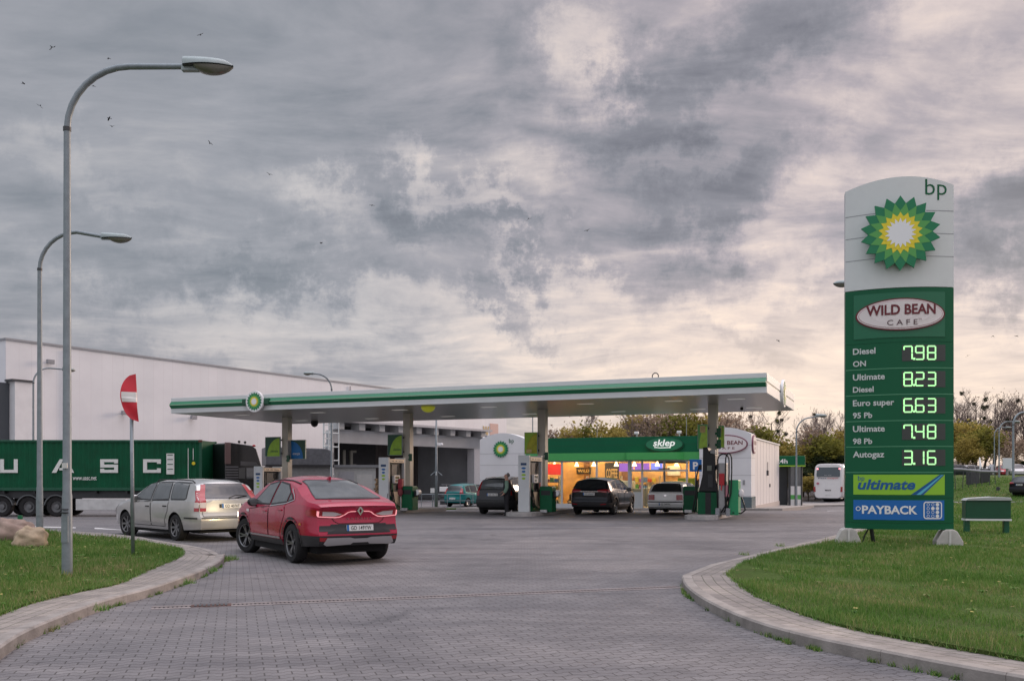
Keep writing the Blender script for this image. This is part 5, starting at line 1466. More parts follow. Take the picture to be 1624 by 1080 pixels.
# ------------------------------------------------------------------ canopy
CX = Vector((.922, -.388, 0)); CY = Vector((.388, .922, 0))
CROT = math.atan2(-.388, .922)
CO = Vector((-15.8, 42.4, 0))            # front left corner of the canopy on the ground
CLEN, CDEP, SOF, CTOP = 26.8, 9.25, 4.57, 5.26
def cl(x, y, z=None):
    p = CO + CX * x + CY * y
    return (p.x, p.y, gz(p.x, p.y) if z is None else z)
def canopy():
    t = thing('station_canopy', 'wide flat fuel station canopy with green striped white edge on four columns', 'canopy', CO, CROT)
    SOFM = bpy.data.materials.new('soffit_boards'); SOFM.use_nodes = True
    q = NT(SOFM.node_tree); bs = SOFM.node_tree.nodes['Principled BSDF']
    o = q.n('ShaderNodeTexCoord').outputs['Object']; sp = q.n('ShaderNodeSeparateXYZ'); q.l(o, sp.inputs[0])
    fr = q.m('FRACT', q.m('MULTIPLY', sp.outputs[1], 3.4)); gr = q.m('LESS_THAN', fr, .10)
    seam = q.m('LESS_THAN', q.m('FRACT', q.m('MULTIPLY', sp.outputs[0], .26)), .006)
    q.l(q.mix(q.m('MAXIMUM', gr, seam), (.27, .27, .24), (.085, .085, .08)), bs.inputs['Base Color'])
    bs.inputs['Roughness'].default_value = .28; bs.inputs['Specular IOR Level'].default_value = .7
    b = MB(); b.box(.05, CLEN - .05, .05, CDEP - .05, SOF, SOF + .06); b.build('soffit', SOFM, t)
    b = MB(); b.box(.1, CLEN - .1, .1, CDEP - .1, SOF + .07, CTOP - .06); b.build('roof_deck', GREY, t)
    H = CTOP - SOF
    W1 = mat('fascia_white', (.66, .69, .69), .35, var=.04, vscale=1)
    b = MB()
    b.box(0, CLEN, -.02, .05, SOF - .01, SOF + .20); b.box(0, CLEN, -.02, .05, CTOP - .17, CTOP)
    b.box(CLEN - .05, CLEN + .02, .05, CDEP, SOF - .01, SOF + .34); b.box(CLEN - .05, CLEN + .02, .05, CDEP, SOF + .40, CTOP)
    b.box(-.02, .05, .05, CDEP, SOF - .01, CTOP); b.box(.05, CLEN - .05, CDEP - .05, CDEP, SOF - .01, CTOP)
    b.build('fascia', W1, t, bevel=.006)
    b = MB(); m = SOF + .20; M = CTOP - .17; c = (m + M) / 2 + .0
    b.prism([(.05, m + .002), (-.02, m + .002), (-.13, c - .02), (-.13, c + .02), (-.02, M - .002), (.05, M - .002)], lambda y, z, tt: (.0 + (CLEN) * tt, y, z))
    b.build('green_band', mat('band_green', (.001, .17, .068), .3, coat=.15, var=.04), t)
    b = MB(); b.box(0.0, CLEN, -.139, -.128, c - .012, c + .012); b.build('band_line', mat('band_line', (.45, .62, .45), .4), t)
    b = MB(); b.box(CLEN - .04, CLEN + .004, .05, CDEP, SOF + .34, SOF + .40); b.build('side_groove', DKGREEN, t)
    # round badges
    def badge(name, fn, r):
        b = MB(); b.prism(ell(r, r, 40), lambda a, q_, tt: fn(a, q_, .02 + .10 * tt)); bd = b.build('badge', WHITE2, t, bevel=.015)
        b = MB(); helios(b, r * .88, lambda a, q_, o: fn(a, q_, .12 + o), .012); b.build('sunburst_logo', LOGOM, bd)
    fx = 4.93
    badge('b', lambda a, q_, o: Vector((fx + a, -.12 - o, SOF + H / 2 + q_ + .02)), .47)
    b = MB(); b.box(fx - .72, fx + .72, -.19, -.02, c - .13, c + .13); b.build('badge_bracket', DKGREEN, t, bevel=.02)
    badge('b', lambda a, q_, o: Vector((CLEN + o, 4.6 + a, SOF + H / 2 + q_)), .55)
    # columns
    cmx = mat('column_paint', (.52, .49, .42), .5, var=.06, vscale=2)
    for x in (3.05, 9.92, 16.66, 24.1):
        b = MB(); b.box(x - .18, x + .18, 4.45, 4.81, -.7, SOF + .02); b.build('column', cmx, t, bevel=.015)
    # recessed lamps in the soffit
    le = mat('soffit_lamp', (.8, .8, .78), .3, emit=(1, .96, .88), estr=.10)
    for x in (2.2, 6.5, 10.8, 15.1, 19.4, 23.0, 25.4):
        for y in (2.3, 7.0):
            b = MB(); b.box(x - .32, x + .32, y - .16, y + .16, SOF - .012, SOF + .01); b.build('ceiling_lamp', le, t)
    b = MB(); b.ball((0, 0, 0), (.38, .38, .24), 20, 10); b.v = [(12.8 + p[0] * .8, 1.2 + p[1] * .8, SOF + min(0, p[2])) for p in b.v]; b.build('yellow_dome', mat('dome_yellow', (.5, .55, .04), .4, emit=(.6, .6, .05), estr=.15), t, smooth=True)  # yellow-green half dome below the soffit, weakly emissive
    b = MB(); b.ball((0, 0, 0), (.2, .2, .22), 16, 10); b.v = [(2.6 + p[0], 7.6 + p[1], SOF + min(0, p[2]) - .1) for p in b.v]; b.lathe([(.2, -.1), (.2, 0)], 16, lambda a, q_, h: (2.6 + a, 7.6 + q_, SOF + h)); b.build('camera_dome', BLACK, t, smooth=True)
    b = MB(); b.ball((0, 0, 0), .07, 10, 8); b.v = [(24.9 + p[0], 6.9 + p[1], SOF + p[2] - .05) for p in b.v]; b.build('camera_dome', BLACK, t, smooth=True)
    # small ring antenna and vent pipes on the roof
    b = MB(); b.lathe([(.1, 0), (.12, .02), (.14, 0), (.12, -.02)], 20, lambda a, q_, h: (22.6 + a, 1.0 + h, CTOP + .16 + q_), closed=True); b.tube([(22.6, 1, CTOP - .1), (22.6, 1, CTOP + .05)], .02, 6); b.build('roof_ring', DKGREY, t, smooth=True)
    b = MB(); b.tube([(7.4, 5, CTOP - .1), (7.4, 5, CTOP + .35)], .03, 6); b.tube([(14.6, 4, CTOP - .1), (14.6, 4, CTOP + .2)], .03, 6); b.tube([(14.2, 4, CTOP - .1), (14.2, 4, CTOP + .12)], .03, 6); b.tube([(16.0, 7, CTOP - .1), (16.0, 7, CTOP + .5)], .03, 6); b.build('vent_pipe', GALV, t)
canopy()

# ------------------------------------------------------------------ pump islands, pumps, boards, bins
COLX = (3.05, 9.92, 16.66, 24.1)
ISL = mat('island_concrete', (.42, .40, .385), .8, var=.2, vscale=4)
def island(x, lb):
    o = cl(x, 4.63)
    t = thing('pump_island', lb, 'pump island', o, CROT, 'kerbed pump islands')
    po = []
    for a in np.linspace(-math.pi / 2, math.pi / 2, 9): po.append((.62 * math.sin(a) * 1.0, 2.6 + .62 * math.cos(a) * .8))
    po = po + [(-a, -c) for a, c in po]
    b = MB(); b.prism(po[::-1], lambda a, c, tt: (a, c, -.12 + .28 * tt)); b.build('kerb_slab', ISL, t, bevel=.02)
    return t
for x, lb in zip(COLX, ('farthest pump island under the canopy, behind the silver estate and red SUV', 'pump island right behind the red SUV, under the second column', 'pump island between the dark minivan and the black SUV', 'pump island nearest the price sign, carrying the black diesel pump')): island(x, lb)
HOSE = mat('hose_rubber', (.012, .012, .013), .5)
def swoosh(b, w_, h_, fn, ks=(0, 1)):
    """white field with a green quarter sweep"""
    n = 14
    cur = [(w_ * (-.5 + i / n), h_ * (.12 + .75 * (1 - i / n) ** 1.8)) for i in range(n + 1)]
    for (a0, c0), (a1, c1) in zip(cur, cur[1:]):
        b.add([fn(a0, 0), fn(a1, 0), fn(a1, c1), fn(a0, c0)], [(0, 1, 2, 3)], ks[0])
        b.add([fn(a0, c0), fn(a1, c1), fn(a1, h_), fn(a0, h_)], [(0, 1, 2, 3)], ks[1])
def pump(x, y, lb):
    t = thing('fuel_pump', lb, 'fuel pump', cl(x, y), CROT, 'tall white fuel pumps')
    z0, H = .15, 2.52
    W2, LH = .255, .70
    cab = mat('pump_white', (.62, .65, .66), .35, var=.04)
    b = MB()
    for s_ in (-1, 1): b.box(-W2, W2, s_ * LH - .07, s_ * LH + .07, z0, H)
    b.build('end_panel', cab, t, bevel=.025)
    b = MB(); b.box(-W2 - .01, W2 + .01, -LH + .07, LH - .07, H - .24, H - .07); hd = b.build('header', CREAM, t, bevel=.01)
    b = MB()
    for s_ in (-1, 1):
        f = lambda p: Vector((s_ * (W2 + .014), s_ * p.x, p.z + H - .19))
        b.merge(text('Pb98   ON   Ultimate', .085, bold=.01, width=1.0), f)
    b.build('lettering', DKGREY, hd)
    b = MB(); b.box(-.13, .13, -LH + .07, LH - .07, z0 + .85, H - .24); b.build('nozzle_bay', DKGREY, t)
    b = MB(); b.box(-.21, .21, -LH + .07, LH - .07, z0, z0 + .85); b.build('lower_cabinet', mat('pump_black', (.02, .022, .024), .5), t)
    b = MB()
    for s_ in (-1, 1): swoosh(b, 1.2, .80, lambda a, c: Vector((s_ * .216, s_ * a, z0 + .03 + c)))
    b.build('sweep_panel', [GREEN, CREAM], t)
    for s_ in (-1, 1):
        b = MB(); b.box(s_ * .13, s_ * .27, -.26, .26, 1.36, 1.72) if s_ > 0 else b.box(-.27, -.13, -.26, .26, 1.36, 1.72)
        d = b.build('display', WHITE2, t, bevel=.02)
        b = MB(); b.box(s_ * .272 - .003, s_ * .272 + .003, -.18, .18, 1.56, 1.67); b.box(s_ * .272 - .003, s_ * .272 + .003, -.18, .02, 1.42, 1.52); b.build('screen', mat('lcd', (.16, .18, .15), .2), d)
        for i, yy in enumerate((-.52, -.38, .38, .52)):
            cm = [BLACK, GREEN, BLACK, RED][i]
            b = MB(); b.box(s_ * .2 - .05, s_ * .2 + .05, yy - .045, yy + .045, 1.12, 1.36); b.tube([(s_ * .2, yy, 1.14), (s_ * .27, yy, 1.05), (s_ * .25, yy, .98)], .022, 6)
            b.build('nozzle', cm, t, bevel=.02)
            b = MB(); b.tube([(s_ * .26, yy, 1.0), (s_ * .34, yy, .6), (s_ * .33, yy * .94, .34), (s_ * .27, yy * .9, .40), (s_ * .23, yy * .9, .9), (s_ * .18, yy * .92, 1.5), (s_ * .16, yy * .9, 2.2)], .020, 6); b.build('hose', HOSE, t, smooth=True)
    # stickers on the end that faces the road
    b = MB(); b.box(-.13, .13, -LH - .074, -LH - .069, 2.10, 2.20); b.build('sticker', mat('sticker_navy', (.01, .05, .14), .4), t)
    for k, (zz, mm) in enumerate(((1.98, BLUE), (1.84, BLUE), (1.70, LIME), (1.55, LIME))):
        b = MB(); b.prism(ell(.10 - .015 * (k % 2), .045, 16), lambda a, c, tt: (a, -LH - .068 - .006 * tt, zz + c)); b.build('sticker', mm, t)
    b = MB(); b.tube([(-W2 * .6, 0, z0 - .1), (-W2 * .6, 0, z0)], .1, 6)
    return t
pump(3.05, 3.15, 'white fuel pump farthest left, between the lorry cab and the red SUV roof')
pump(9.92, 3.15, 'white fuel pump just right of the red SUV, beside a red cloth holder')
pump(16.66, 3.15, 'white fuel pump between the dark minivan and the black SUV')
# black high-flow diesel pump with its loops of hose
def diesel():
    t = thing('diesel_pump', 'black diesel pump on a green base with looping hoses, beside the silver hatchback', 'fuel pump', cl(24.22, 3.3), CROT)
    t.scale = (.84, 1, 1)
    b = MB(); b.box(-.48, .48, -.45, .45, .15, 1.02); b.build('base_cabinet', GREEN, t, bevel=.03)
    b = MB(); b.box(-.12, .14, -.458, -.44, .16, 1.01); b.build('black_stripe', BLACK, t)
    b = MB(); b.prism([(-.46, 1.03), (.46, 1.03), (.34, 1.55), (.31, 2.5), (.05, 2.55), (-.05, 2.78), (-.26, 2.78), (-.28, 1.7), (-.36, 1.4)], lambda a, c, tt: (a, -.36 + .72 * tt, c)); b.build('body', mat('pump_dark', (.008, .009, .010), .5, var=.3), t, bevel=.04, seg=3)
    b = MB(); b.box(-.02, .22, -.385, -.355, 1.2, 1.72); b.build('front_panel', mat('pump_panel', (.03, .033, .036), .4), t, bevel=.02)
    b = MB(); b.box(.05, .30, -.30, .0, 2.5, 2.68); b.build('top_box', mat('pump_grey', (.32, .32, .32), .5), t, bevel=.03)
    b = MB(); b.box(-.05, .16, -.40, -.36, 1.86, 2.06); b.build('screen', mat('lcd', (.16, .18, .15), .2), t)
    for x in (-.42, .40):
        b = MB(); b.box(x - .06, x + .06, -.3, -.1, 1.9, 2.1); b.build('hose_arm', BLACK, t, bevel=.02)
    b = MB(); b.tube([(-.44, -.3, 2.05), (-.56, -.35, 1.6), (-.62, -.36, .8), (-.72, -.32, .35), (-.66, -.3, .22), (-.58, -.3, .5), (-.52, -.36, 1.1), (-.46, -.38, 1.32)], .035, 8); b.build('hose', HOSE, t, smooth=True)
    b = MB(); b.tube([(.42, -.25, 2.05), (.52, -.30, 1.7), (.56, -.30, 1.2), (.66, -.3, .5), (.8, -.32, .22), (.92, -.3, .5), (.86, -.3, .95)], .035, 8); b.build('hose', HOSE, t, smooth=True)
    b = MB(); b.box(-.53, -.44, -.44, -.34, 1.2, 1.5); b.build('nozzle', BLACK, t, bevel=.02)
    return t
diesel()
def lpg():
    t = thing('gas_pump', 'slim green and grey gas dispenser with red nozzle and tall hose loops', 'fuel pump', cl(25.0, 2.9), CROT)
    b = MB(); b.box(.05, .42, -.3, .3, .15, 1.50); b.build('cabinet', mat('lpg_green', (.02, .30, .12), .4), t, bevel=.03)
    b = MB(); b.box(-.34, -.06, -.28, .28, .15, 2.15); b.build('hose_mast', mat('mast_grey', (.38, .38, .38), .4, .3), t, bevel=.03)
    b = MB(); b.box(-.30, -.10, -.36, -.27, 1.3, 1.75); b.tube([(-.2, -.36, 1.35), (-.2, -.44, 1.1)], .03, 6); b.build('nozzle', RED, t, bevel=.02)
    b = MB(); b.box(-.1, .08, -.36, -.27, .85, 1.3); b.build('cloth_box', mat('rose', (.5, .2, .24), .5), t, bevel=.02)
    for x0, x1, top in ((-.35, .08, 2.5), (-.05, .18, 2.52)):
        pts = [(x0, -.33, .35), (x0 - .02, -.35, 1.0), (x0, -.34, 2.0)] + [((x0 + x1) / 2 - (x1 - x0) / 2 * math.cos(a), -.34, 2.25 + (top - 2.25) * math.sin(a)) for a in np.linspace(0, math.pi, 9)] + [(x1, -.34, 1.8), (x1 - .03, -.35, 1.0), (x1 - .15, -.36, .5), (x1 - .3, -.37, .25)]
        b = MB(); b.tube(pts, .026, 8); b.build('hose', HOSE, t, smooth=True)
    b = MB(); b.tube([(.42, -.1, 1.1), (.6, -.15, .6), (.66, -.16, .35), (.5, -.18, .22), (.2, -.3, .25)], .03, 8); b.build('hose', HOSE, t, smooth=True)
    b = MB(); b.ball((.50, -.2, 1.0), (.10, .10, .17), 12, 10); b.build('glove_holder', WHITE2, t, smooth=True)
    b = MB(); b.box(-.42, -.26, -.5, -.3, .12, .42); b.box(-.02, .12, -.5, -.3, .12, .42); b.build('foot_guard', GREY, t, bevel=.02)
lpg()
def board(x, y, lb, side, w_=.9, kind='green', rot=0.0, z=2.62, h=.98):
    o = Vector(cl(x, y, 0))
    t = thing('poster_board', lb, 'poster board', (o.x, o.y, z), CROT + rot, 'advertising boards on the canopy columns')
    s_ = side
    x0, x1 = (-w_, 0) if s_ < 0 else (0, w_)
    b = MB(); b.box(x0, x1, -.04, .04, 0, h); b.build('frame', mat('board_frame', (.30, .38, .36), .4, .2), t, bevel=.008)
    base = {'green': DKGREEN, 'blue': DKGREEN, 'photo': LIME, 'lime': LTGREEN}[kind]
    b = MB(); b.box(x0 + .02, x1 - .02, -.046, -.041, .02, h - .02); b.build('poster', base, t)
    disc = {'green': mat('poster_lime', (.30, .52, .04), .5, var=.15), 'blue': mat('poster_blue', (.01, .17, .48), .5, var=.15), 'photo': mat('poster_olive', (.42, .42, .02), .5, var=.4, vscale=3), 'lime': mat('poster_bright', (.42, .66, .08), .5, var=.2)}[kind]
    pl = []
    W_, Hh = w_ - .04, h - .04
    for i in range(15):
        a = math.pi / 2 * i / 14
        pl.append((W_ * .86 * math.cos(a), Hh * .95 * math.sin(a)))
    pl = [(0, 0)] + pl
    fx = (lambda a: x1 - .02 - a) if kind != 'blue' else (lambda a: x0 + .02 + a)
    b = MB(); b.prism(pl if kind == 'blue' else pl[::-1], lambda a, c, tt: (fx(a), -.046 - .004 * tt, .02 + c)); b.build('poster_arc', disc, t)
    if kind in ('green', 'blue'):
        b = MB(); b.merge(text('ultimate' if kind == 'green' else 'energia', .17, bold=.01, shear=.12, width=w_ * .5), lambda p: Vector((p.x + (x0 + x1) / 2 + (.12 if kind == 'green' else -.1), -.054, p.z + .22)))
        b.build('lettering', DKGREEN if kind == 'green' else PLATE, t)
    else:
        b = MB(); b.box(x0 + .1, x0 + .1 + w_ * .4, -.052, -.049, .06, .2) if kind == 'photo' else b.box(x0 + .1, x1 - .1, -.052, -.049, h * .66, h - .06)
        b.build('poster_picture', mat('poster_warm', (.55, .42, .18), .5, var=.3), t)
    b = MB(); b.box(-.03, .03, .04, .10, .12, .2); b.box(-.03, .03, .04, .10, h - .2, h - .12); b.build('bracket', DKGREY, t)
board(2.9, 4.3, 'green poster board with a lime arc, on the leftmost canopy column', -1)
board(3.23, 4.75, 'poster board with a blue arc, right of the leftmost canopy column', 1, .85, 'blue', z=2.5, h=.95)
board(9.8, 4.3, 'green poster board with a lime arc, on the column behind the red SUV pump', -1, .78)
board(16.55, 4.3, 'olive yellow picture board on the column beside the black SUV', -1, .62, 'photo', h=.95)
board(23.95, 4.3, 'bright green and orange board on the column at the diesel pump', -1, .42, 'lime', h=1.0, z=2.75)
board(24.3, 4.6, 'narrow board right of the column at the diesel pump', 1, .26, 'lime', h=.9, z=2.8)
def flags(x, lb):
    o = Vector(cl(x, 4.35, 0))
    t = thing('pump_number_sign', lb, 'number sign', (o.x, o.y, 2.35), CROT, 'small green number signs on the columns')
    b = MB(); b.box(.20, .36, -.03, .03, .0, .34); b.box(.14, .2, -.01, .01, .05, .1); b.box(.14, .2, -.01, .01, .24, .29); b.build('plate', DKGREEN, t, bevel=.01)
    return t
for x, lb in ((9.92, 'small green number sign on the column behind the second pump'), (16.66, 'small dark number sign on the column by the black SUV'), (3.05, 'small green number sign on the leftmost column')): flags(x, lb)
o = Vector(cl(24.1, 4.35, 0))
for z_, lb in ((3.22, 'upper of two green square signs on the column by the cafe oval'), (2.76, 'lower of two green square signs on the column by the cafe oval')):
    t = thing('pump_number_sign', lb, 'number sign', (o.x, o.y, z_), CROT, 'small green number signs on the columns')
    b = MB(); b.box(.19, .36, -.03, .03, 0, .36); b.box(.12, .19, -.01, .01, .1, .2); b.build('plate', GREEN, t, bevel=.01)
    b = MB(); b.prism([(.22, .08), (.33, .08), (.33, .28), (.22, .28)], lambda a, c, tt: (a, -.03 - .006 * tt, c)); b.build('face', DKGREEN, t)
def bin_(x, y, lb, w_=.55):
    t = thing('service_bin', lb, 'waste bin', cl(x, y), CROT, 'green service bins on the pump islands')
    b = MB(); b.prism([(-.28, .14), (.28, .14), (.28, 1.12), (.2, 1.22), (-.28, 1.22)], lambda a, c, tt: (-w_ / 2 + w_ * tt, a, c)); b.build('cabinet', GREEN, t, bevel=.03)
    b = MB(); b.box(-w_ / 2 + .07, w_ / 2 - .07, -.292, -.27, .85, 1.05); b.build('bin_flap', BLACK, t)
    b = MB(); b.box(w_ / 2, w_ / 2 + .14, -.16, .12, .75, 1.02); r_ = b.build('towel_holder', BLACK, t, bevel=.03)
    b = MB(); b.lathe([(0, 0), (.13, 0), (.13, .24), (0, .24)], 18, lambda a, c, h: (w_ / 2 + .17 + a * .7, -.14 + h, .94 + c)); b.build('paper_roll', WHITE2, r_, smooth='auto')
    b = MB(); b.box(-.2, .1, -.42, -.3, .12, .24); b.build('foot_pedal', STEEL, t)
bin_(10.75, 3.3, 'green service bin right of the second pump with a white paper roll')
bin_(17.4, 3.3, 'green service bin between the third pump and the black SUV')
bin_(23.0, 5.6, 'pale green service bin behind the silver hatchback', .6)
def bucket(x, y, lb):
    t = thing('squeegee_bucket', lb, 'bucket', cl(x, y, None), CROT, 'window wash buckets on the islands')
    b = MB(); b.lathe([(.12, .16), (.15, .46), (.13, .46), (.11, .2)], 16); b.build('bucket', RED, t, smooth='auto')
    b = MB(); b.tube([(.02, 0, .25), (.1, .05, .9)], .014, 6); b.build('squeegee', BLACK, t)
bucket(10.3, 1.9, 'red squeegee bucket at the end of the second pump')
b = MB()
t = thing('cloth_dispenser', 'red wiping cloth holder hung at the side of the second pump', 'dispenser', cl(10.45, 3.0), CROT)
b = MB(); b.box(-.1, .1, -.12, .12, 1.1, 1.55); b.build('holder', mat('cloth_red', (.35, .03, .05), .6), t, bevel=.05, seg=3)
b = MB(); b.ball((0, -.05, .95), (.13, .12, .2), 12, 8); b.build('cloth', mat('cloth_maroon', (.25, .06, .07), .9), t, smooth=True)
b = MB(); b.tube([(0, 0, -.02), (0, 0, 1.1)], .03, 8); b.build('post', STEEL, t)

# ------------------------------------------------------------------ shop
SO = Vector((10.25, 49.7, 0)); SG = -.24
def shop():
    t = thing('shop_building', 'fuel station shop with green fascia, lit windows and two white arched pylons', 'shop', (SO.x, SO.y, 0), CROT)
    gp_ = WHITE
    WL = mat('cladding_white', (.72, .73, .75), .45, var=.04, vscale=.8)
    Hs = 3.85
    # rear walls, floor, roof
    b = MB(); b.box(-13.0, 0, 12.2, 12.4, SG, 3.7); b.box(-13.1, -12.9, .3, 12.2, SG, 3.7); b.build('rear_wall', WL, t)
    b = MB(); b.box(-13.0, 0, .3, 12.3, 3.5, 3.62); b.build('roof', GREY, t)
    b = MB(); b.box(-10.2, 0, .05, 12.2, SG - .3, -.08); b.build('floor', mat('shop_floor', (.35, .30, .25), .4), t)
    b = MB(); b.box(-10.2, 0, .2, 12.2, 3.0, 3.06); b.build('ceiling', mat('shop_ceiling', (.6, .58, .52), .7), t)
    warmw = mat('shop_wall_orange', (.62, .36, .13), .6, var=.3, vscale=1.2)
    b = MB(); b.box(-10.15, -.05, 6.0, 6.1, -.08, 3.0); b.build('inner_wall', warmw, t)
    b = MB(); b.box(-10.15, -10.1, .3, 6.0, -.08, 3.0); b.box(-.12, -.05, .3, 6.0, -.08, 3.0); b.build('inner_wall', warmw, t)
    # fascia
    b = MB(); b.box(-10.2, 0, -.10, .10, 2.98, Hs); b.build('fascia', mat('shop_fascia_green', (.0006, .115, .050), .45, spec=.3, var=.06, vscale=1), t)
    b = MB(); b.box(-10.2, 0, -.104, -.09, 3.39, 3.405); b.box(-10.2, 0, -.104, -.09, 3.72, 3.735); b.build('fascia_seam', DKGREEN, t)
    lg = mat('shop_band_green', (.07, .40, .11), .4, var=.04)
    b = MB(); b.box(-10.2, 0, -.13, .08, 2.55, 2.975); b.build('lower_band', lg, t)
    b = MB(); b.prism([(-4.2, 0), (-.9, 0), (-1.15, -.55), (-3.95, -.55)], lambda a, c, tt: (a, -.13 + c, 2.56 + .40 * tt)); b.build('door_canopy', lg, t)
    # oval shop sign
    ov = thing('shop_sign', 'green oval sign with white lettering on the shop fascia', 'sign', (SO + CX * -1.95)[:], CROT)
    b = MB(); b.prism(ell(1.08, .42, 40), lambda a, c, tt: (a, -.11 - .10 * tt, 3.37 + c)); b.build('dark_rim', DKGREEN, ov)  # dark green backing, wider than the face and set lower
    b = MB(); b.prism(ell(1.02, .36, 40), lambda a, c, tt: (a, -.21 - .06 * tt, 3.40 + c)); b.build('oval_face', mat('oval_green', (.006, .19, .09), .3, coat=.3), ov)
    b = MB(); b.merge(text('sklep', .50, bold=.022, shear=.2, width=1.22), lambda p: Vector((p.x, -.285, p.z + 3.32)))
    ln_ = [(-.55, 3.22), (-.2, 3.19), (.30, 3.20), (.40, 3.30)]
    for (a0, c0), (a1, c1) in zip(ln_, ln_[1:]): b.prism([(a0, c0), (a1, c1), (a1 - .01, c1 + .05), (a0, c0 + .05)], lambda a, c, tt: (a, -.272 - .012 * tt, c))
    b.build('lettering', mat('sign_lit_white', (.8, .8, .78), .4, emit=(1, 1, .97), estr=.35), ov)
    # glazing
    fr = mat('window_frame', (.50, .52, .54), .4, .1)
    gl = bpy.data.materials.new('shop_glass'); gl.use_nodes = True
    q = NT(gl.node_tree); gl.node_tree.nodes.remove(gl.node_tree.nodes['Principled BSDF'])
    tr = q.n('ShaderNodeBsdfTransparent'); tr.inputs[0].default_value = (.93, .95, .94, 1); gs = q.n('ShaderNodeBsdfGlossy'); gs.inputs['Roughness'].default_value = .03
    fz = q.n('ShaderNodeFresnel'); fz.inputs[0].default_value = 1.35
    mx = q.n('ShaderNodeMixShader'); q.l(fz.outputs[0], mx.inputs[0]); q.l(tr.outputs[0], mx.inputs[1]); q.l(gs.outputs[0], mx.inputs[2]); q.l(mx.outputs[0], gl.node_tree.nodes['Material Output'].inputs[0])
    mul = [-10.2, -9.65, -8.0, -5.9, -3.9, -3.25, -2.0, -.75, -.02]
    for i, (a, c) in enumerate(zip(mul, mul[1:])):
        door = 4 <= i <= 6
        ww = bpy.data.objects.new('door' if door else 'window', None); COL.objects.link(ww); ww.parent = t
        yb = -.02
        b = MB(); m_ = .05
        b.box(a, a + m_, yb, yb + .10, -.2, 2.55); b.box(c - m_, c - .002, yb, yb + .10, -.2, 2.55); b.box(a + m_, c - m_, yb, yb + .10, 2.47, 2.549); b.box(a + m_, c - m_, yb, yb + .10, -.2, -.1 if door else .08)
        if door: b.box(a + m_, c - m_, yb - .01, yb + .09, 1.92, 2.02)
        if i == 3: b.box(c - .16, c - m_, yb - .02, yb + .09, -.2, 2.55)
        b.build('frame', fr, ww)
        b = MB(); b.box(a + m_, c - m_, yb + .045, yb + .05, -.1 if door else .08, 2.47); b.build('pane', gl, ww)
        if i in (4, 3):
            b = MB(); b.box(a + m_, c - m_, yb + .03, yb + .04, -.1, .78); b.build('frosted_panel', mat('frosted', (.42, .45, .46), .5), ww)
    b = MB(); b.box(-2.03, -1.97, -.06, .0, -.1, 1.92); b.box(-2.3, -1.7, -.08, -.0, 2.03, 2.10); b.build('door_sensor', DKGREY, t)
    # ceiling lights (these are lit in the photo)
    le = mat('shop_lamp', (.9, .85, .7), .4, emit=(1, .74, .40), estr=24)
    for x in (-9.4, -7.6, -5.8, -4.2, -2.6, -1.0):
        for y in (1.4, 3.6, 5.2):
            b = MB(); b.box(x - .35, x + .35, y - .18, y + .18, 2.96, 2.985); b.build('ceiling_lamp', le, t)
    # left pylon
    def arch(x0, x1, zs, zp, n=18): return [(x0, SG)] + [(x1, SG)] + [(x1 + (x0 - x1) * i / n, zs + (zp - zs) * math.sin(math.pi * i / n) ** .9) for i in range(n + 1)]
    po = arch(-13.1, -10.2, 3.83, 4.20)
    b = MB(); b.prism(po, lambda a, c, tt: (a, -.25 + .75 * tt, c)); pw = b.build('left_pylon', WL, t)
    b = MB()
    for z_ in (.62, 1.42, 2.3, 2.98): b.box(-13.095, -10.205, -.256, -.24, z_, z_ + .014)
    b.build('panel_seam', GREY, pw)
    b = MB(); helios(b, .50, lambda a, c, o: Vector((-11.72 + a, -.26 - o, 3.25 + c)), .05); b.build('sunburst_logo', LOGOM, pw)
    b = MB(); b.merge(text('bp', .36, bold=.004, width=.30), lambda p: Vector((p.x - 11.05, -.262, p.z + 3.62))); b.build('lettering', GREEN, pw)
    # cafe pylon and side wall
    po = arch(0.002, 2.74, 3.90, 4.26)
    b = MB(); b.prism(po, lambda a, c, tt: (a, -.35 + 1.45 * tt, c)); pc = b.build('cafe_pylon', WL, t)
    b = MB()
    for z_ in (.60, 1.70, 2.62, 3.30): b.box(.006, 2.735, -.356, -.34, z_, z_ + .012); b.box(2.73, 2.747, -.34, 1.09, z_, z_ + .012)
    b.build('panel_seam', GREY, pc)
    b = MB(); b.box(.0, 2.77, -.375, -.345, SG, .56); b.box(2.735, 2.77, -.345, 1.1, SG, .56); b.build('plinth', mat('plinth_grey', (.10, .14, .16), .25, var=.1), pc)
    sw = mat('side_cladding', (.70, .68, .68), .45, var=.04, vscale=.8)
    b = MB(); b.box(2.2, 2.70, 1.10, 12.4, SG, 3.68); b.box(.0, 2.2, 12.2, 12.4, SG, 3.6); b.build('side_wall', sw, t)
    b = MB(); b.box(2.15, 2.76, 1.10, 12.42, 3.68, 3.76); b.build('coping', WL, t)
    b = MB()
    for k in range(8): b.box(2.70, 2.708, 2.2 + k * 1.3, 2.212 + k * 1.3, SG, 3.66)
    b.build('panel_seam', mat('seam_pale', (.55, .53, .53), .5), t)
    b = MB(); b.box(2.70, 2.75, 1.2, 12.3, SG, .05); b.build('plinth', mat('plinth_light', (.45, .40, .38), .5), t)
    b = MB(); b.box(2.70, 2.80, 6.2, 6.45, 1.7, 2.0); b.tube([(2.75, 6.3, 2.0), (2.75, 6.3, 2.5)], .02, 6); b.box(2.70, 2.76, 7.4, 7.6, 1.0, 1.2); b.build('wall_box', DKGREY, t)
    b = MB(); b.box(2.30, 2.42, -.37, -.35, 1.2, 1.45); b.build('wall_socket', GREY, pc)
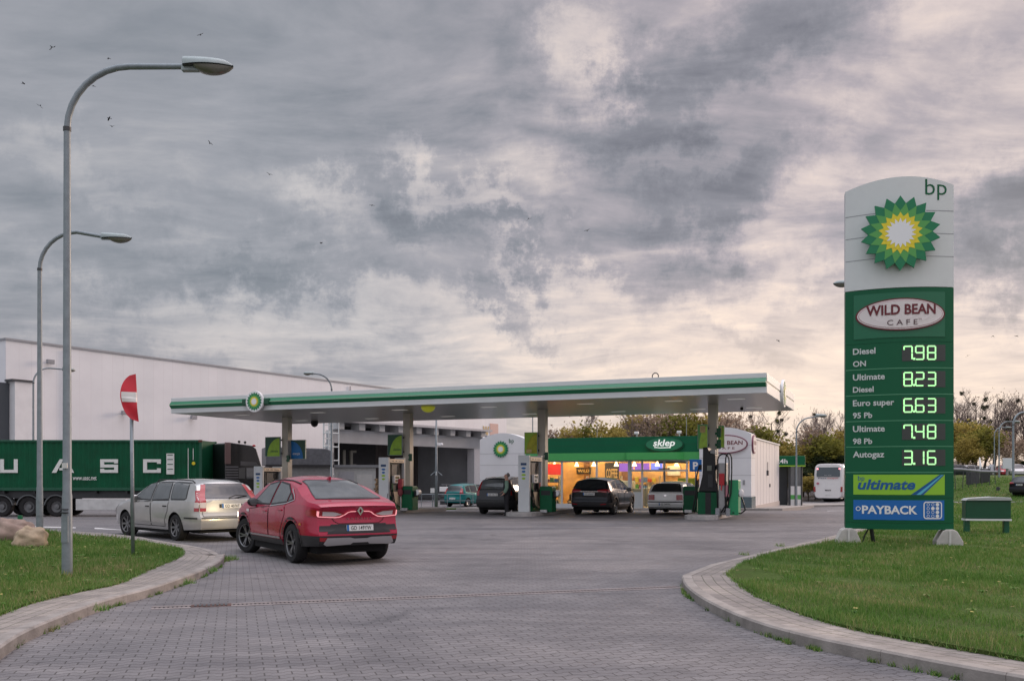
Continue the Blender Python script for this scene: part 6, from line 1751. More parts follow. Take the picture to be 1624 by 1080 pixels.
    # oval cafe signs
    def oval(par, fn, rx, rz, label):
        o_ = thing('cafe_sign', label, 'sign', (SO.x, SO.y, 0), CROT)
        b = MB(); b.prism(ell(rx, rz, 44), lambda a, c, tt: fn(a, c, .005 + .08 * tt)); b.build('rim', mat('rim_maroon', (.20, .05, .09), .4), o_)
        b = MB(); b.prism(ell(rx - .06, rz - .06, 44), lambda a, c, tt: fn(a, c, .08 + .012 * tt)); b.build('oval_face', mat('oval_white', (.74, .70, .70), .4), o_)
        b = MB(); b.merge(text('WILD BEAN', .30, bold=.02, width=rx * 1.55), lambda p: fn(p.x, p.z - .03, .096)); b.merge(text('C A F E', .17, bold=.006, width=rx * .82), lambda p: fn(p.x, p.z - .27, .096)); b.build('lettering', MAROON, o_)
        return o_
    oval(pc, lambda a, c, o: Vector((1.42 + a, -.35 - o, 3.36 + c)), 1.15, .50, 'oval cafe sign with maroon rim on the front of the white pylon')
    oval(pc, lambda a, c, o: Vector((2.74 + o, .42 + a, 3.36 + c)), .62, .50, 'oval cafe sign on the side of the white pylon, seen edge on')
    # little floodlights on the roof edge
    for x in (-9.3, -3.6, -1.2):
        f_ = bpy.data.objects.new('floodlight', None); COL.objects.link(f_); f_.parent = t
        b = MB(); b.tube([(x, .2, Hs - .3), (x, .2, Hs + .18)], .035, 8); b.build('post', WHITE2, f_)
        b = MB(); b.box(x - .12, x + .12, .02, .2, Hs + .15, Hs + .30); b.build('head', WHITE2, f_, bevel=.03)
    b = MB(); b.tube([(-6.0, .4, Hs - .3), (-6.0, .4, Hs + .9)], .018, 6); b.tube([(-.9, .6, Hs - .3), (-.9, .6, Hs + 1.1)], .018, 6); b.tube([(-10.0, .5, Hs - .3), (-10.0, .5, Hs + 2.6)], .035, 6); b.build('antenna', GALV, t)
    # interior fittings
    L2 = lambda x, y, z=-.08: (SO + CX * x + CY * y + Vector((0, 0, z)))[:]
    shm = mat('shelf_metal', (.42, .38, .32), .5)
    pc_ = [(.55, .08, .05), (.10, .22, .50), (.65, .5, .08), (.12, .35, .12), (.6, .6, .56), (.45, .18, .05), (.3, .08, .3)]
    for i, (x, y, w_) in enumerate(((-9.9, .9, 1.4), (-7.6, 3.2, 2.2), (-4.9, 3.4, 1.8), (-1.5, 3.4, 1.3))):
        s_ = thing('shop_shelf', ('shelf rack of goods in the leftmost shop window', 'low shelf rack of goods inside the second shop window', 'shelf rack of goods inside the window right of the black SUV', 'shelf rack of goods inside the shop door')[i], 'shelf', L2(x, y), CROT, 'goods shelves inside the shop')
        b = MB()
        for k in range(4): b.box(0, w_, 0, .4, .1 + k * .42, .13 + k * .42)
        b.box(0, .03, 0, .4, 0, 1.75); b.box(w_ - .03, w_, 0, .4, 0, 1.75); b.build('rack', shm, s_)
        for k in range(4):
            for j in range(int(w_ / .26)):
                c_ = random.choice(pc_)
                hh = random.uniform(.16, .30)
                b = MB(); b.box(-.1, .1, 0, .22, 0, hh)
                o_ = b.build('grocery_pack', mat('pack_%d' % pc_.index(c_), c_, .5), None, bevel=.01)
                o_.location = L2(x + .14 + j * .26, y + .05, -.08 + .131 + k * .42); o_.rotation_euler = (0, 0, CROT)
                tag(o_, 'small packet of goods standing on a shelf inside the lit shop', 'packet', 'packets on the shop shelves')
    b = MB(); b.box(0, 2.6, 0, .7, 0, 1.02); o_ = b.build('shop_counter', mat('counter', (.30, .32, .34), .4), None, bevel=.02); o_.location = L2(-6.0, 1.8); o_.rotation_euler = (0, 0, CROT); tag(o_, 'grey counter inside the window right of the black SUV', 'counter')
    b = MB(); b.box(0, .9, 0, .6, 0, .45); o_ = b.build('pastry_case', mat('case_white', (.6, .62, .62), .3), None, bevel=.02); o_.location = L2(-5.2, 1.85, .945); o_.rotation_euler = (0, 0, CROT); tag(o_, 'pale glass case on the shop counter', 'display case')
    def wallpanel(name, lb, x, z, w_, h, m, y=5.96, txt=None, tm=None):
        o_ = thing(name, lb, 'wall panel', L2(x, y, z), CROT)
        b = MB(); b.box(0, w_, -.04, .03, 0, h); b.build('panel', m, o_)
        if txt:
            b = MB(); b.merge(text(txt, h * .62, bold=.02, width=w_ * .82), lambda p: Vector((p.x + w_ / 2, -.046, p.z + h * .28))); b.build('lettering', tm, o_)
    wallpanel('wood_slats', 'brown slatted wall section inside the shop behind the second window', -8.6, .0, .35, 2.9, mat('slat_brown', (.22, .10, .04), .6, var=.3), 5.9)
    wallpanel('wood_slats', 'brown slatted wall section inside the shop right of the tall poster', -6.1, .0, .5, 2.9, mat('slat_brown', (.22, .10, .04), .6, var=.3), 5.9)
    wallpanel('white_menu', 'white lit price board on the wall inside the shop', -3.2, 1.7, .8, .6, mat('menu_white', (.75, .72, .62), .5), 5.9)
    wallpanel('back_bar', 'dark back counter along the orange wall', -7.9, .0, 4.6, .95, mat('bar_dark', (.07, .045, .03), .5), 5.4)
    for i in range(7):
        b = MB(); x_ = -9.4 + i * 1.25
        b.lathe([(.02, .5), (.03, .28), (.12, .06), (.14, 0), (.12, 0)], 14); b.tube([(0, 0, .45), (0, 0, .75)], .01, 5)
        o_ = b.build('pendant_lamp', mat('pendant_lit', (.8, .6, .3), .4, emit=(1, .72, .36), estr=4), None, smooth='auto'); o_.location = L2(x_, 2.6 + .5 * (i % 2), 2.25)
        tag(o_, 'small glowing pendant lamp hanging from the shop ceiling', 'lamp', 'pendant lamps in the shop')
    for i, (x_, w_) in enumerate(((-8.2, .5), (-7.3, .6), (-6.4, .45), (-5.2, .7), (-4.4, .4))):
        b = MB(); b.box(0, w_, 0, .35, 0, .3 + .12 * (i % 3)); o_ = b.build('counter_machine', mat('machine_steel', (.35, .33, .30), .3, .5, var=.3), None, bevel=.02); o_.location = L2(x_, 5.35, .875); o_.rotation_euler = (0, 0, CROT)
        tag(o_, 'steel drinks machine on the back counter of the shop', 'machine', 'machines on the back counter')
    purple = mat('screen_purple', (.05, .02, .08), .3, emit=(.28, .10, .50), estr=1.0)
    wallpanel('menu_screen', 'purple lit menu screen above the counter, left one', -5.9, 1.95, .9, .5, purple, 4.6)
    wallpanel('menu_screen', 'purple lit menu screen above the counter, middle one', -4.9, 1.95, .9, .5, purple, 4.6)
    wallpanel('menu_screen', 'blue lit menu screen above the counter by the door', -3.9, 2.05, .7, .4, mat('screen_blue', (.03, .04, .1), .3, emit=(.20, .22, .8), estr=1.2), 4.6)
    wallpanel('wall_sign', 'dark sign with pale letters on the orange wall inside the shop', -9.1, 1.8, .95, .42, mat('sign_dark', (.02, .015, .012), .5), 5.9, 'WILD', mat('sign_gold', (.6, .4, .15), .5))
    wallpanel('wall_sign', 'tall dark poster on the orange wall behind the black SUV', -7.2, 1.2, .9, 1.3, mat('sign_dark', (.02, .015, .012), .5), 5.9, 'COFFEE', mat('sign_gold', (.6, .4, .15), .5))
    wallpanel('red_poster', 'red lit panel in the leftmost shop window', -10.05, 1.75, 1.3, .65, mat('panel_red', (.45, .015, .01), .4, emit=(.8, .04, .02), estr=.5), 2.2)
    wallpanel('green_poster', 'pale green panel behind the right half of the shop door', -1.6, .9, 1.0, .65, mat('panel_lime', (.35, .50, .08), .5), 1.6)
    wallpanel('ceiling_banner', 'dark banner hanging above the inside of the shop door', -2.6, 2.38, 1.7, .32, mat('sign_dark', (.02, .015, .012), .5), 1.2)
shop()

# P sign, bollards, kiosk
def psign():
    Z = 46.5; p = at(1103, 800, Z); g0 = gz(p.x, p.y)
    t = thing('parking_sign', 'blue square parking sign with a white letter beside the diesel pump', 'road sign', (p.x, p.y, g0), R(-12))
    k = Z / F; zc = CH + (HZ - 738) * k - g0
    b = MB(); b.tube([(0, 0.03, -.1), (0, .03, zc + .2)], .03, 8); b.build('pole', GALV, t)
    b = MB(); b.box(-.31, .31, -.02, .01, zc - .31, zc + .31); b.build('plate', BLUE, t, bevel=.01)
    b = MB(); b.merge(text('P', .52, bold=.03), lambda q: Vector((q.x, -.025, q.z + zc - .19))); b.build('lettering', WHITE2, t)
psign()
for px, py, lb in ((1044, 806, 'white bollard with a yellow cap at the shop door, left of the silver hatchback'), (1171, 800, 'white bollard with a yellow cap in front of the grey pylon plinth')):
    Z = 47.6; p = at(px, py, Z); g0 = gz(p.x, p.y)
    t = thing('bollard', lb, 'bollard', (p.x, p.y, g0), 0, 'white bollards with yellow caps')
    b = MB(); b.tube([(0, 0, -.1), (0, 0, .85)], .07, 12); b.build('post', WHITE2, t, smooth='auto')
    b = MB(); b.tube([(0, 0, .85), (0, 0, 1.12)], .075, 12); b.ball((0, 0, 1.12), .074, 12, 8); b.build('cap', YELLOW, t, smooth='auto')
def kiosk():
    Z = 62; k = Z / F; p = at(1250, 797, Z); g0 = gz(p.x, p.y)
    t = thing('service_kiosk', 'small dark glass kiosk with a green 24h roof beyond the shop', 'kiosk', (p.x, p.y, g0), R(-18))
    zt = CH + (HZ - 723) * k - g0; zb = CH + (HZ - 738) * k - g0
    b = MB(); b.box(-.75, 1.1, -.5, 1.9, zb, zt); b.build('roof', GREEN, t, bevel=.03)
    b = MB(); b.box(-.76, 1.11, -.51, 1.91, zb - .07, zb + .002); b.build('roof_edge', LIME, t)
    b = MB(); b.merge(text('24h', .42, bold=.02, width=.75), lambda q: Vector((q.x - .40, -.505, q.z + zb + .14))); b.build('lettering', WHITE2, t)
    b = MB(); b.box(-.0, .16, -.1, 1.4, -.1, zb - .07); b.box(.42, .50, -.1, .0, -.1, zb - .07); b.box(.82, .92, -.1, 1.4, -.1, zb - .07); b.build('frame', DKGREY, t)
    b = MB(); b.box(.16, .42, -.05, -.03, 1.45, zb - .09); b.box(.50, .82, -.05, -.03, 1.45, zb - .09); b.build('pane', GLASSL, t)
    b = MB(); b.box(.16, .42, -.05, -.03, 0, 1.44); b.box(.50, .82, -.05, -.03, 0, 1.44); b.build('door_panel', WHITE2, t)
    b = MB(); b.box(.16, .42, -.056, -.048, .55, .85); b.box(.50, .82, -.056, -.048, .55, .85); b.build('green_label', LTGREEN, t)
    b = MB(); b.box(-.7, -.05, .5, 1.4, 0, zb - .08); b.build('machine', mat('machine_dark', (.03, .035, .04), .4), t, bevel=.02)
kiosk()
# store forecourt kerb
b = MB()
pts = [SO + CX * -14 + CY * -1.6, SO + CX * 3.8 + CY * -1.6, SO + CX * 4.4 + CY * -1.0, SO + CX * 4.6 + CY * 16, SO + CX * 9 + CY * 22, SO + CX * 9 + CY * 22.3, SO + CX * -14 + CY * 22.3]
b.prism([(p.x, p.y) for p in pts], lambda a, c, tt: (a, c, gz(a, c) - .3 + (.30 + .13) * tt))
struct(b.build('pavement', mat('shop_pavement', (.30, .28, .26), .85, var=.15)))

# ------------------------------------------------------------------ price sign
def totem():
    s_ = F / 19.9; k = 1 / s_
    X = (1434 - 812) * k
    rz = R(-13)
    t = thing('price_totem', 'tall curved fuel price sign in green and white on the right lawn', 'price sign', (X, 20.22, 0), rz)
    HW, SAG = 1.115, .25
    Z_ = lambda py: CH + (HZ - py) * k
    def yf(u): return -SAG * (1 - (u / HW) ** 2) - .10
    def T(u, z, o=0.0):
        return Vector((u, yf(u) - o, z))
    N = 24
    us = [-HW + 2 * HW * i / N for i in range(N + 1)]
    def panel(name, z0, z1, m, u0=-HW, u1=HW, o=0.0, th=.05, top=None, par=None, n=N):
        b = MB(); uu = [u0 + (u1 - u0) * i / n for i in range(n + 1)]
        zt = top or (lambda u: z1)
        b.grid([[T(u, z0, o) for u in uu], [T(u, zt(u), o) for u in uu]])
        b.grid([[T(u, z0, o - th) for u in uu], [T(u, z0, o) for u in uu]])
        b.grid([[T(u, zt(u), o) for u in uu], [T(u, zt(u), o - th) for u in uu]])
        for u in (uu[0], uu[-1]): b.add([T(u, z0, o), T(u, zt(u), o), T(u, zt(u), o - th), T(u, z0, o - th)], [(0, 1, 2, 3)])
        return b.build(name, m, par or t, smooth='auto')
    topf = lambda u, zp=Z_(281): zp - .18 * (u / HW) ** 2
    # core: lens-shaped body behind the panels, back face curved the other way
    gcore = mat('totem_back_green', (.004, .10, .045), .4)
    for nm, z0, z1f, m in (('lower_core', Z_(838), lambda u: Z_(457), gcore), ('upper_core', Z_(455.5), lambda u: topf(u) - .012, mat('totem_side', (.55, .56, .57), .4))):
        b = MB()
        fr = [Vector((u, yf(u) + .03, 0)) for u in us]; bk = [Vector((u, .08 + SAG * .4 * (1 - (u / HW) ** 2), 0)) for u in us]
        loop = fr + bk[::-1]
        uu = us + us[::-1]
        n = len(loop)
        vs = [(p.x, p.y, z0) for p in loop] + [(p.x, p.y, z1f(u)) for p, u in zip(loop, uu)]
        fs = [(i, (i + 1) % n, n + (i + 1) % n, n + i) for i in range(n)]
        fs += [(i, n - 1 - i, n - 2 - i, i + 1) for i in range(N)] + [(n + i, n + i + 1, n + n - 2 - i, n + n - 1 - i) for i in range(N)]
        b.add(vs, fs); b.build(nm, m, t, smooth='auto')
    tw = mat('totem_white', (.66, .69, .68), .35, coat=.2, var=.02)
    hd = panel('header_panel', Z_(456), 0, tw, top=topf)
    b = MB()
    for py in (336, 372, 408):
        for u0, u1 in ((-HW + .002, -.52), (.52, HW - .002)):
            uu = [u0 + (u1 - u0) * i / 8 for i in range(9)]
            b.grid([[T(u, Z_(py) - .007, .003) for u in uu], [T(u, Z_(py) + .007, .003) for u in uu]])
    b.build('panel_seam', GREY, hd)
    zc = Z_(373); y0 = yf(0)
    b = MB(); helios(b, .81, lambda a, c, o: Vector((a - .04, y0 - .10 - o, zc + c)), .06); b.build('sunburst_logo', LOGOM, t)
    b = MB(); b.box(-.3, .3, y0 - .10, y0 + .02, zc - .3, zc + .3); b.build('logo_mount', GREY, t)
    b = MB(); b.merge(text('bp', .50, bold=-.004, width=.46), lambda p: T(p.x + .73, p.z + Z_(311), .006)); b.build('lettering', GREEN, hd)
    tg = mat('totem_green', (.0004, .100, .040), .45, spec=.3, coat=.05, var=.03, vscale=1)
    g_ = .006
    def edge(par, z0, z1):   # thin pale joint between panels
        pass
    cp = panel('cafe_panel', Z_(543) + g_, Z_(457), tg)
    panel('cafe_inset', Z_(535), Z_(464), mat('totem_green_inset', (.001, .135, .058), .35, coat=.12), -.95, .92, .012, .02, par=cp)
    def oval(rx, rz, o, m, nm, par):
        b = MB(); pl = ell(rx, rz, 48)
        rows = [[T(a * f, Z_(499) + c * f, o) for a, c in pl + pl[:1]] for f in (0, .35, .7, 1)]
        rows.append([T(a, Z_(499) + c, o - .03) for a, c in pl + pl[:1]])
        b.grid(rows); return b.build(nm, m, par)
    oval(.915, .352, .040, MAROON, 'oval_rim', cp); oval(.885, .324, .046, mat('oval_pale', (.74, .68, .67), .4), 'oval_face', cp)
    oval(.86, .30, .050, mat('oval_line', (.45, .20, .24), .4), 'oval_line', cp); oval(.85, .29, .053, mat('oval_pale', (.74, .68, .67), .4), 'oval_face', cp)
    def tx(s, u, z, size, m, par, bold=.0, width=None, align='CENTER', shear=0, o=.01, name='lettering', spacing=1.0):
        b = MB(); b.merge(text(s, size, bold=bold, shear=shear, width=width, align=align, spacing=spacing), lambda p: T(p.x + u, p.z + z, o)); return b.build(name, m, par)
    tx('WILD BEAN', .0, Z_(499), .30, MAROON, cp, .028, 1.42, o=.060)
    tx('C A F E', .02, Z_(516), .165, mat('cafe_brown', (.10, .05, .06), .5), cp, .004, .62, o=.060)
    tx('TM', .38, Z_(509), .05, MAROON, cp, o=.060)
    lcd = mat('display_grey', (.040, .048, .044), .3)
    dig = mat('digits_lit', (.3, .8, .3), .4, emit=(.48, 1.0, .42), estr=.82)
    txt = mat('price_text', (.62, .66, .64), .45)
    rows = [(543, 584.5, 'Diesel', 'ON', '7.98'), (584.5, 626, 'Ultimate', 'Diesel', '8.23'), (626, 667.5, 'Euro super', '95 Pb', '6.63'), (667.5, 708.5, 'Ultimate', '98 Pb', '7.48'), (708.5, 749.5, 'Autogaz', '', '3.16')]
    SEG = {'0': 'abcdef', '1': 'bc', '2': 'abged', '3': 'abgcd', '4': 'fgbc', '5': 'afgcd', '6': 'afgedc', '7': 'fabc', '8': 'abcdefg', '9': 'abcdfg'}
    for ya, yb, n1_, n2_, pr in rows:
        pp = panel('price_panel', Z_(yb) + g_, Z_(ya), tg)
        panel('joint_line', Z_(yb) + .002, Z_(yb) + .016, mat('joint_pale', (.10, .33, .18), .3), -HW + .01, HW - .01, .002, .01, par=pp)
        tx(n1_, -.965, Z_(ya + 16), .185, txt, pp, .022, align='LEFT')
        if n2_: tx(n2_, -.965, Z_(ya + 35.5), .17, txt, pp, .022, align='LEFT')
        d = panel('price_display', Z_(ya + 30), Z_(ya + 4.5), lcd, .02, .93, .006, .02, par=pp, n=10)
        b = MB(); h = .285; w_ = .165; z0 = Z_(ya + 27.6); th = .030
        u = .06
        for i, ch in enumerate(pr):
            if ch == '.':
                b.grid([[T(u - .055, z0 - .01, .011), T(u - .010, z0 - .01, .011)], [T(u - .055, z0 + .035, .011), T(u - .010, z0 + .035, .011)]]); continue
            S = {'a': (0, h, w_, h), 'g': (0, h / 2, w_, h / 2), 'd': (0, 0, w_, 0), 'f': (0, h / 2, 0, h), 'e': (0, 0, 0, h / 2), 'b': (w_, h / 2, w_, h), 'c': (w_, 0, w_, h / 2)}
            for q in SEG[ch]:
                x0, c0, x1, c1 = S[q]; e = th / 2; g = .006
                if x0 == x1: pl = [(x0 - e, c0 + g), (x0 - e, c1 - g), (x0 + e, c1 - g), (x0 + e, c0 + g)] if ch != '7' or q != 'f' else [(x0 - e, c1 - .075), (x0 - e, c1), (x0 + e, c1), (x0 + e, c1 - .075)]
                else: pl = [(x0 + g, c0 - e), (x0 + g, c0 + e), (x1 - g, c0 + e), (x1 - g, c0 - e)]
                b.add([T(u + a, z0 + c, .011) for a, c in pl], [(0, 1, 2, 3)])
            u += .165 + (.085 if i != 0 else .075)
        b.build('price_digits', dig, d)
    p_ = panel('product_panel', Z_(790) + g_, Z_(749.5), tg)
    yl = mat('product_lime', (.27, .55, .03), .4)
    panel('product_banner', Z_(784.5), Z_(752.5), yl, -.955, .915, .008, .02, par=p_)
    navy = mat('product_blue', (.006, .10, .30), .4)
    tx('bp', -.80, Z_(761.5), .15, navy, p_, .0, .13, o=.014)
    tx('ultimate', -.29, Z_(775.5), .30, navy, p_, .03, 1.16, shear=.22, o=.014)
    for pl, m, o in (([(.20, 784.3), (.80, 752.7), (.905, 752.7), (.46, 784.3)], navy, .014), ([(.31, 784.3), (.845, 753), (.87, 753), (.40, 784.3)], mat('road_cyan', (.10, .45, .62), .4), .018)):
        b = MB()
        A, B_, C_, D_ = pl; b.grid([[T(A[0] + (B_[0] - A[0]) * f, Z_(A[1] + (B_[1] - A[1]) * f), o), T(D_[0] + (C_[0] - D_[0]) * f, Z_(A[1] + (B_[1] - A[1]) * f), o)] for f in np.linspace(0, 1, 9)]); b.build('road_graphic', m, p_)
    p_ = panel('loyalty_panel', Z_(829.5) + g_, Z_(790), tg)
    bl = mat('loyalty_blue', (.004, .13, .44), .4)
    panel('loyalty_banner', Z_(824.5), Z_(793), bl, -.955, .905, .008, .02, par=p_)
    tx('PAYBACK', -.225, Z_(814.5), .245, WHITE2, p_, .030, 1.12, o=.014)
    b = MB()
    def ringp(u, z, r0, r1, o, n=20):
        b.grid([[T(u + r * math.cos(2 * math.pi * i / n), z + r * math.sin(2 * math.pi * i / n), o) for i in range(n + 1)] for r in (r0, r1)])
    ringp(-.86, Z_(807), .034, .050, .014)
    # rounded square with dots
    u0, u1, z0, z1 = .46, .855, Z_(822.5), Z_(795)
    rc = .06; loop = []
    for cx_, cz_, a0 in ((u1 - rc, z1 - rc, 0), (u0 + rc, z1 - rc, 90), (u0 + rc, z0 + rc, 180), (u1 - rc, z0 + rc, 270)):
        for i in range(6): a = R(a0 + 18 * i); loop.append((cx_, cz_, math.cos(a), math.sin(a)))
    loop.append(loop[0])
    b.grid([[T(cx_ + (rc - d) * ca, cz_ + (rc - d) * sa, .014) for cx_, cz_, ca, sa in loop] for d in (0, .024)])
    full = {(2, 0), (1, 1), (2, 1), (2, 2), (2, 3)}
    for i in range(3):
        for j in range(4):
            uu_, zz = .56 + i * .098, z1 - .065 - j * .083
            if (i, j) in full: ringp(uu_, zz, .0, .038, .014, 14)
            else: ringp(uu_, zz, .024, .032, .014, 14)
    b.build('loyalty_mark', WHITE2, p_)
    panel('base_panel', Z_(839.5), Z_(829.5), tg)
    # concrete feet
    for px, w0, w1 in ((1349, .50, .34), (1500, .54, .34)):
        u = (px - 1426) * k
        b = MB()
        b.prism([(-w0 / 2, .06), (w0 / 2, .06), (w0 / 2, .22), (w1 / 2 - .02, Z_(842)), (w1 / 2 - .1, Z_(839)), (-w1 / 2 + .1, Z_(839)), (-w1 / 2 + .02, Z_(842)), (-w0 / 2, .22)], lambda a, c, tt: (u + a, -.22 + .42 * tt, c)); 
        ft = b.build('concrete_foot', mat('foot_concrete', (.48, .46, .43), .8, var=.12, vscale=4), t, bevel=.02)
        b = MB(); b.box(u - .02, u + .02, -.245, -.215, .1, Z_(842)); b.build('foot_rib', mat('foot_light', (.6, .59, .56), .7), ft)
    b = MB(); b.tube([(-.62, .0, Z_(838)), (-.56, 0, .5), (-.50, .02, .1)], .045, 8); b.tube([(-.60, .0, Z_(838)), (-.70, .02, .3), (-.74, .04, .12)], .02, 6); b.build('cable_duct', DKGREY, t, smooth=True)
totem()
# green service cabinet board on two legs
def infobox():
    k = 24.2 / F; X = (1564 - 812) * k
    t = thing('cabinet_board', 'green box board with a grey sloped lid on two legs, right of the price sign', 'board', (X, 24.2, .13), R(-8))
    Z_ = lambda py: CH + (HZ - py) * k - .13
    w_ = 1.12
    b = MB(); b.box(-w_ / 2, w_ / 2, -.16, .16, Z_(822), Z_(793.5)); b.build('box', DKGREEN, t, bevel=.015)
    b = MB(); b.box(-w_ / 2 - .01, w_ / 2 + .01, -.175, .175, Z_(822) - .05, Z_(822) - .002); b.build('lower_trim', WHITE, t)
    b = MB(); b.prism([(-w_ / 2 - .02, 0), (w_ / 2 + .02, 0), (w_ / 2 - .02, .08), (.1, .10), (-w_ / 2 + .06, .06)], lambda a, c, tt: (a, -.2 + .4 * tt, Z_(793.5) + .003 + c)); b.build('lid', mat('lid_grey', (.42, .44, .44), .45), t, bevel=.01)
    for sg in (-1, 1):
        b = MB(); b.box(sg * (w_ / 2 - .07) - .065, sg * (w_ / 2 - .07) + .065, -.07, .07, -.2, Z_(822) - .05); b.build('leg', mat('leg_green', (.006, .10, .05), .4), t, bevel=.01)
infobox()
# ------------------------------------------------------------------ warehouse, depot, yard things
def warehouse():
    t = thing('warehouse', 'huge plain white warehouse behind the container lorry', 'warehouse', (-38.2, 69, 0), math.atan2(.853, .523))
    m = bpy.data.materials.new('warehouse_cladding'); m.use_nodes = True
    q = NT(m.node_tree); bs = m.node_tree.nodes['Principled BSDF']
    o = q.n('ShaderNodeTexCoord').outputs['Object']; sp = q.n('ShaderNodeSeparateXYZ'); q.l(o, sp.inputs[0])
    fr = q.m('FRACT', q.m('MULTIPLY', q.m('ADD', sp.outputs[0], sp.outputs[1]), 1.0)); gr = q.m('LESS_THAN', fr, .03)
    pan = q.m('FLOOR', q.m('ADD', sp.outputs[0], sp.outputs[1])); wn = q.n('ShaderNodeTexWhiteNoise', noise_dimensions='1D'); q.l(pan, wn.inputs['W'])
    base = q.mix(wn.outputs[0], (.745, .765, .785), (.77, .785, .805))
    base = q.mix(1.0, base, q.ramp(q.noise(o, .25, 5, .6), [(.3, (.92, .92, .93)), (.7, (1.05, 1.05, 1.05))]), 'MULTIPLY')
    q.l(q.mix(gr, base, (.69, .69, .71)), bs.inputs['Base Color']); bs.inputs['Roughness'].default_value = .5
    H = 12.0; LW = 71.6
    # local x along the long wall (away from camera), y to the left = behind
    b = MB(); b.box(0, LW, 0, 60, -.8, H); b.build('wall', m, t)
    b = MB(); b.box(-.06, LW + .06, -.08, .1, H - .06, H + .10); b.box(-.08, .1, .1, 60, H - .06, H + .10); b.build('roof_trim', mat('trim_grey', (.30, .31, .33), .5), t)
    for x in (4.8, 38.5):
        b = MB(); b.tube([(x, -.12, -.5), (x, -.12, H - .3)], .08, 8); b.build('downpipe', mat('pipe_pale', (.52, .50, .51), .5), t)
    for x, z in ((3.3, 10.6), (9.9, 7.0), (30.5, 9.2), (17, 7)):
        f_ = bpy.data.objects.new('floodlight', None); COL.objects.link(f_); f_.parent = t
        b = MB(); b.box(x - .3, x + .3, -.5, -.25, z - .14, z + .2); b.build('head', GREY, f_, bevel=.03)
        b = MB(); b.box(x - .05, x + .05, -.3, .0, z - .05, z + .05); b.build('bracket', DKGREY, f_)
    # dock shelter at the left end of the long wall
    b = MB(); b.box(.15, 1.5, -.95, .0, -.7, 8.8); b.build('dock_side_wall', WHITE, t)
    b = MB(); b.box(-.1, 1.6, -1.05, .0, 8.8, 8.95); b.build('dock_roof', DKGREY, t)
    d = MB(); d.box(-.9, .14, -.25, -.02, 2.8, 8.7); d.build('dock_shelter', mat('dock_dark', (.06, .07, .08), .6), t, bevel=.05)
    # small red and gold emblem high on the far end
    b = MB(); b.merge(text('W', 3.0, bold=.06, width=2.2), lambda p: Vector((66.2 + p.x * .7, -.05, p.z * .7 + 7.0))); b.build('gold_letter', mat('gold', (.50, .36, .14), .4), t)
    b = MB(); b.box(67.2, 69.3, -.06, -.02, 6.9, 9.0); b.build('red_patch', mat('rose_patch', (.55, .36, .32), .5), t)
warehouse()
def depot():
    a = math.atan2(17, 11.9); LN = math.hypot(11.9, 17)
    g0 = gz(-14.9, 75)
    t = thing('open_depot', 'grey open-fronted depot with a deep concrete beam, behind the pumps', 'depot', (-14.9, 75, g0), a)
    cm = mat('depot_beam', (.36, .38, .40), .6, var=.12, vscale=.6)
    z = lambda w: w - g0
    b = MB(); b.box(0, LN, 0, .5, z(4.42), z(5.45)); b.box(0, LN, -.06, .1, z(5.45), z(5.55)); b.build('front_beam', cm, t, bevel=.02)
    b = MB(); b.prism([(-.3, -1), (LN + .4, -1), (LN + .4, 9.5), (9.0, 9.5)], lambda q, c, tt: (q, c, z(6.12) + .2 * tt)); b.build('roof', mat('depot_roof', (.42, .43, .45), .5, var=.1), t)
    b = MB()
    for i in range(9): x = .4 + i * (LN - 1.2) / 8; b.box(x, x + .7, -.5, .5, z(5.55), z(6.12))
    b.build('bracket', mat('bracket_pale', (.50, .52, .53), .5), t)
    b = MB(); b.box(LN - 1.3, LN - .02, .0, .9, -.2, z(4.42)); b.build('right_column', mat('depot_column', (.50, .51, .53), .55, var=.08), t, bevel=.03)
    b = MB(); b.box(.0, .4, .0, .6, -.2, z(4.42)); b.build('left_column', cm, t)
    dk = mat('depot_inside', (.030, .031, .034), .9, var=.2)
    b = MB(); b.box(4.0, LN * .46, 4.0, 4.3, -.2, z(6.1)); b.prism([(.4, .61), (.7, .61), (4.3, 3.99), (4.0, 3.99)], lambda q, c, tt: (q, c, -.2 + (z(6.1) + .2) * tt)); b.build('inner_wall', dk, t)
    b = MB(); b.box(LN * .42, LN + .2, 8.5, 8.8, -.2, z(6.1)); b.build('back_wall', mat('depot_back', (.115, .100, .095), .8, var=.25, vscale=1.2, stretch=(4, 4, .3)), t)
    b = MB(); b.box(LN + .0, LN + .3, .9, 8.8, -.2, z(6.1)); b.build('end_wall', cm, t)
    b = MB(); b.box(5.2, 5.5, 3.8, 3.99, z(2.6), z(4.0)); b.box(6.1, 6.4, 3.8, 3.99, z(2.6), z(4.0)); b.box(6.4, 6.9, 3.85, 3.99, z(2.6), z(2.75)); b.box(6.4, 6.9, 3.85, 3.99, z(3.8), z(4.0)); b.build('pale_window', mat('pale_olive', (.30, .30, .26), .6), t)
    # lean-to with a corrugated edge going on to the right
    b = MB(); rows = []
    for yy in (-1.0, 7.0):
        rows.append([(LN + .5 + i * .12, yy, z(5.75) + .07 * math.sin(i * 1.4) - .0012 * i) for i in range(130)])
    b.grid(rows); b.build('corrugated_roof', mat('corrugated', (.48, .49, .51), .45, .2), t)
    b = MB(); b.box(LN + .5, LN + 16, -.9, -.7, z(5.2), z(5.62)); b.build('eaves_board', DKGREY, t)
    b = MB(); b.box(LN + .5, LN + 16, 1.0, 1.3, -.2, z(5.6)); b.build('lean_to_wall', dk, t)
depot()
def stand(name, lb, cat, px, py, Z, rz=0.0, grp=None):
    p = at(px, py, Z); return thing(name, lb, cat, (p.x, p.y, gz(p.x, p.y)), rz, grp)
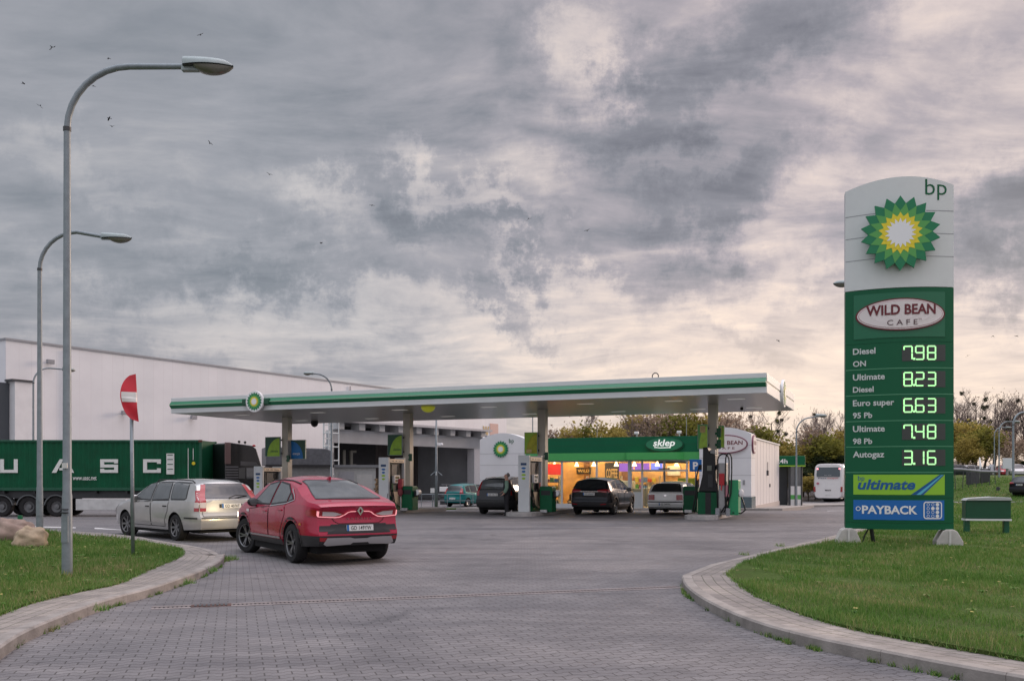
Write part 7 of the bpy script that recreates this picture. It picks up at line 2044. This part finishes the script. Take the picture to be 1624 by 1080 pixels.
# access ladder
t = stand('caged_ladder', 'white caged ladder between the warehouse wall and the depot', 'ladder', 463 + 56, 800, 74.5, R(55))
b = MB()
for x in (-.38, .38): b.tube([(x, 0, 0), (x, 0, 7.0)], .07, 6)
for z in np.arange(.3, 7, .55): b.box(-.38, .38, -.04, .04, z, z + .09)
b.build('ladder', mat('ladder_white', (.58, .62, .62), .5), t)
b = MB()
for x in (-.55, .55): b.tube([(x, -.75, 2.3), (x, -.75, 7.0)], .05, 6)
for z in np.arange(2.4, 7.1, 1.1): b.tube([(-.4, 0, z), (-.6, -.5, z), (-.55, -.75, z), (.55, -.75, z), (.6, -.5, z), (.4, 0, z)], .05, 6)
b.build('cage', mat('ladder_white', (.58, .62, .62), .5), t)
# dark flat-roofed hut and pale garage
t = stand('grey_hut', 'dark hut with a rounded grey roof behind the first pump', 'hut', 472, 800, 62, R(20))
Z_ = lambda py, Z=62: CH + (HZ - py) * Z / F
g0 = t.location.z
b = MB(); b.box(-1.9, 2.2, 0, 3, -.2, Z_(737) - g0); b.build('wall', mat('hut_wall', (.20, .205, .205), .6, var=.15), t)
b = MB(); b.prism([(-2.1, Z_(738) - g0), (2.4, Z_(738) - g0), (2.4, Z_(716) - g0), (1.9, Z_(711) - g0), (-2.1, Z_(709) - g0)], lambda a, c, tt: (a, -.25 + 3.4 * tt, c)); b.build('roof', mat('hut_roof', (.085, .09, .10), .5, var=.25), t, bevel=.06)
for x0, x1 in ((-1.6, -1.15), (-.55, -.1), (.9, 1.9)):
    b = MB(); b.box(x0, x1, -.03, .05, .6, 2.05); b.build('window', GLASS, t)
b = MB(); b.box(-2.12, 2.42, -.28, -.2, Z_(740) - g0, Z_(737) - g0); b.build('gutter', BLACK, t)
t = stand('low_garage', 'low pale garage with a flat grey roof edge in front of the depot', 'garage', 566, 800, 66, R(12))
g0 = t.location.z; Z_ = lambda py: CH + (HZ - py) * 66 / F
b = MB(); b.box(-1.55, 1.35, 0, 4, -.2, Z_(741) - g0); b.build('wall', mat('garage_wall', (.34, .355, .35), .6, var=.1), t)
b = MB(); b.box(-1.8, 1.55, -.15, 4.2, Z_(741) - g0, Z_(737) - g0); b.build('roof', mat('garage_roof', (.16, .17, .18), .5), t)
b = MB(); b.box(.0, 1.1, -.04, .03, 0, Z_(752) - g0); b.build('shutter_door', mat('garage_door', (.40, .41, .40), .5, var=.05), t)
b = MB(); b.box(-1.3, -.2, -.04, .03, Z_(765) - g0, Z_(748) - g0); b.build('side_panel', GREY, t)
# pallets
wd = mat('pallet_wood', (.30, .20, .11), .8, var=.4, vscale=6)
for i in range(12):
    p = at(604, 800, 64); g0 = gz(p.x, p.y)
    o_ = MB()
    o_.box(-.4, .4, -.6, .6, .10, .13); o_.box(-.4, .4, -.6, .6, 0, .02)
    for x in (-.36, 0, .36):
        for y in (-.55, 0, .55): o_.box(x - .04, x + .04, y - .05, y + .05, .02, .10)
    q = o_.build('pallet', wd, None); q.location = (p.x + random.uniform(-.05, .05), p.y + random.uniform(-.05, .05), g0 + i * .165); q.rotation_euler = (0, 0, R(random.uniform(6, 16)))
    tag(q, 'wooden pallet in the tall stack beside the second pump', 'pallet', 'stacked wooden pallets')
# drums behind the teal car
for i in range(7):
    px = 704 + i * 9
    p = at(px, 792, 70 + i * .6); g0 = gz(p.x, p.y)
    b = MB(); b.lathe([(0, 0), (.30, 0), (.30, .3), (.315, .32), (.30, .34), (.30, .62), (.315, .64), (.30, .66), (.30, .95), (.27, .98), (0, .97)], 18)
    t = thing('steel_drum', 'dark steel drum with a pale lid in the row behind the teal car', 'drum', (p.x, p.y, g0), 0, 'row of drums in the depot')
    b.build('barrel', DKGREY, t, smooth='auto')
    b = MB(); b.box(-.32, .32, -.3, .3, .985, 1.35); b.build('top_box', [WHITE2, DKGREY][i % 2], t, bevel=.03)
    b = MB(); b.box(-.22, .22, -.2, .2, 1.353, 1.55); b.build('cap', DKGREY, t, bevel=.05)
# railing and verge by the pumps
t = stand('yard_railing', 'thin steel railing in front of the drums', 'railing', 690, 795, 60, R(8))
b = MB()
for x in np.arange(-2.6, 2.7, .85): b.tube([(x, 0, -.1), (x, 0, .95)], .025, 6)
b.build('post', GALV, t)
b = MB(); b.tube([(-2.6, 0, .93), (2.6, 0, .93)], .025, 6); b.tube([(-2.6, 0, .5), (2.6, 0, .5)], .02, 6); b.build('rail', GALV, t)
t = stand('notice_post', 'small white notice on a short post by the service bin', 'notice', 686, 795, 58, 0)
b = MB(); b.tube([(0, 0, -.1), (0, 0, 1.3)], .03, 6); b.build('post', GALV, t)
b = MB(); b.box(-.13, .13, -.04, -.02, 1.05, 1.35); b.build('plate', WHITE2, t)
# camera mast
t = stand('camera_mast', 'tall slim steel mast with a white camera and cross arms, left of the teal car', 'mast', 692, 800, 57, 0)
b = MB(); b.tube([(0, 0, -.1), (0, 0, 2.8), (0, 0, 7.4)], [.10, .08, .035], 10); b.build('pole', GALV, t, smooth=True)
b = MB(); b.box(.05, .35, -.1, .06, 4.0, 4.15); b.ball((.34, -.03, 4.07), .09, 10, 8); b.build('camera', WHITE2, t, bevel=.02)
b = MB(); b.tube([(-.35, 0, 1.6 + .55), (0, 0, 1.9 + .55), (.35, 0, 1.6 + .55)], .03, 6); b.tube([(0, .3, 2.15), (0, 0, 2.45), (0, -.3, 2.15)], .03, 6); b.build('cross_arm', GALV, t)
# grass verge between forecourt and depot
vz = lambda x, y: gz(x, y) + .09
vp = [gp(560, 801), gp(752, 800.5), gp(752, 797.6), gp(560, 797.6)]
ve = [(-10.5, 54.2), (-2.2, 57.4), (-2.6, 58.6), (-10.9, 55.4)]
b = MB(); b.prism(ve, lambda a, c, tt: (a, c, gz(a, c) - .1 + .19 * tt)); struct(b.build('lawn', SOIL))
# depot camera lamp by the left pylon
t = stand('wall_floodlight', 'white floodlight on a bracket left of the arched white pylon', 'floodlight', 771, 780, 56.5, 0)
b = MB(); b.tube([(.1, 0, 0), (.1, 0, 4.2), (.0, 0, 4.35)], .05, 8); b.build('post', GALV, t)
b = MB(); b.box(-.22, .16, -.2, .05, 4.28, 4.48); b.build('head', WHITE2, t, bevel=.04)

# ------------------------------------------------------------------ trees and shrubs
def leafmat(name, stops):
    m = bpy.data.materials.new(name); m.use_nodes = True
    q = NT(m.node_tree); bs = m.node_tree.nodes['Principled BSDF']
    g = q.n('ShaderNodeNewGeometry'); oi = q.n('ShaderNodeObjectInfo'); o = q.n('ShaderNodeTexCoord').outputs['Object']
    f = q.m('ADD', q.m('MULTIPLY', g.outputs['Random Per Island'], .5), q.m('MULTIPLY', q.noise(o, .6, 3, .6), .35))
    f = q.m('ADD', f, q.m('MULTIPLY', oi.outputs['Random'], .28))
    c = q.ramp(q.m('SUBTRACT', f, .1), stops)
    q.l(c, bs.inputs['Base Color']); bs.inputs['Roughness'].default_value = .7; bs.inputs['Specular IOR Level'].default_value = .15
    tr = q.n('ShaderNodeBsdfTranslucent'); q.l(c, tr.inputs[0]); ms = q.n('ShaderNodeMixShader'); ms.inputs[0].default_value = .5
    q.l(bs.outputs[0], ms.inputs[1]); q.l(tr.outputs[0], ms.inputs[2]); q.l(ms.outputs[0], m.node_tree.nodes['Material Output'].inputs[0])
    return m
LEAF = dict(yellow=leafmat('autumn_yellow', [(.1, (.19, .15, .04)), (.4, (.33, .26, .065)), (.7, (.42, .34, .10)), (.95, (.50, .41, .16))]),
            green=leafmat('olive_green', [(.1, (.10, .10, .025)), (.4, (.19, .19, .04)), (.7, (.26, .25, .055)), (.95, (.34, .30, .08))]),
            brown=leafmat('russet', [(.1, (.18, .13, .10)), (.5, (.32, .24, .18)), (.95, (.42, .32, .24))]),
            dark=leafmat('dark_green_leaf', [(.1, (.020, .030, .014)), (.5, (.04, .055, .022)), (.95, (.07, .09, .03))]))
BARK = mat('bark', (.085, .065, .055), .9, var=.3, vscale=6)
TWIG = mat('twig', (.20, .155, .14), .9, var=.2)
MIST = mat('mistletoe', (.045, .050, .020), .9, var=.4, vscale=20)
def limbs(H, n, spread, seed, r0=.16, levels=3, up=.75, lead=True):
    rd = random.Random(seed)
    segs = []; tips = []
    def grow(p, d, ln, r, lv):
        pts = [p]; rs = [r]; q = p
        k = 4
        for i in range(k):
            d = (d + Vector((rd.uniform(-.22, .22), rd.uniform(-.22, .22), rd.uniform(-.02, .14)))).normalized()
            q = q + d * ln / k; pts.append(q); rs.append(r * (1 - .7 * (i + 1) / k))
        segs.append((pts, rs, lv))
        tips.append((q, lv))
        if lv < levels:
            for i in range(n[lv]):
                f = rd.uniform(.25 if lv else .32, 1)
                idx = f * k; i0 = min(k - 1, int(idx)); b0 = pts[i0].lerp(pts[i0 + 1], idx - i0)
                a = rd.uniform(0, 6.283)
                dd = (d * up + Vector((math.cos(a), math.sin(a), rd.uniform(-.1, .5))) * spread).normalized()
                grow(b0, dd, ln * rd.uniform(.36, .58) * (1.1 - .45 * f), max(.012, r * (1 - .7 * f) * .6), lv + 1)
    grow(Vector((0, 0, -.3)), Vector((0, 0, 1)), H, r0, 0)
    return segs, tips
def tree_mesh(H, seed, kind, leaves=2600, size=.30, bare=False, mist=0, spread=.75, r0=None, crown=.3):
    rd = random.Random(seed)
    segs, tips = limbs(H * .92, [12, 5, 3] if not bare else [16, 7, 4], spread, seed, r0 or H * .018, 3, .6)
    tb, wb_ = MB(), MB()
    for pts, rs, lv in segs:
        (tb if lv <= 1 else wb_).tube(pts, [max(.018 if not bare else .020, r) for r in rs], 6 if lv < 2 else 3, caps=False)
    cr = MB()
    tp = [q for q, lv in tips if lv >= 1]
    for _ in range(leaves):
        c = rd.choice(tp)
        s0 = H * .065
        p = c + Vector((rd.gauss(0, s0), rd.gauss(0, s0), rd.gauss(0, s0)))
        if p.z < H * crown * .5: continue
        a, b_ = rd.uniform(0, 6.28), rd.uniform(-1, 1)
        t1 = Vector((math.cos(a), math.sin(a), b_)).normalized() * size * rd.uniform(.4, 1)
        t2 = t1.cross(Vector((rd.uniform(-1, 1), rd.uniform(-1, 1), rd.uniform(-1, 1)))).normalized() * size * rd.uniform(.25, .6)
        cr.add([p - t1, p + t2, p + t1, p - t2], [(0, 1, 2, 3)])
    ms = MB()
    for i in range(mist):
        c = rd.choice([q for q, lv in tips if lv >= 1 and q.z > H * .6])
        rr = rd.uniform(.28, .55)
        for _ in range(170):
            d = Vector((rd.gauss(0, 1), rd.gauss(0, 1), rd.gauss(0, 1))).normalized() * rr * rd.uniform(.3, 1)
            t1 = Vector((rd.uniform(-1, 1), rd.uniform(-1, 1), rd.uniform(-1, 1))) * .11; t2 = Vector((rd.uniform(-1, 1), rd.uniform(-1, 1), rd.uniform(-1, 1))) * .08
            ms.add([c + d - t1, c + d + t2, c + d + t1, c + d - t2], [(0, 1, 2, 3)])
    return tb, wb_, cr, ms
PROTO = {}
def make_tree(key, H, seed, kind, **kw):
    tb, wb_, cr, ms = tree_mesh(H, seed, kind, **kw)
    t = thing('tree', '', 'tree')
    tb.build('trunk', BARK, t, smooth=True)
    if wb_.f: wb_.build('twigs', TWIG if kw.get('bare') else BARK, t, smooth=True)
    if cr.f: cr.build('crown', LEAF[kind], t)
    if ms.f: ms.build('mistletoe', MIST, t)
    PROTO[key] = [t, H, False]
make_tree('yellow1', 8, 11, 'yellow', leaves=2300)
make_tree('yellow2', 8, 12, 'yellow', leaves=1900, spread=.95)
make_tree('green1', 8, 13, 'green', leaves=2700, size=.34)
make_tree('green2', 8, 14, 'green', leaves=2400, spread=.95)
make_tree('brown1', 8, 15, 'brown', leaves=1300, size=.24)
make_tree('brown2', 8, 16, 'brown', leaves=800, size=.22, spread=.6)
make_tree('dark1', 8, 19, 'dark', leaves=4200, size=.36, spread=1.0)
make_tree('bare1', 13, 17, 'brown', leaves=60, size=.2, bare=True, spread=.45)
make_tree('bare2', 13, 18, 'brown', leaves=30, size=.2, bare=True, mist=7, spread=.55)
make_tree('bare3', 13, 21, 'brown', leaves=160, size=.2, bare=True, mist=2, spread=.40)
make_tree('bare4', 13, 22, 'brown', leaves=0, bare=True, mist=1, spread=.35)
KIND = dict(yellow='yellow autumn tree', green='olive green tree', brown='russet half-bare tree', dark='dark green bushy tree', bare='tall leafless tree')
def put_tree(key, px, ytop, Z, name, label, group, wide=1.0):
    pr, H0, used = PROTO[key]
    X = (px - 812) * Z / F; g0 = gz(X, Z)
    h = CH + (HZ - ytop) * Z / F - g0
    s_ = h / H0
    c = copy_tree(pr)
    c.name = name
    c.location = (X, Z, g0 - .05); c.rotation_euler = (0, 0, random.uniform(0, 6.28)); c.scale = (s_ * wide, s_ * wide, s_)
    c['label'] = label; c['group'] = group
    return c
rt = random.Random(5)
# belt of trees behind the shop and along the far road
lab = lambda k, w: '%s %s' % (KIND[k.rstrip('0123456789')], w)
row = []
for i, (px, yt, key) in enumerate([(868, 694, 'brown1'), (884, 690, 'brown2'), (905, 686, 'yellow1'), (921, 662, 'bare3'), (938, 684, 'green2'), (958, 688, 'yellow2'), (976, 690, 'yellow1'), (996, 670, 'bare1'), (1012, 666, 'yellow1'), (1026, 668, 'brown2'), (1040, 658, 'bare3'), (1052, 664, 'brown2'), (1068, 658, 'bare1'), (1084, 666, 'green1'), (1098, 668, 'green1'), (1114, 674, 'yellow2')]):
    put_tree(key, px, yt, 104 + rt.uniform(-6, 8), 'tree', lab(key, 'showing over the green shop roof'), 'trees over the shop roof, ' + key[:-1])
for i, (px, yt, key) in enumerate([(1156, 668, 'brown2'), (1176, 672, 'brown1'), (1190, 686, 'green1'), (1206, 690, 'brown1'), (1222, 700, 'brown1'), (1240, 712, 'yellow1'), (1256, 708, 'yellow2'), (1274, 712, 'yellow1'), (1290, 700, 'green2'), (1304, 690, 'brown1'), (1318, 694, 'green1'), (1334, 690, 'brown1'), (1352, 692, 'yellow2')]):
    put_tree(key, px, yt, 98 + rt.uniform(-6, 8), 'tree', lab(key, 'between the shop side wall and the price sign'), 'trees right of the shop, ' + key[:-1], 1.15)
for px, yt, key, lb in [(1224, 655, 'bare2', 'tall leafless tree full of mistletoe balls right of the canopy corner'), (1196, 664, 'bare3', 'slim leafless tree behind the cafe pylon'), (1256, 668, 'bare4', 'slim leafless tree with one mistletoe ball behind the short street lamp'), (1278, 672, 'bare1', 'leafless tree above the white coach, left one'), (1298, 660, 'bare3', 'leafless tree with a leafy top above the white coach'), (1316, 664, 'bare1', 'leafless tree above the right side of the white coach'), (1334, 658, 'bare4', 'leafless tree at the left edge of the price sign'),
                        (1168, 664, 'bare1', 'leafless tree over the cafe arch')]:
    put_tree(key, px, yt, 122 + rt.uniform(-5, 6), 'bare_tree', lb, 'leafless trees on the skyline')
for px, yt, key in [(1505, 690, 'yellow1'), (1520, 680, 'yellow2'), (1535, 678, 'yellow1'), (1550, 676, 'green1'), (1560, 684, 'green2'), (1572, 692, 'brown1'), (1545, 700, 'yellow2'), (1528, 706, 'yellow1'), (1594, 712, 'brown1'), (1612, 706, 'brown1'), (1626, 700, 'brown1'), (1640, 700, 'brown1')]:
    put_tree(key, px, yt, 128 + rt.uniform(-6, 10), 'tree', lab(key, 'behind the lawn right of the price sign'), 'trees right of the price sign, ' + key[:-1], 1.2)
for i, px in enumerate((1518, 1529, 1546, 1556, 1575, 1588, 1600, 1614, 1630)):
    put_tree(('bare1', 'bare3', 'bare2', 'bare4', 'bare3', 'bare1', 'bare4', 'bare1', 'bare3')[i], px, (642, 646, 634, 640, 640, 650, 644, 648, 640)[i], 165 + rt.uniform(-8, 8), 'bare_tree', 'tall leafless tree on the skyline right of the price sign', 'leafless trees right of the price sign')
# undergrowth: individual bushes
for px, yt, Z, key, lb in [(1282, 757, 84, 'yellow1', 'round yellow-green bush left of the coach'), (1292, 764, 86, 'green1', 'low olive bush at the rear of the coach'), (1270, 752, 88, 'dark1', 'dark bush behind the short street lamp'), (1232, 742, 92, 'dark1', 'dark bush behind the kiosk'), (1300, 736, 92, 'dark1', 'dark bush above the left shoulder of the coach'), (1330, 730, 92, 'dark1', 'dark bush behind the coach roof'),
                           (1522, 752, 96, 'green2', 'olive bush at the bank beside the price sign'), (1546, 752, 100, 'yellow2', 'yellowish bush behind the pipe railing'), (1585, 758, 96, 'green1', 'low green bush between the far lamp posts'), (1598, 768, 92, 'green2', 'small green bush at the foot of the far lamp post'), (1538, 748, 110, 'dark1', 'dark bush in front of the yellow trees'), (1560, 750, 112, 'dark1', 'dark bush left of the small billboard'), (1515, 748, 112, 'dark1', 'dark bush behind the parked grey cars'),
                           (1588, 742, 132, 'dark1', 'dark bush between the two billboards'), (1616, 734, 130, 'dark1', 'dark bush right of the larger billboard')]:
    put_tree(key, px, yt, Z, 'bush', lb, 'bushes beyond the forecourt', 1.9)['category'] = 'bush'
for pr, H0, used in PROTO.values():
    for c in list(pr.children): bpy.data.objects.remove(c)
    bpy.data.objects.remove(pr)
struct((lambda b: b.build('hill', mat('far_wood', (.10, .075, .05), .95, var=.5, vscale=.25, bump=.5, bscale=1.5), smooth=True))(MB().grid([[(x, 190 + 14 * math.sin(j * 1.2), (-1 + 1.5 * j) + (5.5 + 1.2 * math.sin(x * .21) + 1.0 * math.sin(x * .53 + 1) + 0.6 * math.sin(x * 1.3)) * (0, .6, 1, .6, 0)[j] * .8 - 1.5 * j) for x in np.arange(-60, 260, 1.5)] for j in range(5)])))

# ------------------------------------------------------------------ far right roadside
def billboard(px, py, w_, h, Z, lb):
    p = at(px, py, Z); g0 = gz(p.x, p.y)
    t = thing('billboard', lb, 'billboard', (p.x, p.y, g0), R(-20), 'white billboards by the far road')
    zc = p.z - g0; k = Z / F
    b = MB(); b.box(-w_ * k / 2, w_ * k / 2, -.1, .1, zc - h * k / 2, zc + h * k / 2); b.build('panel', mat('billboard_white', (.68, .70, .74), .5), t, bevel=.03)
    b = MB(); b.tube([(0, .2, -.1), (0, .2, zc)], .12, 8); b.build('post', GREY, t)
billboard(1597.5, 735, 13, 17, 98, 'larger white billboard beside the right-hand street lamps')
billboard(1573, 741, 7, 9.5, 112, 'smaller white billboard left of the street lamps')
b = MB()
rd = [(30, 66), (34, 62.5), (70, 71), (110, 84), (110, 92), (66, 80)]
b.prism(rd, lambda a, c, tt: (a, c, gz(a, c) + .02 + .17 * tt)); struct(b.build('road', mat('far_road', (.25, .24, .245), .8, var=.1)))
# pipe railing along the bank
t = stand('pipe_railing', 'dark railing of thin posts and a pipe along the grass bank', 'railing', 1532, 790, 76, R(10))
b = MB()
for i in range(9):
    x = -2.2 + i * .62; b.tube([(x, 0, -.3), (x + (.12 if i % 2 else -.1), 0, 1.9)], .03, 6)
b.build('post', DKGREY, t)
b = MB(); b.tube([(-2.3, 0, 1.75), (-.4, 0, 1.7), (1.2, 0, 1.55), (2.9, 0, 1.5)], .10, 8); b.build('pipe', mat('pipe_grey', (.30, .31, .33), .5, .2), t)
t = stand('utility_cabinet', 'dark grey roadside cabinet and mesh panel by the railing', 'cabinet', 1556, 788, 78, R(10))
b = MB(); b.box(-1.0, -.1, 0, .6, -.2, 1.15); b.build('cabinet', DKGREY, t, bevel=.03)
b = MB(); b.box(.1, 1.0, .2, .26, -.2, 1.4); b.build('mesh_panel', mat('mesh_dark', (.03, .035, .035), .6), t)
t = stand('furled_parasol', 'pale slanted banner post among the bushes on the bank', 'banner', 1556, 776, 80, R(10))
b = MB(); b.tube([(0, 0, -.1), (0, 0, 1.0), (-.15, 0, 2.2)], [.05, .13, .04], 8); b.build('banner', WHITE2, t, smooth=True)
for i, (px, Z) in enumerate(((1583, 72), (1604, 70))):
    t = stand('marker_post', ('short dark post at the foot of the second far lamp', 'short dark post beside the black car')[i], 'post', px, 790, Z)
    b = MB(); b.tube([(0, 0, -.1), (0, 0, .45)], .14, 8); b.build('post', DKGREY, t, bevel=.02)

# ------------------------------------------------------------------ birds
def bird(px, py, Z, sc, flap, bank, lb, first=[None]):
    p = at(px, py, Z)
    b = MB()
    b.ball((0, 0, 0), (.16, .05, .05), 10, 6); b.ball((.17, 0, .02), (.05, .04, .04), 8, 6)
    b.add([(-.13, -.02, 0), (-.13, .02, 0), (-.30, .07, 0), (-.30, -.07, 0)], [(0, 1, 2, 3), (3, 2, 1, 0)])
    for sg in (-1, 1):
        a = flap
        b.grid([[(.09, sg * .03, .02), (.12, sg * .20, .02 + .20 * math.sin(a)), (.04, sg * .44, .02 + .30 * math.sin(a * .6))], [(-.08, sg * .03, .01), (-.05, sg * .20, .01 + .20 * math.sin(a)), (-.03, sg * .42, .02 + .30 * math.sin(a * .6))]])
    o = b.build('bird', mat('bird_dark', (.02, .02, .024), .8), None, smooth=True)
    o.location = p; o.rotation_euler = (bank, 0, random.uniform(0, 6.28)); o.scale = (sc, sc, sc)
    return tag(o, lb, 'bird', 'birds in the evening sky')
BL = [(82, 75, 'bird high at the left of the sky above the second lamp'), (173, 93, 'bird just above the arm of the nearest street lamp'), (318, 56, 'bird straight above the nearest lamp head'), (37, 133, 'bird closest to the left edge of the sky'), (64, 168, 'bird left of the lamp pole, lowest of the left group'), (149, 137, 'bird tucked under the bend of the nearest lamp'), (173, 188, 'upper of two birds below the nearest lamp arm'), (178, 201, 'lower of two birds below the nearest lamp arm'),
      (333, 228, 'bird below the nearest lamp head'), (427, 277, 'bird alone left of the sky middle'), (590, 326, 'bird near the bright cloud in mid sky'), (509, 385, 'bird below the bright cloud, left of mid sky'), (838, 347, 'bird at mid sky above the third pump'), (931, 366, 'bird in mid sky above the shop'), (1575, 533, 'bird right of the price sign, upper'), (1612, 533, 'bird at the right edge beside the price sign'), (1534, 564, 'small bird right of the price digits'), (1234, 540, 'tiny bird above the right end of the canopy')]
for i, (px, py, lb) in enumerate(BL):
    bird(px, py, 60 + random.uniform(-4, 12), .55 if i < 14 else .5, random.uniform(-.9, .9), random.uniform(-.6, .6), lb)

# ------------------------------------------------------------------ the man at the minivan
def skin_mesh(joints, edges, name, m, parent, sub=2, root=0):
    me = bpy.data.meshes.new('sk'); me.from_pydata([j[0] for j in joints], edges, [])
    o = bpy.data.objects.new('sk', me); COL.objects.link(o)
    sk = o.modifiers.new('s', 'SKIN'); sk.use_smooth_shade = True
    me.skin_vertices.new() if not me.skin_vertices else None
    for v, j in zip(me.skin_vertices[0].data, joints):
        r_ = j[1]; v.radius = r_ if isinstance(r_, tuple) else (r_, r_)
    me.skin_vertices[0].data[root].use_root = True
    o.modifiers.new('u', 'SUBSURF').levels = sub
    dg = bpy.context.evaluated_depsgraph_get()
    nm = bpy.data.meshes.new_from_object(o.evaluated_get(dg))
    nm.materials.clear(); nm.materials.append(m)
    nm.polygons.foreach_set('use_smooth', [True] * len(nm.polygons))
    bpy.data.objects.remove(o)
    r_ = bpy.data.objects.new(name, nm); COL.objects.link(r_); r_.parent = parent
    return r_
def man():
    g_ = gp(804, 817); g0 = gz(g_.x, g_.y)
    t = thing('person', 'balding man in a dark gilet with pale green sleeves, standing at the minivan corner', 'person', (g_.x, g_.y, g0), R(175))
    skin = mat('skin', (.46, .26, .19), .5)
    # local: faces +y is back ... x forward (towards the car filler), y left, z up
    J = [((0, 0, .96), (.13, .16)), ((.0, 0, 1.14), (.12, .15)), ((-.01, 0, 1.33), (.13, .18)), ((0, 0, 1.45), (.09, .13)), ((.015, 0, 1.52), (.070, .070)),
         ((.025, 0, 1.59), (.090, .085)), ((.02, 0, 1.67), (.118, .100)), ((.01, 0, 1.735), (.095, .085)),
         ((0, .18, 1.40), (.06, .06)), ((-.02, .26, 1.15), (.048, .048)), ((.10, .25, .93), (.038, .038)), ((.15, .23, .87), (.034, .03)),
         ((0, -.18, 1.40), (.06, .06)), ((-.02, -.26, 1.15), (.048, .048)), ((.16, -.22, 1.0), (.038, .038)), ((.22, -.20, .97), (.034, .03)),
         ((0, .10, .88), (.10, .10)), ((.02, .11, .48), (.062, .062)), ((-.02, .12, .10), (.045, .045)), ((.05, .13, .05), (.045, .04)), ((.16, .14, .035), (.04, .03)),
         ((0, -.10, .88), (.10, .10)), ((.03, -.11, .48), (.062, .062)), ((0, -.12, .10), (.045, .045)), ((.07, -.13, .05), (.045, .04)), ((.18, -.14, .035), (.04, .03))]
    E = [(0, 1), (1, 2), (2, 3), (3, 4), (4, 5), (5, 6), (6, 7), (2, 8), (8, 9), (9, 10), (10, 11), (2, 12), (12, 13), (13, 14), (14, 15), (0, 16), (16, 17), (17, 18), (18, 19), (19, 20), (0, 21), (21, 22), (22, 23), (23, 24), (24, 25)]
    # fingers
    for wr, sg in ((11, 1), (15, -1)):
        w_ = Vector(J[wr][0])
        for k in range(4):
            y = (k - 1.5) * .019
            a = w_ + Vector((.045, y, -.012)); c = w_ + Vector((.085 - abs(k - 1.2) * .006, y, -.03)); d = w_ + Vector((.095 - abs(k - 1.2) * .006, y, -.06))
            i = len(J); J += [(tuple(a), .011), (tuple(c), .009), (tuple(d), .008)]; E += [(wr, i), (i, i + 1), (i + 1, i + 2)]
        a = w_ + Vector((.02, -sg * .035, .0)); c = w_ + Vector((.055, -sg * .05, -.012)); i = len(J); J += [(tuple(a), .012), (tuple(c), .009)]; E += [(wr, i), (i, i + 1)]
    skin_mesh(J, E, 'body', skin, t)
    grow = lambda idx, f: [(J[i][0], tuple(r_ + f for r_ in J[i][1])) for i in idx]
    navy = mat('gilet_navy', (.012, .014, .020), .8, var=.2)
    vj = grow([0, 1, 2], .05); vj[0] = ((0, 0, .80), (.19, .22)); vj += [((0, 0, 1.43), (.11, .15)), ((0, .16, 1.41), (.09, .09)), ((0, -.16, 1.41), (.09, .09))]
    skin_mesh(vj, [(0, 1), (1, 2), (2, 3), (2, 4), (2, 5)], 'gilet', navy, t)
    sl = mat('sleeve_green', (.16, .26, .20), .85)
    skin_mesh([((0, .07, 1.42), (.09, .09))] + grow([8, 9, 10], .036), [(0, 1), (1, 2), (2, 3)], 'sleeve', sl, t); skin_mesh([((0, -.07, 1.42), (.09, .09))] + grow([12, 13, 14], .036), [(0, 1), (1, 2), (2, 3)], 'sleeve', sl, t)
    tr = mat('trousers_dark', (.014, .014, .018), .85)
    tj = [((0, 0, .97), (.14, .17))] + grow([16, 17, 18], .03) + grow([21, 22, 23], .03); tj[3] = ((tj[3][0][0], tj[3][0][1], .03), (.085, .085)); tj[6] = ((tj[6][0][0], tj[6][0][1], .03), (.085, .085))
    skin_mesh(tj, [(0, 1), (1, 2), (2, 3), (0, 4), (4, 5), (5, 6)], 'trousers', tr, t)
    for ids in ([19, 20], [24, 25]):
        jj = grow(ids, .022); jj = [((jj[0][0][0] - .05, jj[0][0][1], .05), (.05, .05))] + jj
        skin_mesh(jj, [(0, 1), (1, 2)], 'shoe', BLACK, t)
    hc = mat('hair_grey', (.16, .14, .13), .9)
    b = MB(); b.ball((-.02, 0, 1.695), (.112, .100, .095), 16, 10)
    b.v = [(min(x, .03) if z < 1.74 else x * .6 - .03, y, z) for x, y, z in b.v]; b.build('hair', hc, t, smooth=True)
    for sg in (1, -1):
        b = MB(); b.ball((.0, sg * .085, 1.655), (.022, .012, .032), 8, 6); b.build('ear', skin, t, smooth=True)
        b = MB(); b.ball((.098, sg * .030, 1.675), (.010, .013, .009), 8, 6); b.build('eye', BLACK, t, smooth=True)
    b = MB(); b.ball((.110, 0, 1.645), (.020, .014, .026), 8, 6); b.build('nose', skin, t, smooth=True)
    b = MB(); b.ball((.098, 0, 1.605), (.010, .024, .006), 8, 6); b.build('mouth', mat('lip', (.30, .11, .10), .5), t, smooth=True)
man()
